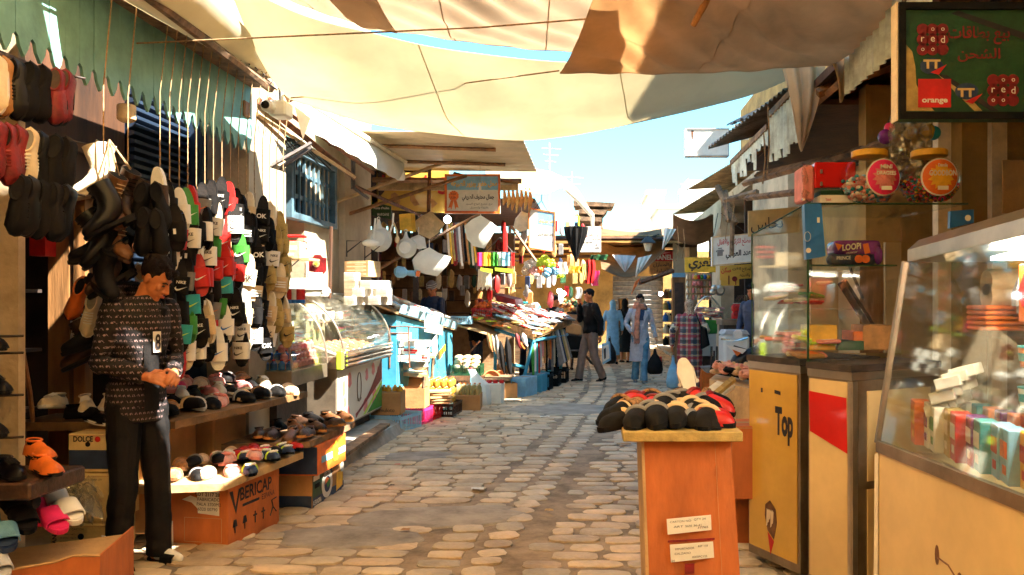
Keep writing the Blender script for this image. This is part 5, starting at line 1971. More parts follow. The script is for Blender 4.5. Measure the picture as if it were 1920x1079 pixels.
for i in(0,1):
 an=V(legs[i][1])
 fd=V(legs[i][2]).normalized()
 fd=V((fd.x,fd.y,0)).normalized()
 mb=MB()
 mb.M=sc
 mb.limb([an+V((0,0,0.03)),an+V((0,0,-0.02)),an-V((0,0,0.025))+fd*0.10,an-V((0,0,0.032))+fd*0.16],[0.045,0.042,0.036,0.026],10)
 mb.fuse('sock',boy,'white',0.008,2)
 side_=fd.cross(V((0,0,1))).normalized()
 Bm=Matrix((side_,fd,V((0,0,1)))).transposed().to_4x4()
 mb=MB('black')
 mb.M=sc@tr(an-V((0,0,an.z))-fd*0.09)@Bm
 sole(mb,0.29,0.108,0.0,0.026)
 so2=mb.obj('slide',boy)
 mb=MB('black')
 mb.M=sc@tr(an-V((0,0,an.z))-fd*0.09)@Bm
 arch(mb,0.14,0.23,0.112,0.106,0.055,0.045,z=0.02)
 mb.obj('slide_strap',so2)
 mb=MB('white')
 mb.M=sc
 kn=V(legs[i][0])
 for q in(-1,0,1):
  sd_=-1 if i==0 else 1
  mb.tube([an.lerp(kn,f_)+V((sd_*0.092,q*0.016+0.01,0))for f_ in(0.03,0.2,0.36)],0.0045,4)
 mb.obj('trouser_stripes',boy)
legs=[((-0.08,-0.14,0.49),(-0.10,-0.20,0.08),(0.0,-1,0.0)),((0.11,0.02,0.48),(0.14,0.20,0.10),(0.1,-1,-0.25))]
man,*_=person('man in black jacket and taupe trousers, hand at his face, carrying bags',S(1107,565,14.9)*1-V((0,0,1.5))+V((0,0,0.0)),1.72,math.radians(-62),head=(0,0.12,-0.1),arms=[((-0.26,-0.10,1.16),(-0.10,-0.20,1.46)),((0.27,0.08,1.12),(0.30,0.06,0.86))],legs=legs,top='black',bottom='trouser_taupe',topw=1.25,legw=1.2,hem=0.92,skin='skin')
pb_=V((S(1107,565,14.9).x,14.9,0))
def bag(name,label,top,w_,h,d,m_,extra=None,cat='bag',handles=True,yaw=0.0,squash=1.0):
 """limp carrier bag hanging from the point top"""
 top=V(top)
 t=thing(name,label,cat,top-V((0,0,h+0.12)),yaw)
 mb=MB()
 mb.M=W[t.name]
 n=18
 rings=[]
 for z,kx,ky in((0.0,0.55,0.45),(0.02,0.85,0.8),(h*0.25,1.0,1.0),(h*0.6,0.85,0.75),(h*0.85,0.55,0.4),(h,0.28,0.25),(h+0.10,0.10,0.12)):
  rings.append([V((w_/2*kx*math.copysign(abs(math.cos(2*PI*i/n))**0.8,math.cos(2*PI*i/n))*(1+0.12*noise.noise(V((i*1.3,z*9,2)))),d/2*ky*math.sin(2*PI*i/n)*(1+0.25*noise.noise(V((i*1.7,z*8,7)))),z))for i in range(n)])
 mb.use(m_)
 mb.loft(rings)
 mb.obj('bag_body',t,sm=50)
 mb=MB(m_)
 mb.M=W[t.name]
 mb.tube([(-0.02,0,h+0.06),(-0.012,0,h+0.13),(0.012,0,h+0.13),(0.02,0,h+0.06)],0.006,5)
 mb.obj('handle',t)
 if extra:
  mb=MB('ink')
  mb.M=W[t.name]
  extra(mb,h,d)
  mb.obj('print',t)
 return t
hp_=S(1139,628,14.75)
t=thing('carrier_bag','flat pale blue and white shopping bag in the man\'s hand','bag',S(1136,690,14.7))
m=MB('sky_blue')
m.prism([S(1128,645,14.6),S(1142,641,14.62),S(1144,676,14.62),S(1130,684,14.6)],(0.02,0.09,0))
m.obj('bag_body',t)
m=MB('card_white')
m.prism([S(1130,650,14.59),S(1141,646,14.61),S(1143,672,14.61),S(1131,679,14.59)],(0,0.008,0))
m.obj('label',t)
m=MB('ink')
m.prism([S(1132,655,14.58),S(1136,652,14.58),S(1136,672,14.58),S(1133,674,14.58)],(0,0.008,0))
m.obj('print',t)
m=MB('white')
m.tube([S(1131,645,14.62),S(1137,632,14.7),S(1141,642,14.64)],0.004,4)
m.obj('handle',t)
bag('black_bag','big glossy black plastic bag hanging behind the pale blue one',S(1143,632,14.85),0.27,0.38,0.2,'black_gloss')
m=MB('grey')
m.b.free()
wb=V((S(1200,565,14.7).x,14.7,0))
legs=[((-0.08,-0.02,0.48),(-0.09,0.10,0.09),(-0.1,-1,-0.2)),((0.07,-0.10,0.48),(0.05,-0.16,0.075),(0.0,-1,0))]
wom,body,sc,hc,HM=person('woman in a long pale grey coat and rust pink scarf walking towards the camera',wb,1.62,math.radians(6),head=(0,0.05,-0.25),arms=[((-0.30,0.03,1.16),(-0.19,-0.10,0.98)),((0.27,0.03,1.14),(0.33,-0.02,0.88))],legs=legs,top='coat_grey',bottom='jeans',coat=[(0.42,0.23,0.17),(0.6,0.215,0.16),(0.8,0.20,0.15),(0.95,0.185,0.14),(1.08,0.155,0.125),(1.2,0.16,0.125)],skin='skin_pale',shoe='grey',legw=1.2,wr_=0.008,hd=(0.6,1.3))
mb=MB('jeans')
mb.M=sc
mb.prism([(0.03,-0.185,0.40),(0.13,-0.165,0.40),(0.05,-0.175,0.78)],(0,0.01,0))
mb.obj('coat_opening',wom)
mb=MB('navy')
mb.M=sc
mb.prism([(-0.03,-0.152,1.22),(0.06,-0.152,1.22),(0.075,-0.12,1.44),(-0.04,-0.12,1.44)],(0,0.01,0))
mb.obj('sweater',wom)
mb=MB('coat_grey')
mb.M=sc
mb.prism([(0.055,-0.157,1.14),(0.13,-0.14,1.34),(0.09,-0.125,1.42),(0.045,-0.157,1.28)],(0,0.008,0))
mb.prism([(-0.045,-0.157,1.14),(-0.12,-0.14,1.34),(-0.08,-0.125,1.42),(-0.04,-0.157,1.28)],(0,0.008,0))
mb.tube([(0.165*math.cos(2*PI*i/20),0.005+0.132*math.sin(2*PI*i/20),1.085)for i in range(21)],0.014,6,cap=False)
mb.tube([(0.01,-0.14,1.085),(0.02,-0.15,0.98),(0.0,-0.155,0.9)],0.012,5)
mb.obj('belt',wom)
mb=MB()
mb.M=sc
nb=V((0,0.0,1.45))
mb.tube([nb+V((0.11*math.cos(a),-0.015+0.10*math.sin(a),0.03+0.02*math.sin(a*2)))for a in[2*PI*i/16 for i in range(17)]],0.045,10,cap=False)
mb.tube([nb+V((0.10*math.cos(a),-0.03+0.10*math.sin(a),0.065-0.03*math.cos(a)))for a in[2*PI*i/16 for i in range(17)]],0.032,10,cap=False)
mb.tube([nb+V((-0.05,-0.115,0.0)),nb+V((-0.08,-0.16,-0.15)),nb+V((-0.095,-0.175,-0.4)),nb+V((-0.09,-0.18,-0.58))],[0.05,0.055,0.06,0.062],10,flat=0.45)
mb.fuse('scarf',wom,'scarf_pink',0.010,2,wrinkle=0.008,ws=14)
mb=MB('scarf_pink')
mb.M=sc
for i in range(9):
 x=-0.145+0.013*i
 mb.tube([(x,-0.18,0.88),(x+0.004,-0.182,0.82),(x-0.002,-0.18,0.76+0.01*(i%3))],0.0045,4)
mb.obj('fringe',wom)
mb=MB('beige')
mb.M=sc
mb.tube([hc+HM@V((0.082*math.cos(a),0.06+0.03*math.sin(a),0.02+0.088*math.sin(a)))for a in[PI*i/10-0.2 for i in range(11)]],0.02,6)
mb.obj('veil',wom)
bag('black_bag','black plastic bag swinging from the hand of the woman in the grey coat',S(1228,652,14.45),0.30,0.36,0.2,'black')
pbp=V((S(1293,565,13.6).x,13.6,0))
pl,body,sc,hc,HM=person('woman seen from behind in a red plaid dress and speckled headscarf',pbp,1.52,math.radians(172),head=(0,0.18,0.15),lean=0.06,arms=[((-0.30,0.02,1.14),(-0.16,-0.12,1.05)),((0.30,0.04,1.12),(0.31,0.0,0.82))],top='plaid',bottom='plaid',trousers=False,coat=[(0.06,0.24,0.20),(0.3,0.235,0.19),(0.55,0.23,0.185),(0.8,0.225,0.18),(1.0,0.20,0.165),(1.2,0.19,0.15)],slim=(1.08,1.05),hijab='leopard_pale' if 'leopard_pale' in MATS else 'beige',wr_=0.012)
mb=MB()
mb.M=sc
for e,w_ in(((-0.30,0.0,1.14),(-0.17,-0.13,1.05)),((0.30,0.0,1.12),(0.31,-0.02,0.84))):
 mb.limb([V(e).lerp(V((math.copysign(0.2,e[0]),0,1.36)),0.35),V(e),V(w_)],[0.074,0.066,0.046],10)
mb.fuse('sleeves',pl,'cream',0.011,2,wrinkle=0.006)
t=thing('shoulder_bag','black shoulder bag hanging on the back of the plaid dress','bag',S(1322,655,13.3))
m=MB('black')
m.prism([S(1313,612,13.28),S(1321,616,13.25),S(1327,648,13.25),S(1314,655,13.28)],(0.05,0.1,0))
m.obj('bag_body',t)
m=MB('black')
m.tube([S(1305,588,13.38),S(1309,600,13.26),S(1317,618,13.28)],0.012,5)
m.obj('strap',t)
bag('blue_bag','pale blue plastic bag with a yellow bundle in the plaid woman\'s hand',S(1262,668,13.5),0.24,0.42,0.18,'sky_blue')
person('woman in a pale blue headscarf and long blue coat walking away',V((S(1149,565,19.0).x,19.0,0)),1.52,math.radians(178),top='sky_blue',bottom='sky_blue',trousers=False,hijab='sky_blue',vox=0.014,coat=[(0.25,0.19,0.15),(0.6,0.19,0.15),(0.9,0.18,0.14),(1.2,0.165,0.13)])
person('woman in black clothes standing right of the blue coated woman',V((S(1172,565,19.4).x,19.4,0)),1.55,math.radians(150),top='black',bottom='black',trousers=False,hijab='black',vox=0.014,coat=[(0.3,0.2,0.16),(0.6,0.19,0.15),(0.9,0.18,0.14),(1.2,0.165,0.13)])
person('seller in a striped beanie and dark jacket behind the turquoise stall',V((S(812,565,13.4).x,13.4,0.08)),1.76,math.radians(-30),head=(0,0.35,0.3),top='navy',beanie='grey',vox=0.012,hair=None,arms=[((-0.26,-0.06,1.14),(-0.16,-0.28,1.05)),((0.26,-0.06,1.14),(0.16,-0.28,1.05))])
person('shopper in a dark red beanie bending behind the heaped goods',V((S(893,565,14.2).x,14.2,0)),1.55,math.radians(70),head=(0,0.5,0),top='black',beanie='dark_red',vox=0.013,hair=None)
jg,body,sc,hc,HM=person('man seen from behind in a cream and green padded jacket',V((S(989,565,15.6).x,15.6,0)),1.72,math.radians(165),top='cream',topw=1.35,beanie='grey',vox=0.013,hair=None,arms=[((-0.28,0.02,1.14),(-0.2,-0.2,1.0)),((0.28,0.02,1.14),(0.2,-0.2,1.0))])
mb=MB('teal')
mb.M=sc
mb.tube([V((0.10*math.cos(2*PI*i/16),0.005+0.09*math.sin(2*PI*i/16),1.46))for i in range(17)],0.03,8,cap=False)
mb.obj('collar',jg)
mb=MB()
mb.M=sc
for s_ in(-1,1):
 mb.limb([V((s_*0.20,0,1.37)),V((s_*0.285,0.02,1.14)),V((s_*0.21,-0.17,1.02))],[0.088,0.085,0.07],10)
mb.fuse('sleeves',jg,'teal',0.013,2)
person('dark haired man in black sitting by the cart of plush toys',V((S(1040,565,16.0).x,16.0,0)),1.62,math.radians(40),head=(0,0.3,0),top='black',vox=0.014)
person('woman in a black headscarf seated behind the man with the bags',V((S(1079,565,17.5).x,17.5,0)),1.5,math.radians(10),head=(0,0.2,0),top='black',hijab='black',vox=0.014,trousers=False,coat=[(0.3,0.2,0.16),(0.9,0.18,0.14),(1.2,0.165,0.13)],skin='skin_pale')
person('bearded seller in a dark jacket standing behind the far right glass counter',V((S(1412,565,12.2).x,12.2,0.1)),1.66,math.radians(-45),head=(0,0.15,0.1),top='navy',vox=0.013)
# ---------------------------------------------------------------- goods: small repeated things
GM={}
def gmesh(key,fn,m,sm=35):
 """a small mesh built once round the origin, standing on z = 0"""
 if key not in GM:
  mb=MB(m)
  fn(mb)
  me=bpy.data.meshes.new(key)
  bmesh.ops.recalc_face_normals(mb.b,faces=mb.b.faces[:])
  mb.b.to_mesh(me)
  mb.b.free()
  for q in mb.ms:
   me.materials.append(q)
  for p in me.polygons:
   p.use_smooth=True
  me.set_sharp_from_angle(angle=math.radians(sm))
  GM[key]=me
 return GM[key]
def inst(name,me,loc,label,cat,group=None,yd=None,zd=(0,0,1),s=1.0,kind=None):
 o_=bpy.data.objects.new(name,me)
 C.objects.link(o_)
 M=tr(V(loc))@(basis(yd,zd)if yd is not None else Matrix())@Matrix.Scale(s,4)
 o_.matrix_world=M
 W[o_.name]=M
 return tag(o_,label,cat,group,kind)
def g_pack(c1,c2):
 def f_(mb):
  mb.box((0,0,0.012),(0.13,0.18,0.024),bev=0.008)
  mb.use(c2)
  mb.box((0,-0.01,0.0235),(0.08,0.09,0.004))
 return gmesh('packet_%s_%s'%(c1,c2),f_,c1)
def g_ball(c,r=0.04):
 return gmesh('fruit_%s_%d'%(c,r*1000),lambda mb:mb.ball((0,0,r),r,10),c)
def g_bottle(c,cap_,r=0.03,h=0.2):
 def f_(mb):
  mb.lathe([(r*0.9,0),(r,0.01),(r,h*0.6),(r*0.45,h*0.8),(r*0.4,h*0.9)],n=10)
  mb.use(cap_)
  mb.lathe([(r*0.5,h*0.9),(r*0.5,h)],n=10)
 return gmesh('bottle_%s_%s_%d_%d'%(c,cap_,r*1000,h*1000),f_,c)
def g_cup(c,band='card_white',r=0.045,h=0.07):
 def f_(mb):
  mb.lathe([(r*0.8,0),(r,h)],n=14)
  mb.use(band)
  mb.lathe([(r*1.04,h),(r*1.04,h+0.006)],n=14)
  mb.lathe([(r*0.91,h*0.3),(r*0.985,h*0.72)],n=14,cap=False)
 return gmesh('cup_%s_%s'%(c,band),f_,c)
def g_box(c1,c2,d=(0.14,0.05,0.2)):
 def f_(mb):
  mb.box((0,0,d[2]/2),d,bev=0.003)
  mb.use(c2)
  mb.box((0,-d[1]/2,d[2]*0.62),(d[0]*0.8,0.004,d[2]*0.3))
  mb.box((d[0]*0.12,-d[1]/2,d[2]*0.25),(d[0]*0.35,0.004,d[2]*0.16))
 return gmesh('carton_%s_%s_%d'%(c1,c2,d[0]*1000+d[2]*100),f_,c1)
RG=random.Random(21)
def quad(p00,p10,p11,p01,u,v):
 return(V(p00)*(1-u)+V(p10)*u)*(1-v)+(V(p01)*(1-u)+V(p11)*u)*v
def spread(name,meshes,q,nu,nv,label,cat,group,jit=0.3,up=(0,0,1),s=(0.9,1.1),zr=0.0,face_=None):
 up=V(up).normalized()
 for i in range(nu):
  for j in range(nv):
   u=(i+0.5+RG.uniform(-jit,jit))/nu
   v=(j+0.5+RG.uniform(-jit,jit))/nv
   p=quad(*q,u,v)
   a=RG.uniform(-PI,PI)if face_ is None else face_+RG.uniform(-0.3,0.3)
   yd=V((math.sin(a),math.cos(a),0))
   yd=(yd-up*yd.dot(up))
   inst(name,RG.choice(meshes),p+up*RG.uniform(0,zr),label,cat,group,yd,up+V((RG.uniform(-.2,.2),RG.uniform(-.2,.2),0)),RG.uniform(*s))
def crate(name,label,c,d,m_,wall=0.008,slots=6,rot=0,group=None):
 """lattice plastic crate, c = centre of the floor"""
 t=thing(name,label,'crate',c,rot,group)
 mb=MB(m_)
 mb.M=W[t.name]
 dx,dy,h=d
 mb.bb((-dx/2,-dy/2,0),(dx/2,dy/2,wall))
 for(ax_,L_,o_)in(('x',dx,dy/2),('y',dy,dx/2)):
  for s_ in(-1,1):
   for z0,z1 in((wall,h*0.22),(h*0.82,h)):
    if ax_=='x':
     mb.bb((-L_/2,s_*o_-wall/2,z0),(L_/2,s_*o_+wall/2,z1))
    else:
     mb.bb((s_*o_-wall/2,-L_/2+wall,z0),(s_*o_+wall/2,L_/2-wall,z1))
   n=max(4,int(L_/0.03))
   for k in range(n+1):
    q=-L_/2+wall+(L_-2*wall)*k/n
    wv=0.008 if k%4 else 0.014
    if ax_=='x':
     mb.bb((q-wv/2,s_*o_-wall/3,h*0.22),(q+wv/2,s_*o_+wall/3,h*0.82))
    else:
     mb.bb((s_*o_-wall/3,q-wv/2,h*0.22),(s_*o_+wall/3,q+wv/2,h*0.82))
 mb.obj('lattice',t,sm=0)
 for s_ in(-1,1):
  mb=MB(m_)
  mb.M=W[t.name]
  mb.tube([(-dx/2-wall,s_*(dy/2),h),(dx/2+wall,s_*(dy/2),h)],0.007,6)
  mb.obj('rim',t)
 return t
# ---------------------------------------------------------------- glass counters on the left
def curve_prof(xf,xb,z0,z1,n=10):
 return[(xf-(xf-xb)*(1-math.cos(PI/2*k/n))**1.0,z0+(z1-z0)*math.sin(PI/2*k/n))for k in range(n+1)]
def counter(label,xf,xb,y0,y1,zb,z0,z1,panel=None,base=True):
 t=thing('glass_counter',label,'counter',((xf+xb)/2,(y0+y1)/2,0.165))
 pr=curve_prof(xf,xb+0.15,z0,z1)
 m=MB('dull_steel')
 m.bb((xb,y0,zb),(xf,y1,z0),bev=0.006)
 m.obj('steel_body',t)
 m=MB('steel')
 m.bb((xb,y0+0.02,z1-0.015),(xb+0.2,y1-0.02,z1+0.01),bev=0.004)
 m.obj('top_shelf',t)
 m=MB('pane')
 m.grid(lambda u,v:(pr[int(round(u*10))][0],y0+0.01+(y1-y0-0.02)*v,pr[int(round(u*10))][1]+0.002),10,1,0.004)
 m.obj('curved_glass',t)
 for y in(y0+0.008,y1-0.012):
  m=MB('pane')
  m.prism([(x,y,z)for x,z in pr]+[(xb+0.01,y,z1),(xb+0.01,y,z0)],(0,0.004,0))
  m.obj('end_glass',t)
  m=MB('steel')
  m.tube([(x,y,z)for x,z in pr],0.009,6)
  m.obj('hoop',t)
 m=MB('white')
 m.bb((xb,y0,z0),(xb+0.015,y1,z1-0.02))
 m.obj('back_panel',t)
 m=MB('pane_clear')
 zm=(z0+z1)/2+0.02
 m.bb((xb+0.02,y0+0.03,zm),(xb+(xf-xb)*0.62,y1-0.03,zm+0.006))
 m.obj('inner_shelf',t)
 m=MB('steel')
 m.tube([(xb+(xf-xb)*0.62,y0+0.03,zm),(xb+(xf-xb)*0.62,y1-0.03,zm)],0.010,6)
 m.obj('shelf_edge',t)
 return t
tA=counter('nearest curved glass counter filled with small juice bottles and pink jars',-2.44,-3.1,6.5,7.38,0.80,0.93,1.56)
m=MB('iron')
m.bb((-3.05,6.6,0.165),(-2.6,7.3,0.80))
m.obj('stand',tA)
tB=counter('longer curved glass counter with meat trays over a printed sweets panel',-2.32,-3.05,7.46,9.25,0.86,0.98,1.58)
m=MB('chrome')
for z in(0.90,0.94,0.985,1.02):
 m.tube([(-2.30,7.5,z),(-2.30,9.2,z),(-2.36,9.27,z)],0.012,6)
m.obj('bumper',tB)
m=MB('lime')
m.bb((-2.37,7.40,0.86),(-2.31,7.455,1.04),bev=0.01)
m.obj('corner_cap',tB)
m=MB('dull_steel')
m.bb((-3.0,7.5,0.28),(-2.40,9.15,0.86),bev=0.005)
m.obj('cabinet',tB)
m=MB('iron')
m.bb((-2.9,7.6,0.165),(-2.5,9.0,0.28))
m.obj('plinth',tB)
m=MB('panel_white')
m.bb((-2.40,7.53,0.30),(-2.395,9.12,0.84))
po=m.obj('print_panel',tB)
X_=-2.393
for(y,z,a,b)in((7.72,0.66,0.06,0.09),(7.9,0.72,0.07,0.08),(7.62,0.40,0.08,0.07),(7.85,0.42,0.06,0.05),(8.5,0.72,0.06,0.07),(8.75,0.76,0.07,0.07),(8.45,0.40,0.09,0.08),(8.8,0.45,0.10,0.12),(8.95,0.68,0.05,0.1),(7.75,0.52,0.05,0.06)):
 m=MB('pink' if y>7.8 else 'meat')
 m.prism([(X_,y+a*math.cos(2*PI*k/12)*(0.8+0.3*math.sin(k*3)),z+b*math.sin(2*PI*k/12))for k in range(12)],(0.001,0,0))
 m.obj('sweets_print',po)
m=MB('dark_red')
m.prism([(X_+0.001,8.1,0.31)]+[(X_+0.001,8.1+k*0.1,0.36+0.003*k*k*1.0+0.02*k)for k in range(11)]+[(X_+0.001,9.1,0.62)]+[(X_+0.001,9.1-k*0.1,0.62-0.03*k)for k in range(1,10)],(0.001,0,0))
m.obj('ribbon_print',po)
m=MB('green')
m.prism([(X_+0.002,8.5,0.31),(X_+0.002,9.1,0.31),(X_+0.002,9.1,0.55),(X_+0.002,8.85,0.44)],(0.001,0,0))
m.obj('green_print',po)
m=MB('lime')
m.prism([(X_+0.002,8.35,0.31),(X_+0.002,8.44,0.31),(X_+0.002,9.1,0.56),(X_+0.002,9.1,0.60)],(0.001,0,0))
m.obj('stripe_print',po)
m=MB('brown')
m.tube([(X_+0.002,8.22+0.07*math.cos(2*PI*k/20),0.62+0.15*math.sin(2*PI*k/20))for k in range(21)],0.004,4)
m.text('Douceurs',(X_+0.003,8.22,0.50),(0,1,0),(0,0,1),0.05,0.16,0.02)
m.obj('emblem_print',po)
for r_ in range(2):
 for k in range(9):
  inst('juice_bottle',g_bottle('blue','red',0.028,0.085),(-3.0+k*0.065,6.56+r_*0.08,0.935+r_*0.075),'small blue juice bottle with a red cap in the nearest glass counter','bottle','juice bottles in the counter')
for r_ in range(3):
 for k in range(9):
  inst('sweet_jar',g_bottle('pink','fluff_white' if(r_+k)%3 else 'red',0.03,0.075),(-2.52-0.02*r_,6.6+k*0.085,0.935+r_*0.07),'tiny pink jar stacked along the glass of the nearest counter','jar','pink jars in the counter')
for k,c in enumerate(('lime','green','lime')):
 inst('green_pot',g_cup(c,'lime'),(-2.7,6.9+k*0.12,1.12),'bright green tub on top of the pink jars','tub','green tubs in the counter')
for k in range(7):
 t=thing('meat_tray','white tray of sliced meat behind the curved glass, %s from the near end'%ORD[k],'tray',(-2.55,7.7+k*0.2,0.985),group='meat trays in the long counter')
 m=MB('white_plastic')
 m.box((-2.55,7.7+k*0.2,1.03),(0.26,0.17,0.02),rot=Matrix.Rotation(0.35,3,'Y'),bev=0.005)
 m.obj('tray',t)
 m=MB('meat')
 for j in range(5):
  m.ball((-2.66+j*0.05,7.7+k*0.2+RG.uniform(-.03,.03),1.08-j*0.016),(0.035,0.05,0.022),8)
 m.obj('meat',t)
spread('paper_cup',[g_cup('white','card_white'),g_cup('white','pink')],[(-2.95,7.6,1.31),(-2.65,7.6,1.31),(-2.65,9.1,1.31),(-2.95,9.1,1.31)],2,8,'small white cup on the inner shelf of the long glass counter','cup','cups in the long counter')
for k in range(5):
 inst('tin_can',gmesh('can%d'%(k%2),lambda mb:(mb.lathe([(0.04,0),(0.04,0.03)],n=14),mb.use('card_white' if k%2 else 'red'),mb.lathe([(0.0402,0.03),(0.0402,0.12)],n=14)),'blue'),S(527+k*9,569,6.7),'blue and red tin can on the corner of the near counter, %s from the left'%ORD[k],'can','cans on the near counter')
for i,(px_,py_,Y,r,h,lab)in enumerate([(565,556,7.5,0.20,0.17,'large white domed tub glaring on top of the counters'),(600,556,7.9,0.10,0.10,'small white tub right of the large domed one')]):
 t=thing('plastic_tub',lab,'tub',S(px_,py_,Y))
 m=MB('pan_white')
 m.lathe([(r*0.8,0),(r,h*0.4),(r,h*0.6),(r*0.8,h*0.9),(r*0.3,h)],S(px_,py_,Y),n=20)
 m.obj('tub',t)
 m=MB('white')
 m.lathe([(r*1.03,h*0.38),(r*1.03,h*0.46)],S(px_,py_,Y),n=20)
 m.obj('rim',t)
for i in range(16):
 inst('white_carton',g_box('card_white','pan_white',(0.14,0.1,0.09)),S(660+(i%5)*15,572-(i//5)*15,8.7+0.1*(i%3)),'small white carton in the bright stack above the counters','box','white cartons on the counter',yd=(0.3,1,0))
for i in range(4):
 inst('egg_carton',g_box('pale_wood','cream',(0.32,0.22,0.05)),S(680,520-i*7,8.9),'flat tan carton lid on the shelf above the white cartons','box','flat cartons above the white stack',yd=(0.4,1,0))
t=thing('wall_shelf','small wooden shelf with red packets in the recess by the sandals','shelf',S(548,487,7.6))
m=MB('pale_wood')
m.box(S(545,487,7.6),(0.45,0.3,0.02))
m.obj('board',t)
m=MB('iron')
m.tube([S(530,515,7.5),S(560,488,7.5)],0.006,4)
m.obj('bracket',t)
for k in range(3):
 inst('red_packet',g_pack('red','card_white'),S(556,468-11*k,7.9),'red wrapped packet stacked in the wall recess, %s from the bottom'%ORD[k],'packet','red packets in the recess',yd=(1,0.2,0))
inst('beige_carton',g_box('beige','cream',(0.28,0.15,0.16)),S(540,486,7.5),'beige carton on the small wall shelf beside the red packets','box')
for(px_,py_)in((650,452),(684,462)):
 m=MB('iron')
 m.tube([S(px_,py_+30,9.2),S(px_,py_,9.2),S(px_+28,py_,9.2),S(px_,py_+22,9.2)],0.008,4)
 tag(m.obj('shelf_bracket'),'empty iron shelf bracket on the wall, %s of two'%('left' if px_==650 else 'right'),'bracket')
t=thing('wall_plaque','brown wooden plaque with a round cream emblem on the wall','plaque',S(596,512,8.08))
m=MB('dark_red')
m.prism([S(579,483,8.0),S(586,483,8.0),S(590,478,8.0),S(600,478,8.0),S(604,483,8.0),S(611,484,8.0),S(611,508,8.0),S(606,514,8.0),S(598,512,8.0),S(579,509,8.0)],(0,0.02,0))
m.obj('board',t)
m=MB('card_edge')
m.lathe([(0.0,0),(0.035,0),(0.035,0.006),(0.0,0.008)],S(593,495,7.99),Matrix.Rotation(PI/2,4,'X'),12)
m.obj('emblem',t)
m=MB('lime')
m.lathe([(0.0,0),(0.016,0),(0.016,0.004),(0.0,0.005)],S(593,495,7.98),Matrix.Rotation(PI/2,4,'X'),8)
m.obj('emblem_centre',t)
for k in range(2):
 inst('wall_socket',gmesh('socket',lambda mb:mb.box((0,0,0),(0.08,0.015,0.08),bev=0.008),'cream'),S(584+k*14,519,8.0),'cream wall socket under the plaque, %s one'%('left' if k==0 else 'right'),'socket')
m=MB('dark_wood')
m.tube([S(621,425,8.05),S(618,560,8.05)],0.018,6)
tag(m.obj('drain_pipe'),'thin dark pipe running down the wall right of the plaque','pipe')
# ---------------------------------------------------------------- sunlit blue stall
t=thing('blue_stall','sunlit turquoise painted stall with a sloping top of packets','stall',(-2.6,10.8,0.1))
fx=[(-2.35,9.6,1.33),(-2.2,12.6,1.02),(-2.2,12.6,0.06),(-2.35,9.6,0.06)]
m=MB('blue_paint')
m.prism(fx,(-0.08,0,0))
m.obj('front_board',t)
m=MB('blue_paint')
m.prism([(-2.43,9.6,0.06),(-3.3,9.6,0.06),(-3.3,9.6,1.5),(-2.43,9.6,1.33)],(0,0.04,0))
m.obj('end_board',t)
m=MB('pale_wood')
m.prism([(-2.3,9.5,1.34),(-2.15,12.7,1.03),(-3.4,12.7,1.45),(-3.4,9.5,1.75)],(0,0,0.03))
m.obj('sloping_top',t)
q=[V((-2.28,9.5,1.36)),V((-2.14,12.7,1.05)),V((-3.3,12.7,1.45)),V((-3.3,9.5,1.74))]
nup=(q[1]-q[0]).cross(q[3]-q[0]).normalized()
m=MB('blue_pale')
for a,b in((0.0,0.3),(0.32,0.62),(0.64,0.98)):
 m.prism([q[0].lerp(q[1],a),q[0].lerp(q[1],b),q[0].lerp(q[1],b)+nup*0.11,q[0].lerp(q[1],a)+nup*0.11],(-0.015,0,0.0))
m.obj('front_lip',t)
m=MB('cream')
m.prism([q[0].lerp(q[1],0.33)+V((0.02,0,-0.01)),q[0].lerp(q[1],0.66)+V((0.02,0,-0.01)),q[0].lerp(q[1],0.66)+V((0.02,0,-0.15)),q[0].lerp(q[1],0.33)+V((0.02,0,-0.16))],(0.006,0,0))
m.obj('price_board',t)
packs=[g_pack('white','sky_blue'),g_pack('white','red'),g_pack('card_white','pink'),g_pack('sky_blue','white'),g_pack('cream','orange'),g_pack('white','teal')]
packs2=packs+[g_pack('pink','white'),g_pack('silver_bag','navy'),g_pack('grey','white'),g_pack('khaki','cream')]
spread('goods_packet',packs,[q[0]+nup*0.02,q[1]+nup*0.02,q[2]+nup*0.02,q[3]+nup*0.02],17,6,'bright wrapped packet lying on the sloping top of the turquoise stall','packet','packets on the turquoise stall',up=nup,zr=0.12,s=(0.9,1.4))
for i,(px_,py_,w_,h_,c)in enumerate([(815,648,22,30,'card_white'),(832,655,14,12,'lime'),(826,664,12,14,'orange')]):
 Yp=12.0 if i==0 else 12.3
 m=MB(c)
 p=SX(px_,py_,-2.17 if i==0 else-2.16)
 m.box(p,(0.01,w_/F*p.y*2.0,h_/F*p.y),rot=Matrix.Rotation(0.2,3,'X'))
 tag(m.obj('paper_note'),['white paper sheet pinned to the turquoise board','yellow green card pinned to the turquoise board','orange card pinned under the yellow green one'][i],'paper')
t=thing('wire_stand','tall wire frame holding white food boxes in front of the turquoise stall','stand',S(752,690,9.7))
m=MB('rust')
for a,b in(((731,610),(731,690)),((766,613),(768,690)),((731,613),(766,613)),((731,625),(766,626)),((766,613),(800,616))):
 m.tube([S(*a,9.6),S(*b,9.6)],0.009,5)
m.obj('frame',t)
for i in range(14):
 inst('food_box',g_box('card_white','red' if i%3==0 else 'pan_white',(0.22,0.14,0.075)),S(738+(i%4)*17+RG.uniform(-3,3),678-(i//4)*14,9.75+0.1*(i%2)),'white food box with a red stripe stacked in the wire stand','box','white food boxes in the sun',yd=(RG.uniform(-.4,.4),1,0))
t=thing('small_table','small worn wooden table carrying white bowls beside the printed counter','table',S(768,780,10.2))
m=MB('pale_wood')
m.prism([S(742,698,9.9),S(800,703,9.9),S(800,690,10.6),S(748,688,10.6)],(0,0,-0.04))
m.obj('table_top',t)
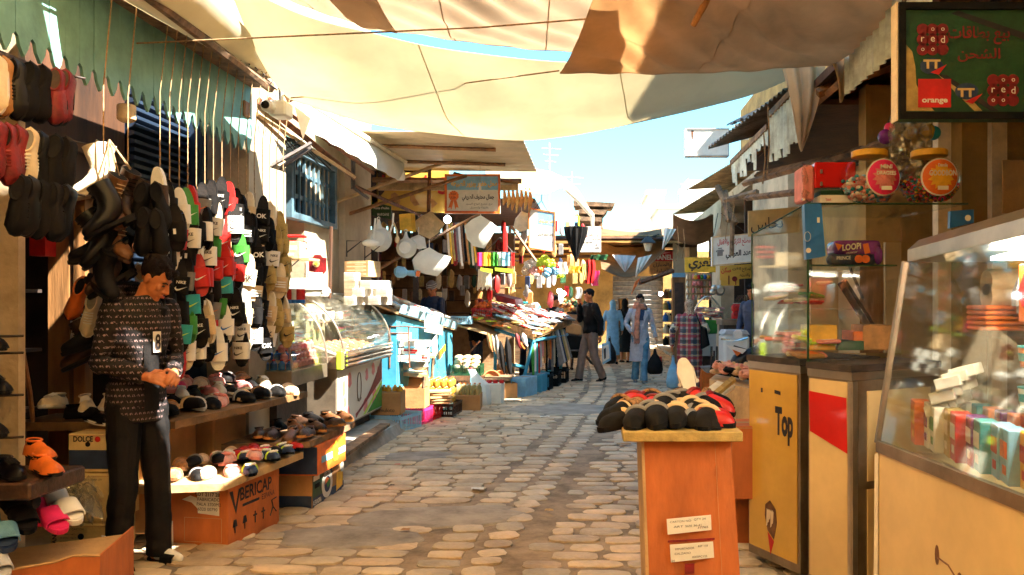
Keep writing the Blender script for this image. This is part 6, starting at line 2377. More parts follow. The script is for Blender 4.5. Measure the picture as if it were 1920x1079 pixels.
for(a,b,Y)in(((796,706),(788,790),9.9),((746,702),(746,780),9.95),((812,668),(806,760),10.9)):
 m=MB('old_wood')
 m.tube([S(*a,Y),V((S(*b,Y).x,S(*b,Y).y,0.02))],0.022,4)
 m.obj('leg',t)
m=MB('pale_wood')
m.prism([S(762,664,10.5),S(815,668,10.5),S(820,660,11.2),S(770,657,11.2)],(0,0,-0.03))
m.obj('upper_board',t)
for i,(px_,py_,Y,n)in enumerate([(755,694,10.0,4),(785,694,10.0,5)]):
 for k in range(n):
  inst('white_bowl',gmesh('bowl',lambda mb:mb.lathe([(0.06,0),(0.10,0.025),(0.12,0.045),(0.11,0.045),(0.05,0.01)],n=18),'pan_white'),S(px_,py_,Y)+V((0,0,0.018*k)),'white bowl in the %s stack on the small table'%('left flat' if i==0 else 'right taller'),'bowl','white bowls on the small table')
crate('plastic_crate','pale blue plastic crate under the carton at the end of the kerb',(-2.28,9.25,0.0),(0.42,0.50,0.20),'blue_pale',rot=-0.25)
crate('plastic_crate','pink red plastic crate, nearer of two behind the pale blue one',(-2.19,9.80,0.0),(0.36,0.36,0.20),'hot_pink',rot=-0.2)
crate('plastic_crate','small bright red plastic crate at the right end of the crates',(-2.12,10.25,0.0),(0.32,0.30,0.20),'red',rot=-0.2)
m=MB('old_wood')
m.prism([(-2.18,6.6,0.19),(-2.06,6.7,0.19),(-2.12,8.4,0.19),(-2.22,8.4,0.19)],(0,0,0.03))
tag(m.obj('plank'),'grey timber plank lying along the kerb under the printed counter','plank')
def exh(t,M,dx,dy,h):
 face(t,M,'lettering','ink',[ty('muloto',dx*0.55,h*0.22,0.06,w=dx*0.5,bold=0.01)])
tcb=carton('cardboard_box','tan carton with a brown word and jars on top, on the pale blue crate',(-2.52,9.1,0.2),0.34,0.3,0.26,'card',rot=0.05,extra=exh)
carton('cardboard_box','open tan carton with one raised flap on the pink crate',(-2.15-0.18,9.7,0.2),0.3,0.3,0.24,'card',open_=True)
m=MB('card')
m.prism([(-2.3,10.0,0.44),(-2.02,10.0,0.44),(-2.08,10.1,0.62),(-2.3,10.1,0.58)],(0,0.006,0))
tag(m.obj('carton_flap'),'raised cardboard flap behind the open tan carton','cardboard')
for k in range(5):
 inst('spice_jar',g_bottle('amber','red' if k<2 else 'yellow',0.035,0.07),(-2.47+0.065*k,9.2+0.05*(k%2),0.462),'small %s lidded jar standing on the tan carton'%('red' if k<2 else 'yellow'),'jar','jars on the tan carton')
for k in range(5):
 m=MB('pale_wood')
 m.box((-1.93,10.15,0.22+k*0.035),(0.28,0.2,0.02),rot=0.2*(k%3))
 o_=m.obj('timber_board')
 tag(o_,'thin wooden board in the little stack beside the crates','board','boards stacked by the crates')
crate('basket','tall black perforated basket under the small table',(-2.42,10.5,0.0),(0.5,0.42,0.62),'dark_brown',rot=0.1)
crate('wooden_crate','brown slatted crate carrying a block of orange bottles',(-1.98,10.55,0.0),(0.42,0.46,0.17),'dark_brown',rot=-0.1)
for z in range(3):
 for i in range(4):
  for j in range(3):
   inst('jam_jar',g_bottle('amber','orange',0.036,0.105),(-2.12+i*0.09,10.4+j*0.12,0.175+z*0.108),'small amber bottle with an orange cap in the stacked block','bottle','bottles on the slatted crate')
for k in range(4):
 inst('glass_cup',g_bottle('jar_glass','jar_glass',0.03,0.1),(-2.1+k*0.09,10.45,0.50),'clear glass bottle standing on the orange capped block','bottle','clear bottles on the block')
carton('cardboard_box','low tan carton of bottles standing on the cobbles',(-1.88,10.85,0.0),0.36,0.42,0.22,'card',rot=0.06)
for i in range(5):
 for j in range(3):
  inst('oil_bottle',g_bottle('khaki','orange' if j==2 else 'cream',0.03,0.16),(-1.84+i*0.068,10.92+j*0.12,0.2),'slim olive bottle in the low tan carton','bottle','bottles in the low tan carton')
t=thing('plastic_sack','white plastic sack leaning between the cartons','bag',(-1.62,11.6,0))
m=MB('white_plastic')
m.loft([[V((-1.6+a*math.cos(2*PI*i/14)*(1+0.15*math.sin(i*2.3))+sx_,11.5+a*0.7*math.sin(2*PI*i/14),z))for i in range(14)]for z,a,sx_ in((0,0.12,0),(0.05,0.15,0),(0.3,0.14,-0.02),(0.42,0.07,-0.08),(0.52,0.05,-0.14))])
m.obj('sack',t)
m=MB('red')
m.ball((-1.74,11.5,0.52),0.03,8)
m.obj('tie',t)
carton('white_box','square white box with red pots on top beside the sack',(-1.58,11.55,0.0),0.27,0.3,0.30,'card_white',rot=-0.05)
for k in range(3):
 inst('red_pot',g_cup('red','red',0.04,0.04),(-1.5+k*0.09,11.68,0.302),'small red pot on the square white box','pot','red pots on the white box')
carton('cardboard_box','tilted open tan carton between the white box and the blue ones',(-1.38,12.1,0.0),0.26,0.34,0.25,'card',rot=0.35,open_=True)
carton('blue_box','blue and white printed carton beside the tilted tan one',(-1.28,12.5,0.0),0.26,0.5,0.30,'sky_blue',rot=-0.3)
carton('blue_box','darker blue carton of pots farther along the stall foot',(-1.12,13.2,0.0),0.3,0.4,0.30,'blue_paint',rot=-0.3)
carton('blue_box','small turquoise box at the right end of the carton row',(-0.98,13.9,0.0),0.18,0.3,0.28,'teal',rot=-0.3)
crate('plastic_crate','brown red lattice crate behind the bottle carton',(-1.95,12.35,0.0),(0.58,0.45,0.36),'brown',rot=0)
crate('plastic_crate','green plastic crate of bread resting on the brown red crate',(-1.92,12.35,0.36),(0.46,0.36,0.16),'dark_green',rot=0)
for i in range(9):
 inst('bread_loaf',gmesh('loaf',lambda mb:mb.ball((0,0,0.045),(0.075,0.11,0.05),12),'beige'),(-2.05+(i%3)*0.13,12.25+(i//3)*0.05,0.46+(i//3)*0.06),'round pale loaf heaped in the green crate','bread','loaves in the green crate')
for i,(px_,py_,Y,r,tl,c)in enumerate([(922,711,12.4,0.145,1.35,'terracotta'),(938,706,12.7,0.10,1.2,'terracotta'),(905,704,12.6,0.07,0.6,'fluff_tan'),(915,730,12.2,0.06,0.1,'brown'),(950,722,12.9,0.08,0.5,'beige')]):
 Mr=Matrix.Rotation(tl,4,'X')@Matrix.Rotation(0.3,4,'Y')
 m=MB(c)
 m.lathe([(r*0.5,-0.10*r*8),(r*0.9,-0.05*r*6),(r,0),(r*0.88,0.0),(r*0.75,-0.04*r*6),(0.002,-0.06*r*7)],S(px_,py_,Y),Mr,22,cap=False)
 tag(m.obj('clay_bowl'),['largest terracotta bowl turned towards the street','second terracotta bowl leaning behind the largest','small speckled clay jug left of the bowls','shallow brown dish before the terracotta bowls','beige clay bowl right of the terracotta ones'][i],'bowl')
m=MB('old_wood')
m.bb((-1.75,12.1,0.30),(-1.25,12.8,0.33))
tag(m.obj('board'),'dark board carrying the clay bowls','board')
# ---------------------------------------------------------------- middle stalls
t=thing('side_shelf','wooden shelf of ribbons joining the turquoise stall to the next table','shelf',(-1.9,13.0,0.8))
m=MB('pale_wood')
m.prism([S(848,606,12.6),S(925,628,12.9),S(960,612,14.0),S(880,595,14.0)],(0,0,-0.03))
m.obj('board',t)
m=MB('rust')
m.tube([S(855,690,12.7),S(900,640,12.7)],0.012,5)
m.obj('brace',t)
crate('plastic_crate','pale green plastic basket of long white packets on the side shelf',S(863,608,12.7),(0.36,0.3,0.12),'blue_pale',rot=0)
spread('goods_packet',[g_pack('khaki','cream'),g_pack('lime','yellow'),g_pack('fluff_tan','cream'),g_pack('orange','yellow'),g_pack('beige','dark_green')],[S(880,604,12.7),S(955,622,13.0),S(975,606,14.0),S(890,585,14.0)],9,4,'narrow olive or orange packet laid out on the side shelf','packet','packets on the side shelf',zr=0.08)
t=thing('market_table','large table heaped with wrapped knick-knacks on bright blue legs','table',(-1.2,13.8,0))
TQ=[S(888,592,13.2),S(1000,632,12.9),S(1062,608,15.0),S(930,572,16.0)]
TQ=[V((p.x,p.y,0))for p in TQ]
zt=[1.22,0.92,1.08,1.35]
TQ=[V((p.x,p.y,z))for p,z in zip([S(888,565,13.2),S(1000,565,12.9),S(1070,565,15.2),S(930,565,16.0)],zt)]
m=MB('pale_wood')
m.prism(TQ,(0,0,-0.04))
m.obj('board',t)
m=MB('wood')
m.prism([TQ[0],TQ[1],TQ[1]+V((0,0,0.09)),TQ[0]+V((0,0,0.09))],(0,-0.03,0))
m.prism([TQ[1],TQ[2],TQ[2]+V((0,0,0.09)),TQ[1]+V((0,0,0.09))],(0.03,0,0))
m.obj('rim',t)
m=MB('blue_paint')
for a,b in(((1000,638,13.0),(975,738,13.0)),((930,625,13.2),(928,700,13.2)),((1060,630,14.8),(1050,700,14.8)),((928,618,13.1),(1003,642,13.0)),((935,680,13.3),(988,690,13.1)),((1000,640,13.0),(1064,628,14.9))):
 m.tube([S(*a),S(*b)],0.028,4)
m.obj('frame',t)
up_=(TQ[1]-TQ[0]).cross(TQ[3]-TQ[0]).normalized()
spread('goods_packet',packs2+[g_pack('red','white'),g_pack('brown','cream'),g_pack('dark_brown','beige')],[p+V((0,0,0.03))for p in TQ],15,11,'wrapped trinket in the heap on the large blue legged table','packet','packets on the large table',up=up_,zr=0.14,s=(0.8,1.5))
t=crate('red_basket','red plastic basket of oranges at the back of the large table',S(905,594,13.3),(0.32,0.3,0.14),'red')
spread('orange_fruit',[g_ball('orange',0.035)],[S(890,582,13.2),S(922,582,13.2),S(922,578,13.5),S(890,578,13.5)],6,4,'orange heaped in the red basket','fruit','oranges in the red basket',zr=0.08)
m=MB('dark_red')
m.prism([S(925,552,14),S(965,562,14),S(968,572,14),S(932,566,14)],(0.1,0.3,0.02))
tag(m.obj('red_case'),'long dark red case lying across the back of the large table','case')
HNG=[('black',938,640,705,0.05,'long black folded umbrella hanging from the side shelf'),('black',950,632,712,0.055,'thick black umbrella leaning under the table corner'),('grey',930,628,690,0.035,'slim grey umbrella in the hanging bunch'),('fluff_tan',915,625,660,0.04,'beige glove bundle hanging under the side shelf'),('beige',922,628,664,0.03,'pale fringed bundle under the side shelf'),('white',980,625,650,0.045,'white oval soled insole hanging under the rim'),('dark_red',968,625,655,0.04,'dark red purse hanging under the table rim'),('orange',975,640,655,0.03,'small orange pouch hanging under the rim')]
for c,px_,y0,y1,r,lab in HNG:
 m=MB(c)
 Y=12.75
 m.tube([S(px_,y0,Y),S(px_+2,y0+(y1-y0)*0.25,Y),S(px_+5,y0+(y1-y0)*0.7,Y),S(px_+9,y1,Y)],[0.01,r,r*0.8,0.012],8)
 tag(m.obj('hanging_item' if c not in('black','grey')else 'folded_umbrella'),lab,'umbrella' if c in('black','grey')else 'hanging goods')
cols_=['green','white','teal','red','pale_grey','pink','tan','black','fluff_tan','orange','grey','cream','black','white']
for k in range(14):
 px_=998+k*3.6
 Y=13.0+k*0.13
 y0=634-k*1.1
 L_=[70,64,70,74,60,40,54,80,46,50,84,60,82,50][k]
 m=MB(cols_[k])
 m.tube([S(px_,y0,Y),S(px_,y0+4,Y),S(px_+1,y0+L_*0.5,Y),S(px_+2,y0+L_,Y)],[0.008,0.022,0.028,0.018],6,flat=0.5)
 tag(m.obj('hanging_strap'),'%s strap or glove hanging along the blue legged table, %s from the left'%(cols_[k].replace('_',' ').replace('fluff ',''),ORD[k]),'strap','straps hanging along the large table')
for k in range(6):
 m=MB(['grey','pale_grey','navy','khaki','beige','grey'][k])
 px_=1040+k*3
 Y=14.2+k*0.1
 m.prism([S(px_,618,Y),S(px_+4,618,Y),S(px_+18,680-k*2,Y),S(px_+8,688-k*2,Y)],(0.0,0.02,0))
 tag(m.obj('hanging_scarf'),'folded scarf slanting outwards at the table end, %s from the left'%ORD[k],'scarf','scarves at the table end')
for k in range(3):
 crate('black_crate','black plastic crate under the large table, %s from the left'%ORD[k],(-0.86+0.12*k,13.6+k*0.55,0),(0.34,0.4,0.27),'black',rot=-0.1,group='black crates under the table')
# ---------------------------------------------------------------- signs
def sign(name,label,x0,y0,x1,y1,Y,th=0.03,frame_='orange',face_='card_white',fw=4,tilt=0.0,prints=(),wires=None,group=None,x0b=None,skew=0.0):
 """board facing the camera between pixel corners at depth Y; prints = (material, list of functions(mb, P))"""
 t=thing(name,label,'sign',S((x0+x1)/2,y1,Y),group=group)
 def P(u,v,d=0.0):
  x=x0+(x1-x0)*u
  y=y0+(y1-y0)*v+skew*(u-0.5)+0
  return S(x+tilt*(v-0.5),y,Y)+V((0,-d,0))
 m=MB(face_)
 m.prism([P(0,0),P(1,0),P(1,1),P(0,1)],(0,th,0))
 bo=m.obj('board',t,sm=0)
 if frame_:
  m=MB(frame_)
  fu,fv=fw/(x1-x0),fw/(y1-y0)
  for a,b,c_,d in(((0,0),(1,0),(1,fv),(0,fv)),((0,1-fv),(1,1-fv),(1,1),(0,1)),((0,fv),(fu,fv),(fu,1-fv),(0,1-fv)),((1-fu,fv),(1,fv),(1,1-fv),(1-fu,1-fv))):
   m.prism([P(*a,0.012),P(*b,0.012),P(*c_,0.012),P(*d,0.012)],(0,0.011,0))
  m.obj('frame',t,sm=0)
 for j,(nm,mt,fns)in enumerate(prints):
  for f_ in fns:
   m=MB(mt)
   f_(m,P,Y)
   m.obj(nm,t,sm=0,rec=False)
 if wires:
  m=MB('iron')
  for(a,b)in wires:
   m.tube([S(a[0],a[1],Y),S(b[0],b[1],Y)],0.006,4)
  m.obj('wire',t)
 return t
def tx(s_,u,v,hpx,wpx=None,d=0.003,bold=0.02,slope=0.0):
 return lambda mb,P,Y:mb.text(s_,P(u,v,d),(1,0,slope),(0,0,1),hpx/F*Y,wpx/F*Y if wpx else None,bold)
def rc(u0,v0,u1,v1,d=0.002):
 return lambda mb,P,Y:mb.prism([P(u0,v0,d),P(u1,v0,d),P(u1,v1,d),P(u0,v1,d)],(0,0.001,0))
def ds(u,v,rp,d=0.002,n=20,ky=1.0,spike=0.0):
 return lambda mb,P,Y:mb.prism([P(u,v,d)+V((rp/F*Y*math.cos(2*PI*k/n)*(1+spike*(k%2)),0,rp*ky/F*Y*math.sin(2*PI*k/n)*(1+spike*(k%2))))for k in range(n)],(0,0.001,0))
def pg(pts,d=0.002):
 return lambda mb,P,Y:mb.prism([P(u,v,d)for u,v in pts],(0,0.001,0))
sign('shop_banner','long yellow banner with red script under the tin canopy',690,312,842,396,10.9,frame_=None,face_='panel_ochre',skew=8,prints=[('lettering','red',[tx('Herbel',0.45,0.36,36,84,d=0.006,slope=0.0,bold=0.02),tx('S',0.92,0.40,44,18,d=0.006)]),('figures','tan',[pg([(0.28,0.65),(0.33,0.6),(0.38,0.66),(0.40,0.80),(0.37,0.92),(0.31,0.9),(0.29,0.78)]),pg([(0.52,0.65),(0.56,0.62),(0.59,0.72),(0.64,0.85),(0.57,0.88),(0.52,0.76)]),pg([(0.72,0.75),(0.8,0.7),(0.86,0.8),(0.8,0.9),(0.72,0.86)])]),('dark_print','dark_brown',[rc(0.02,0.1,0.1,0.6),pg([(0.12,0.15),(0.22,0.2),(0.2,0.6),(0.13,0.75)])])])
sign('shop_sign','blue and white Arabic sign in an orange frame hanging over the plastic pans',834,327,938,401,10.4,frame_='orange',fw=4,prints=[('blue_field','sky_blue',[rc(0.03,0.05,0.97,0.40)]),('yellow_lettering','yellow',[tx(ar('محل خضر وبزور الطبيعة'),0.53,0.25,13,86,0.006,0.03)]),('lettering','ink',[tx(ar('جمال محتوف الطريقي'),0.60,0.60,11,60,0.005,0.03),tx(ar('بيع جميع انواع البزور'),0.62,0.76,4.5,50,0.004,0.0),tx(ar('بالجملة والتفصيل'),0.62,0.85,4.5,34,0.004,0.0)]),('rosette','orange',[ds(0.16,0.55,9,0.004,24,1,0.12),pg([(0.11,0.66),(0.16,0.68),(0.12,0.9),(0.10,0.84),(0.06,0.86)],0.004),pg([(0.16,0.68),(0.21,0.66),(0.25,0.86),(0.21,0.83),(0.19,0.9)],0.004)]),('rosette_lettering','dark_red',[tx(ar('جودة'),0.16,0.5,5,10,0.006),tx(ar('عالية'),0.16,0.6,5,10,0.006)]),('red_line','red',[rc(0.04,0.93,0.6,0.955)])])
sign('shop_sign','blue and white poster in a thin orange frame hanging by two cords',991,394,1041,470,11.6,frame_='orange',fw=2,skew=8,prints=[('blue_field','sky_blue',[rc(0.35,0.06,0.96,0.36)]),('yellow_lettering','yellow',[tx(ar('خير ومبارك'),0.66,0.27,8,28,0.005,0.03)]),('lettering','ink',[tx(ar('جمال محتوف الطريقي'),0.63,0.6,8,30,0.004,0.03),tx(ar('بيع البزور والتوابل'),0.66,0.78,4,26,0.004,0.0),tx(ar('بالجملة والتفصيل'),0.66,0.88,4,22,0.004,0.0)])],wires=[((1000,394),(1014,378)),((1030,400),(1016,378)),((1015,378),(1016,360))])
sign('shop_sign','white sign with red Arabic letters behind the black umbrella',1088,425,1127,473,14.5,frame_=None,skew=0,prints=[('red_lettering','red',[tx(ar('مؤسسة القصبي'),0.6,0.36,6,26),tx(ar('للمظلات'),0.7,0.5,5,20)]),('lettering','ink',[tx('98 408 904',0.35,0.63,5,18)]),('boat_drawing','grey',[pg([(0.68,0.82),(0.95,0.80),(0.9,0.9),(0.74,0.9)]),rc(0.80,0.66,0.83,0.8),pg([(0.7,0.74),(0.79,0.68),(0.79,0.78)])])])
sign('shop_sign','small dark sign with white letters above the hanging pans',697,383,733,408,10.3,frame_=None,face_='dark_green',skew=8,prints=[('lettering','card_white',[tx('Vente d\'huiles',0.5,0.3,6,30),tx('MARGANE',0.6,0.75,7,22)])])
sign('shop_sign','red sign with white capital letters over an ochre sign, far down on the right',1218,472,1262,490,20,frame_=None,face_='red',prints=[('lettering','card_white',[tx('CHANEL',0.5,0.6,13,42,bold=0.03)]),('flourish','pink',[pg([(0.02,0.1),(0.4,0.05),(0.9,0.1),(0.5,0.3),(0.2,0.4)])])])
sign('shop_sign','ochre sign with brown Arabic letters just below the red one',1218,490,1261,514,20,frame_=None,face_='tan',prints=[('lettering','dark_brown',[tx(ar('والمنازل'),0.55,0.3,9,34),tx(ar('الأصلية'),0.6,0.72,8,26)])])
sign('shop_sign','yellow sign with large dark Arabic letters at the middle of the right row',1284,483,1342,511,14.5,frame_=None,face_='yellow',prints=[('lettering','dark_brown',[tx(ar('نعري'),0.5,0.5,22,44,bold=0.04)])])
sign('shop_sign','white tilted light box with red and black Arabic letters and a pot',1335,441,1410,496,12.4,th=0.12,frame_='beige',fw=2,skew=-7,prints=[('red_lettering','red',[tx(ar('مصلح الكركاب والاقفال'),0.55,0.26,13,62,slope=0.07)]),('lettering','ink',[tx(ar('عند العرابي'),0.66,0.68,14,48,bold=0.04,slope=0.07)]),('pot_drawing','grey',[rc(0.13,0.46,0.27,0.68),rc(0.15,0.40,0.25,0.44),rc(0.10,0.48,0.125,0.54),rc(0.275,0.48,0.30,0.54)])],wires=[((1338,442),(1346,400)),((1400,438),(1352,400))])
sign('shop_sign','ochre sign with a red word below the white light box',1350,497,1412,524,13.2,frame_=None,face_='panel_ochre',skew=-4,prints=[('red_lettering','red',[tx(ar('سكن'),0.18,0.35,12,18,bold=0.03)]),('lettering','dark_brown',[tx(ar('اصلاح الالات'),0.65,0.35,8,34),tx(ar('والتبريد'),0.75,0.75,7,20)])])
sign('shop_sign','small ochre board showing kitchen tools at the end of the ochre signs',1352,515,1386,536,12.9,frame_=None,face_='panel_ochre',prints=[('tool_drawing','dark_red',[ds(0.75,0.4,5,0.002),rc(0.78,0.5,0.84,0.95),rc(0.4,0.1,0.46,0.9)])])
sign('shop_sign','pale yellow hanging sign with a dark Arabic word beside the glass showcase',1403,392,1500,440,8.6,frame_=None,face_='card_pale',skew=-8,prints=[('lettering','ink',[tx(ar('نحاس'),0.36,0.6,30,60,bold=0.0,slope=0.08)])])
sign('light_box','blank white light box with rust stains standing against the sky',1285,241,1367,293,11.0,th=0.15,frame_='pale_grey',fw=2,skew=0,face_='white',prints=[('rust_stain','rust',[pg([(0.13,0.08),(0.19,0.08),(0.17,0.4),(0.15,0.45)])])])
sign('shop_sign','sliver of a white sign with a red letter beside the blank light box',1378,232,1404,262,12,frame_=None,prints=[('lettering','red',[tx('A',0.5,0.28,12),tx('R',0.5,0.75,12)])])
# ---------------------------------------------------------------- hanging goods on the left, in the sun
def pan(name,label,c,r,m_='pan_white',handle=True,rz_=0.0,face_=0.0):
 """round pan hung by its handle, base towards the camera"""
 t=thing(name,label,'pan',c)
 Mr=Matrix.Rotation(face_,4,'Z')@Matrix.Rotation(PI/2,4,'X')
 m=MB(m_)
 m.lathe([(0.003,0.045),(r*0.5,0.045),(r*0.55,0.052),(r*0.62,0.05),(r*0.9,0.0),(r,-0.02),(r*1.02,-0.03)],c,Mr,22)
 m.obj('bowl',t)
 if handle:
  m=MB(m_)
  m.tube([c+V((0,0,r*0.85)),c+V((0,0,r*1.25)),c+V((0,0,r*1.6))],[r*0.34,r*0.18,r*0.10],8,flat=0.4)
  m.tube([c+V((0.015*math.cos(a),0,r*1.66+0.02*math.sin(a)))for a in[2*PI*i/10 for i in range(11)]],0.005,5,cap=False)
  m.obj('handle',t)
 return t
pan('plastic_pan','largest white plastic pan glaring in the sun at the top left of the pans',S(710,449,9.3),0.145)
pan('plastic_pan','white plastic pan right of and below the largest',S(761,465,9.5),0.12)
m=MB('pan_white')
m.ball(S(695,456,9.1),(0.10,0.04,0.045),12)
m.tube([S(700,452,9.1),S(704,410,9.15)],0.012,6)
tag(m.obj('ladle'),'white ladle hanging in front of the largest pan','ladle')
for i,(x0,y0,x1,y1,c,lab)in enumerate([(729,442,738,400,'pan_white','thin white spoon hanging right of the largest pan'),(745,450,738,418,'beige','curved beige spoon between the two white pans')]):
 m=MB(c)
 m.tube([S(x0,y0,9.3),S((x0+x1)/2+3,(y0+y1)/2,9.3),S(x1,y1,9.3)],0.012,6)
 m.ball(S(x0,y0,9.3),(0.03,0.015,0.045),8)
 tag(m.obj('spoon'),lab,'spoon')
m=MB('yellow')
m.prism([S(748,402,9.8),S(770,400,9.8),S(772,434,9.8),S(750,432,9.8)],(0.03,0.1,0))
tag(m.obj('yellow_bag'),'amber plastic bag hanging behind the white pans','bag')
def puff(name,label,pts,Y,m_,d=0.10,cat='bag',seed=1):
 """filled bag with the given outline"""
 c=V((sum(p[0]for p in pts)/len(pts),sum(p[1]for p in pts)/len(pts)))
 rings=[]
 rn=random.Random(seed)
 for k,zz in((0.35,-1),(0.85,-0.6),(1.0,0.0),(0.85,0.6),(0.35,1)):
  rings.append([S(c[0]+(p[0]-c[0])*k*rn.uniform(0.96,1.04),c[1]+(p[1]-c[1])*k*rn.uniform(0.96,1.04),Y)+V((0,zz*d/2,0))for p in pts])
 m=MB(m_)
 m.loft(rings)
 m.tube([S(pts[0][0],pts[0][1],Y),S(pts[0][0],pts[0][1]-14,Y)],0.005,4)
 return tag(m.obj(name,sm=50),label,cat)
puff('white_bag','large white kite-shaped bag lit by the sun under the pans',[(805,464),(822,474),(845,483),(840,498),(820,518),(800,515),(778,508),(772,488),(785,474)],9.6,'pan_white')
puff('white_bag','white kite-shaped bag hanging right under the framed blue sign',[(901,404),(918,414),(931,426),(922,445),(908,466),(888,462),(876,448),(870,424),(886,412)],10.6,'pan_white')
puff('clear_bag','brownish clear bag hanging above the kite-shaped ones',[(808,396),(825,412),(834,420),(822,438),(806,448),(786,440),(772,420),(790,406)],10.2,'beige')
puff('clear_bag','small wrinkled pale bag left of the hanging poster',[(978,396),(990,400),(992,430),(975,436),(962,428),(966,410)],11.7,'cream')
puff('plastic_cup','white moulded cup hanging between the pans and bag',[(785,440),(797,446),(800,466),(785,468),(768,462),(770,446)],9.7,'white')
t=thing('water_bottle','pale blue bottle with an orange cap hanging sideways','bottle',S(762,510,9.5))
m=MB('sky_blue')
m.tube([S(740,510,9.5),S(745,510,9.5),S(757,511,9.5),S(764,512,9.5),S(777,513,9.5),S(780,513,9.5)],[0.04,0.07,0.065,0.03,0.035,0.05],12)
m.obj('bottle',t)
m=MB('orange')
m.tube([S(781,513,9.5),S(787,514,9.5)],0.035,12)
m.obj('cap',t)
t=thing('umbrella','closed black umbrella hanging point down under the tan awning','umbrella',S(1081,490,12.0))
m=MB('black')
cc=S(1080,450,12.0)
n=24
rings=[]
for y_,r in((424,0.02),(426,0.165),(440,0.15),(460,0.095),(478,0.04),(492,0.012)):
 p=S(1080,y_,12.0)
 rings.append([p+V((r*(1+0.12*(-1)**i)*math.cos(2*PI*i/n),r*0.6*(1+0.12*(-1)**i)*math.sin(2*PI*i/n),0.0))for i in range(n)])
m.loft(rings)
m.obj('canopy',t,sm=20)
m=MB('lime')
m.tube([S(1085,424,11.9),S(1085,408,11.9),S(1082,402,11.9),S(1079,406,11.9)],0.014,6)
m.obj('handle',t)
for i,(px_,py_,r,c)in enumerate([(991,498,10,'fluff_white'),(1000,492,9,'fluff_white'),(1012,493,9,'lime'),(1022,488,10,'lime'),(1034,496,10,'lime'),(1014,505,8,'orange'),(1027,512,11,'sky_blue'),(1040,508,9,'sky_blue'),(1000,508,9,'fluff_pink'),(1005,516,8,'fluff_white'),(1043,500,7,'red'),(985,508,8,'fluff_cream')]):
 m=MB(c)
 Y=12.6
 rad=r/F*Y
 P_=S(px_,py_,Y)
 for k in range(26):
  a,b=RG.uniform(0,2*PI),RG.uniform(-1.4,1.4)
  m.ball(P_+V((math.cos(a)*math.cos(b),math.sin(a)*math.cos(b),math.sin(b)))*rad*0.72,rad*0.34,6)
 m.ball(P_,rad*0.75,8)
 tag(m.obj('pompom',sm=60),'%s fluffy pom-pom in the hanging bunch, number place %s from the left'%(c.replace('fluff_','').replace('_',' '),ORD[i]),'pom-pom','pom-poms in the bunch')
t=thing('cloth_ring','round hanger of coloured dish cloths with bright yellow clips','hanger',S(935,505,11.3))
m=MB('iron')
m.tube([S(935,474,11.3)+V((0.25*math.cos(2*PI*i/16),0.12*math.sin(2*PI*i/16),0))for i in range(17)],0.006,4,cap=False)
m.tube([S(935,474,11.3)+V((0.2,0,0)),S(938,445,11.3),S(935,474,11.3)+V((-0.2,0,0))],0.005,4)
m.obj('ring',t)
for i,(px_,w_,c)in enumerate([(899,9,'hot_pink'),(911,17,'yellow'),(927,13,'green'),(948,16,'sky_blue'),(961,5,'red'),(936,9,'white')]):
 m=MB(c)
 Y=11.2+0.02*i
 m.grid(lambda u,v:S(px_-w_/2+w_*u,474+25*v,Y)+V((0,0.015*math.sin(u*9+i),0)),6,6,0.01)
 m.obj('cloth',t,label='%s cloth'%c.replace('_',' '))
m=MB('lime')
for a,b in((901,923),(928,962)):
 m.prism([S(a,502,11.15),S(b,505,11.15),S(b,513,11.15),S(a,508,11.15)],(0,0.03,0))
m.obj('clip',t)
m=MB('red')
m.tube([S(946,418,11.3),S(947,440,11.3),S(947,472,11.3)],[0.01,0.035,0.035],8,flat=0.5)
tag(m.obj('red_sleeve'),'long red folded umbrella sleeve hanging above the dish cloths','sleeve')
cl=['cream','yellow','khaki','dark_red','grey','white','brown','black','tan','dark_green']
for k in range(12):
 px_=838+k*4.4
 m=MB(cl[k%10])
 m.tube([S(px_,418,12.2),S(px_+3,460,12.2),S(px_+5+k%3,488+(k*7)%12,12.2)],0.018,5,flat=0.4)
 tag(m.obj('hanging_belt'),'%s belt hanging in the bunch behind the pans, %s from the left'%(cl[k%10].replace('_',' '),ORD[k]),'belt','belts hanging behind the pans')
for k in range(10):
 px_=896+k*1.2
 m=MB('cream')
 m.tube([S(898+k*2.3,505,12.0),S(897+k*2.6,530,12.0),S(896+k*2.8,545-(k%3)*3,12.0)],0.01,4)
 tag(m.obj('cotton_tassel'),'cream cotton strand of the mop head below the dish cloths','tassel','strands of the cream mop')
cl=['brown','khaki','grey','cream','dark_red','dark_green','straw','navy','beige','red','pale_grey','tan','dark_brown']
k=0
for yy in(418,450,482,512,540):
 for xx in range(700,1100,11):
  k+=1
  if RG.random()<0.25:
   continue
  Y=13.6+2.2*(xx-700)/400+RG.uniform(-.2,.2)
  c=RG.choice(cl)
  key='hang_'+c+str(k%2)
  me=gmesh(key,(lambda mb:mb.tube([(0,0,0),(0.01,0,-0.05),(0.0,0,-0.2),(0.01,0,-0.27)],[0.012,0.045,0.055,0.02],7,flat=0.6))if k%2 else(lambda mb:mb.box((0,0,-0.11),(0.09,0.03,0.2),bev=0.01)),c)
  inst('hanging_goods',me,S(xx+RG.uniform(-4,4),yy+RG.uniform(-7,7),Y),'dim small article hanging at the back of the left stalls','goods','goods hanging at the back of the left stalls',yd=(RG.uniform(-.6,.6),1,0),s=RG.uniform(0.7,1.25))
t=thing('back_shelf','dark shelf unit along the back of the left stalls','shelf',(-2.6,15.9,0))
m=MB('dark_wood')
for z in(1.25,1.5,1.75,2.0,2.3):
 m.bb((-4.4,15.9,z),(-1.4,16.2,z+0.02))
m.obj('board',t)
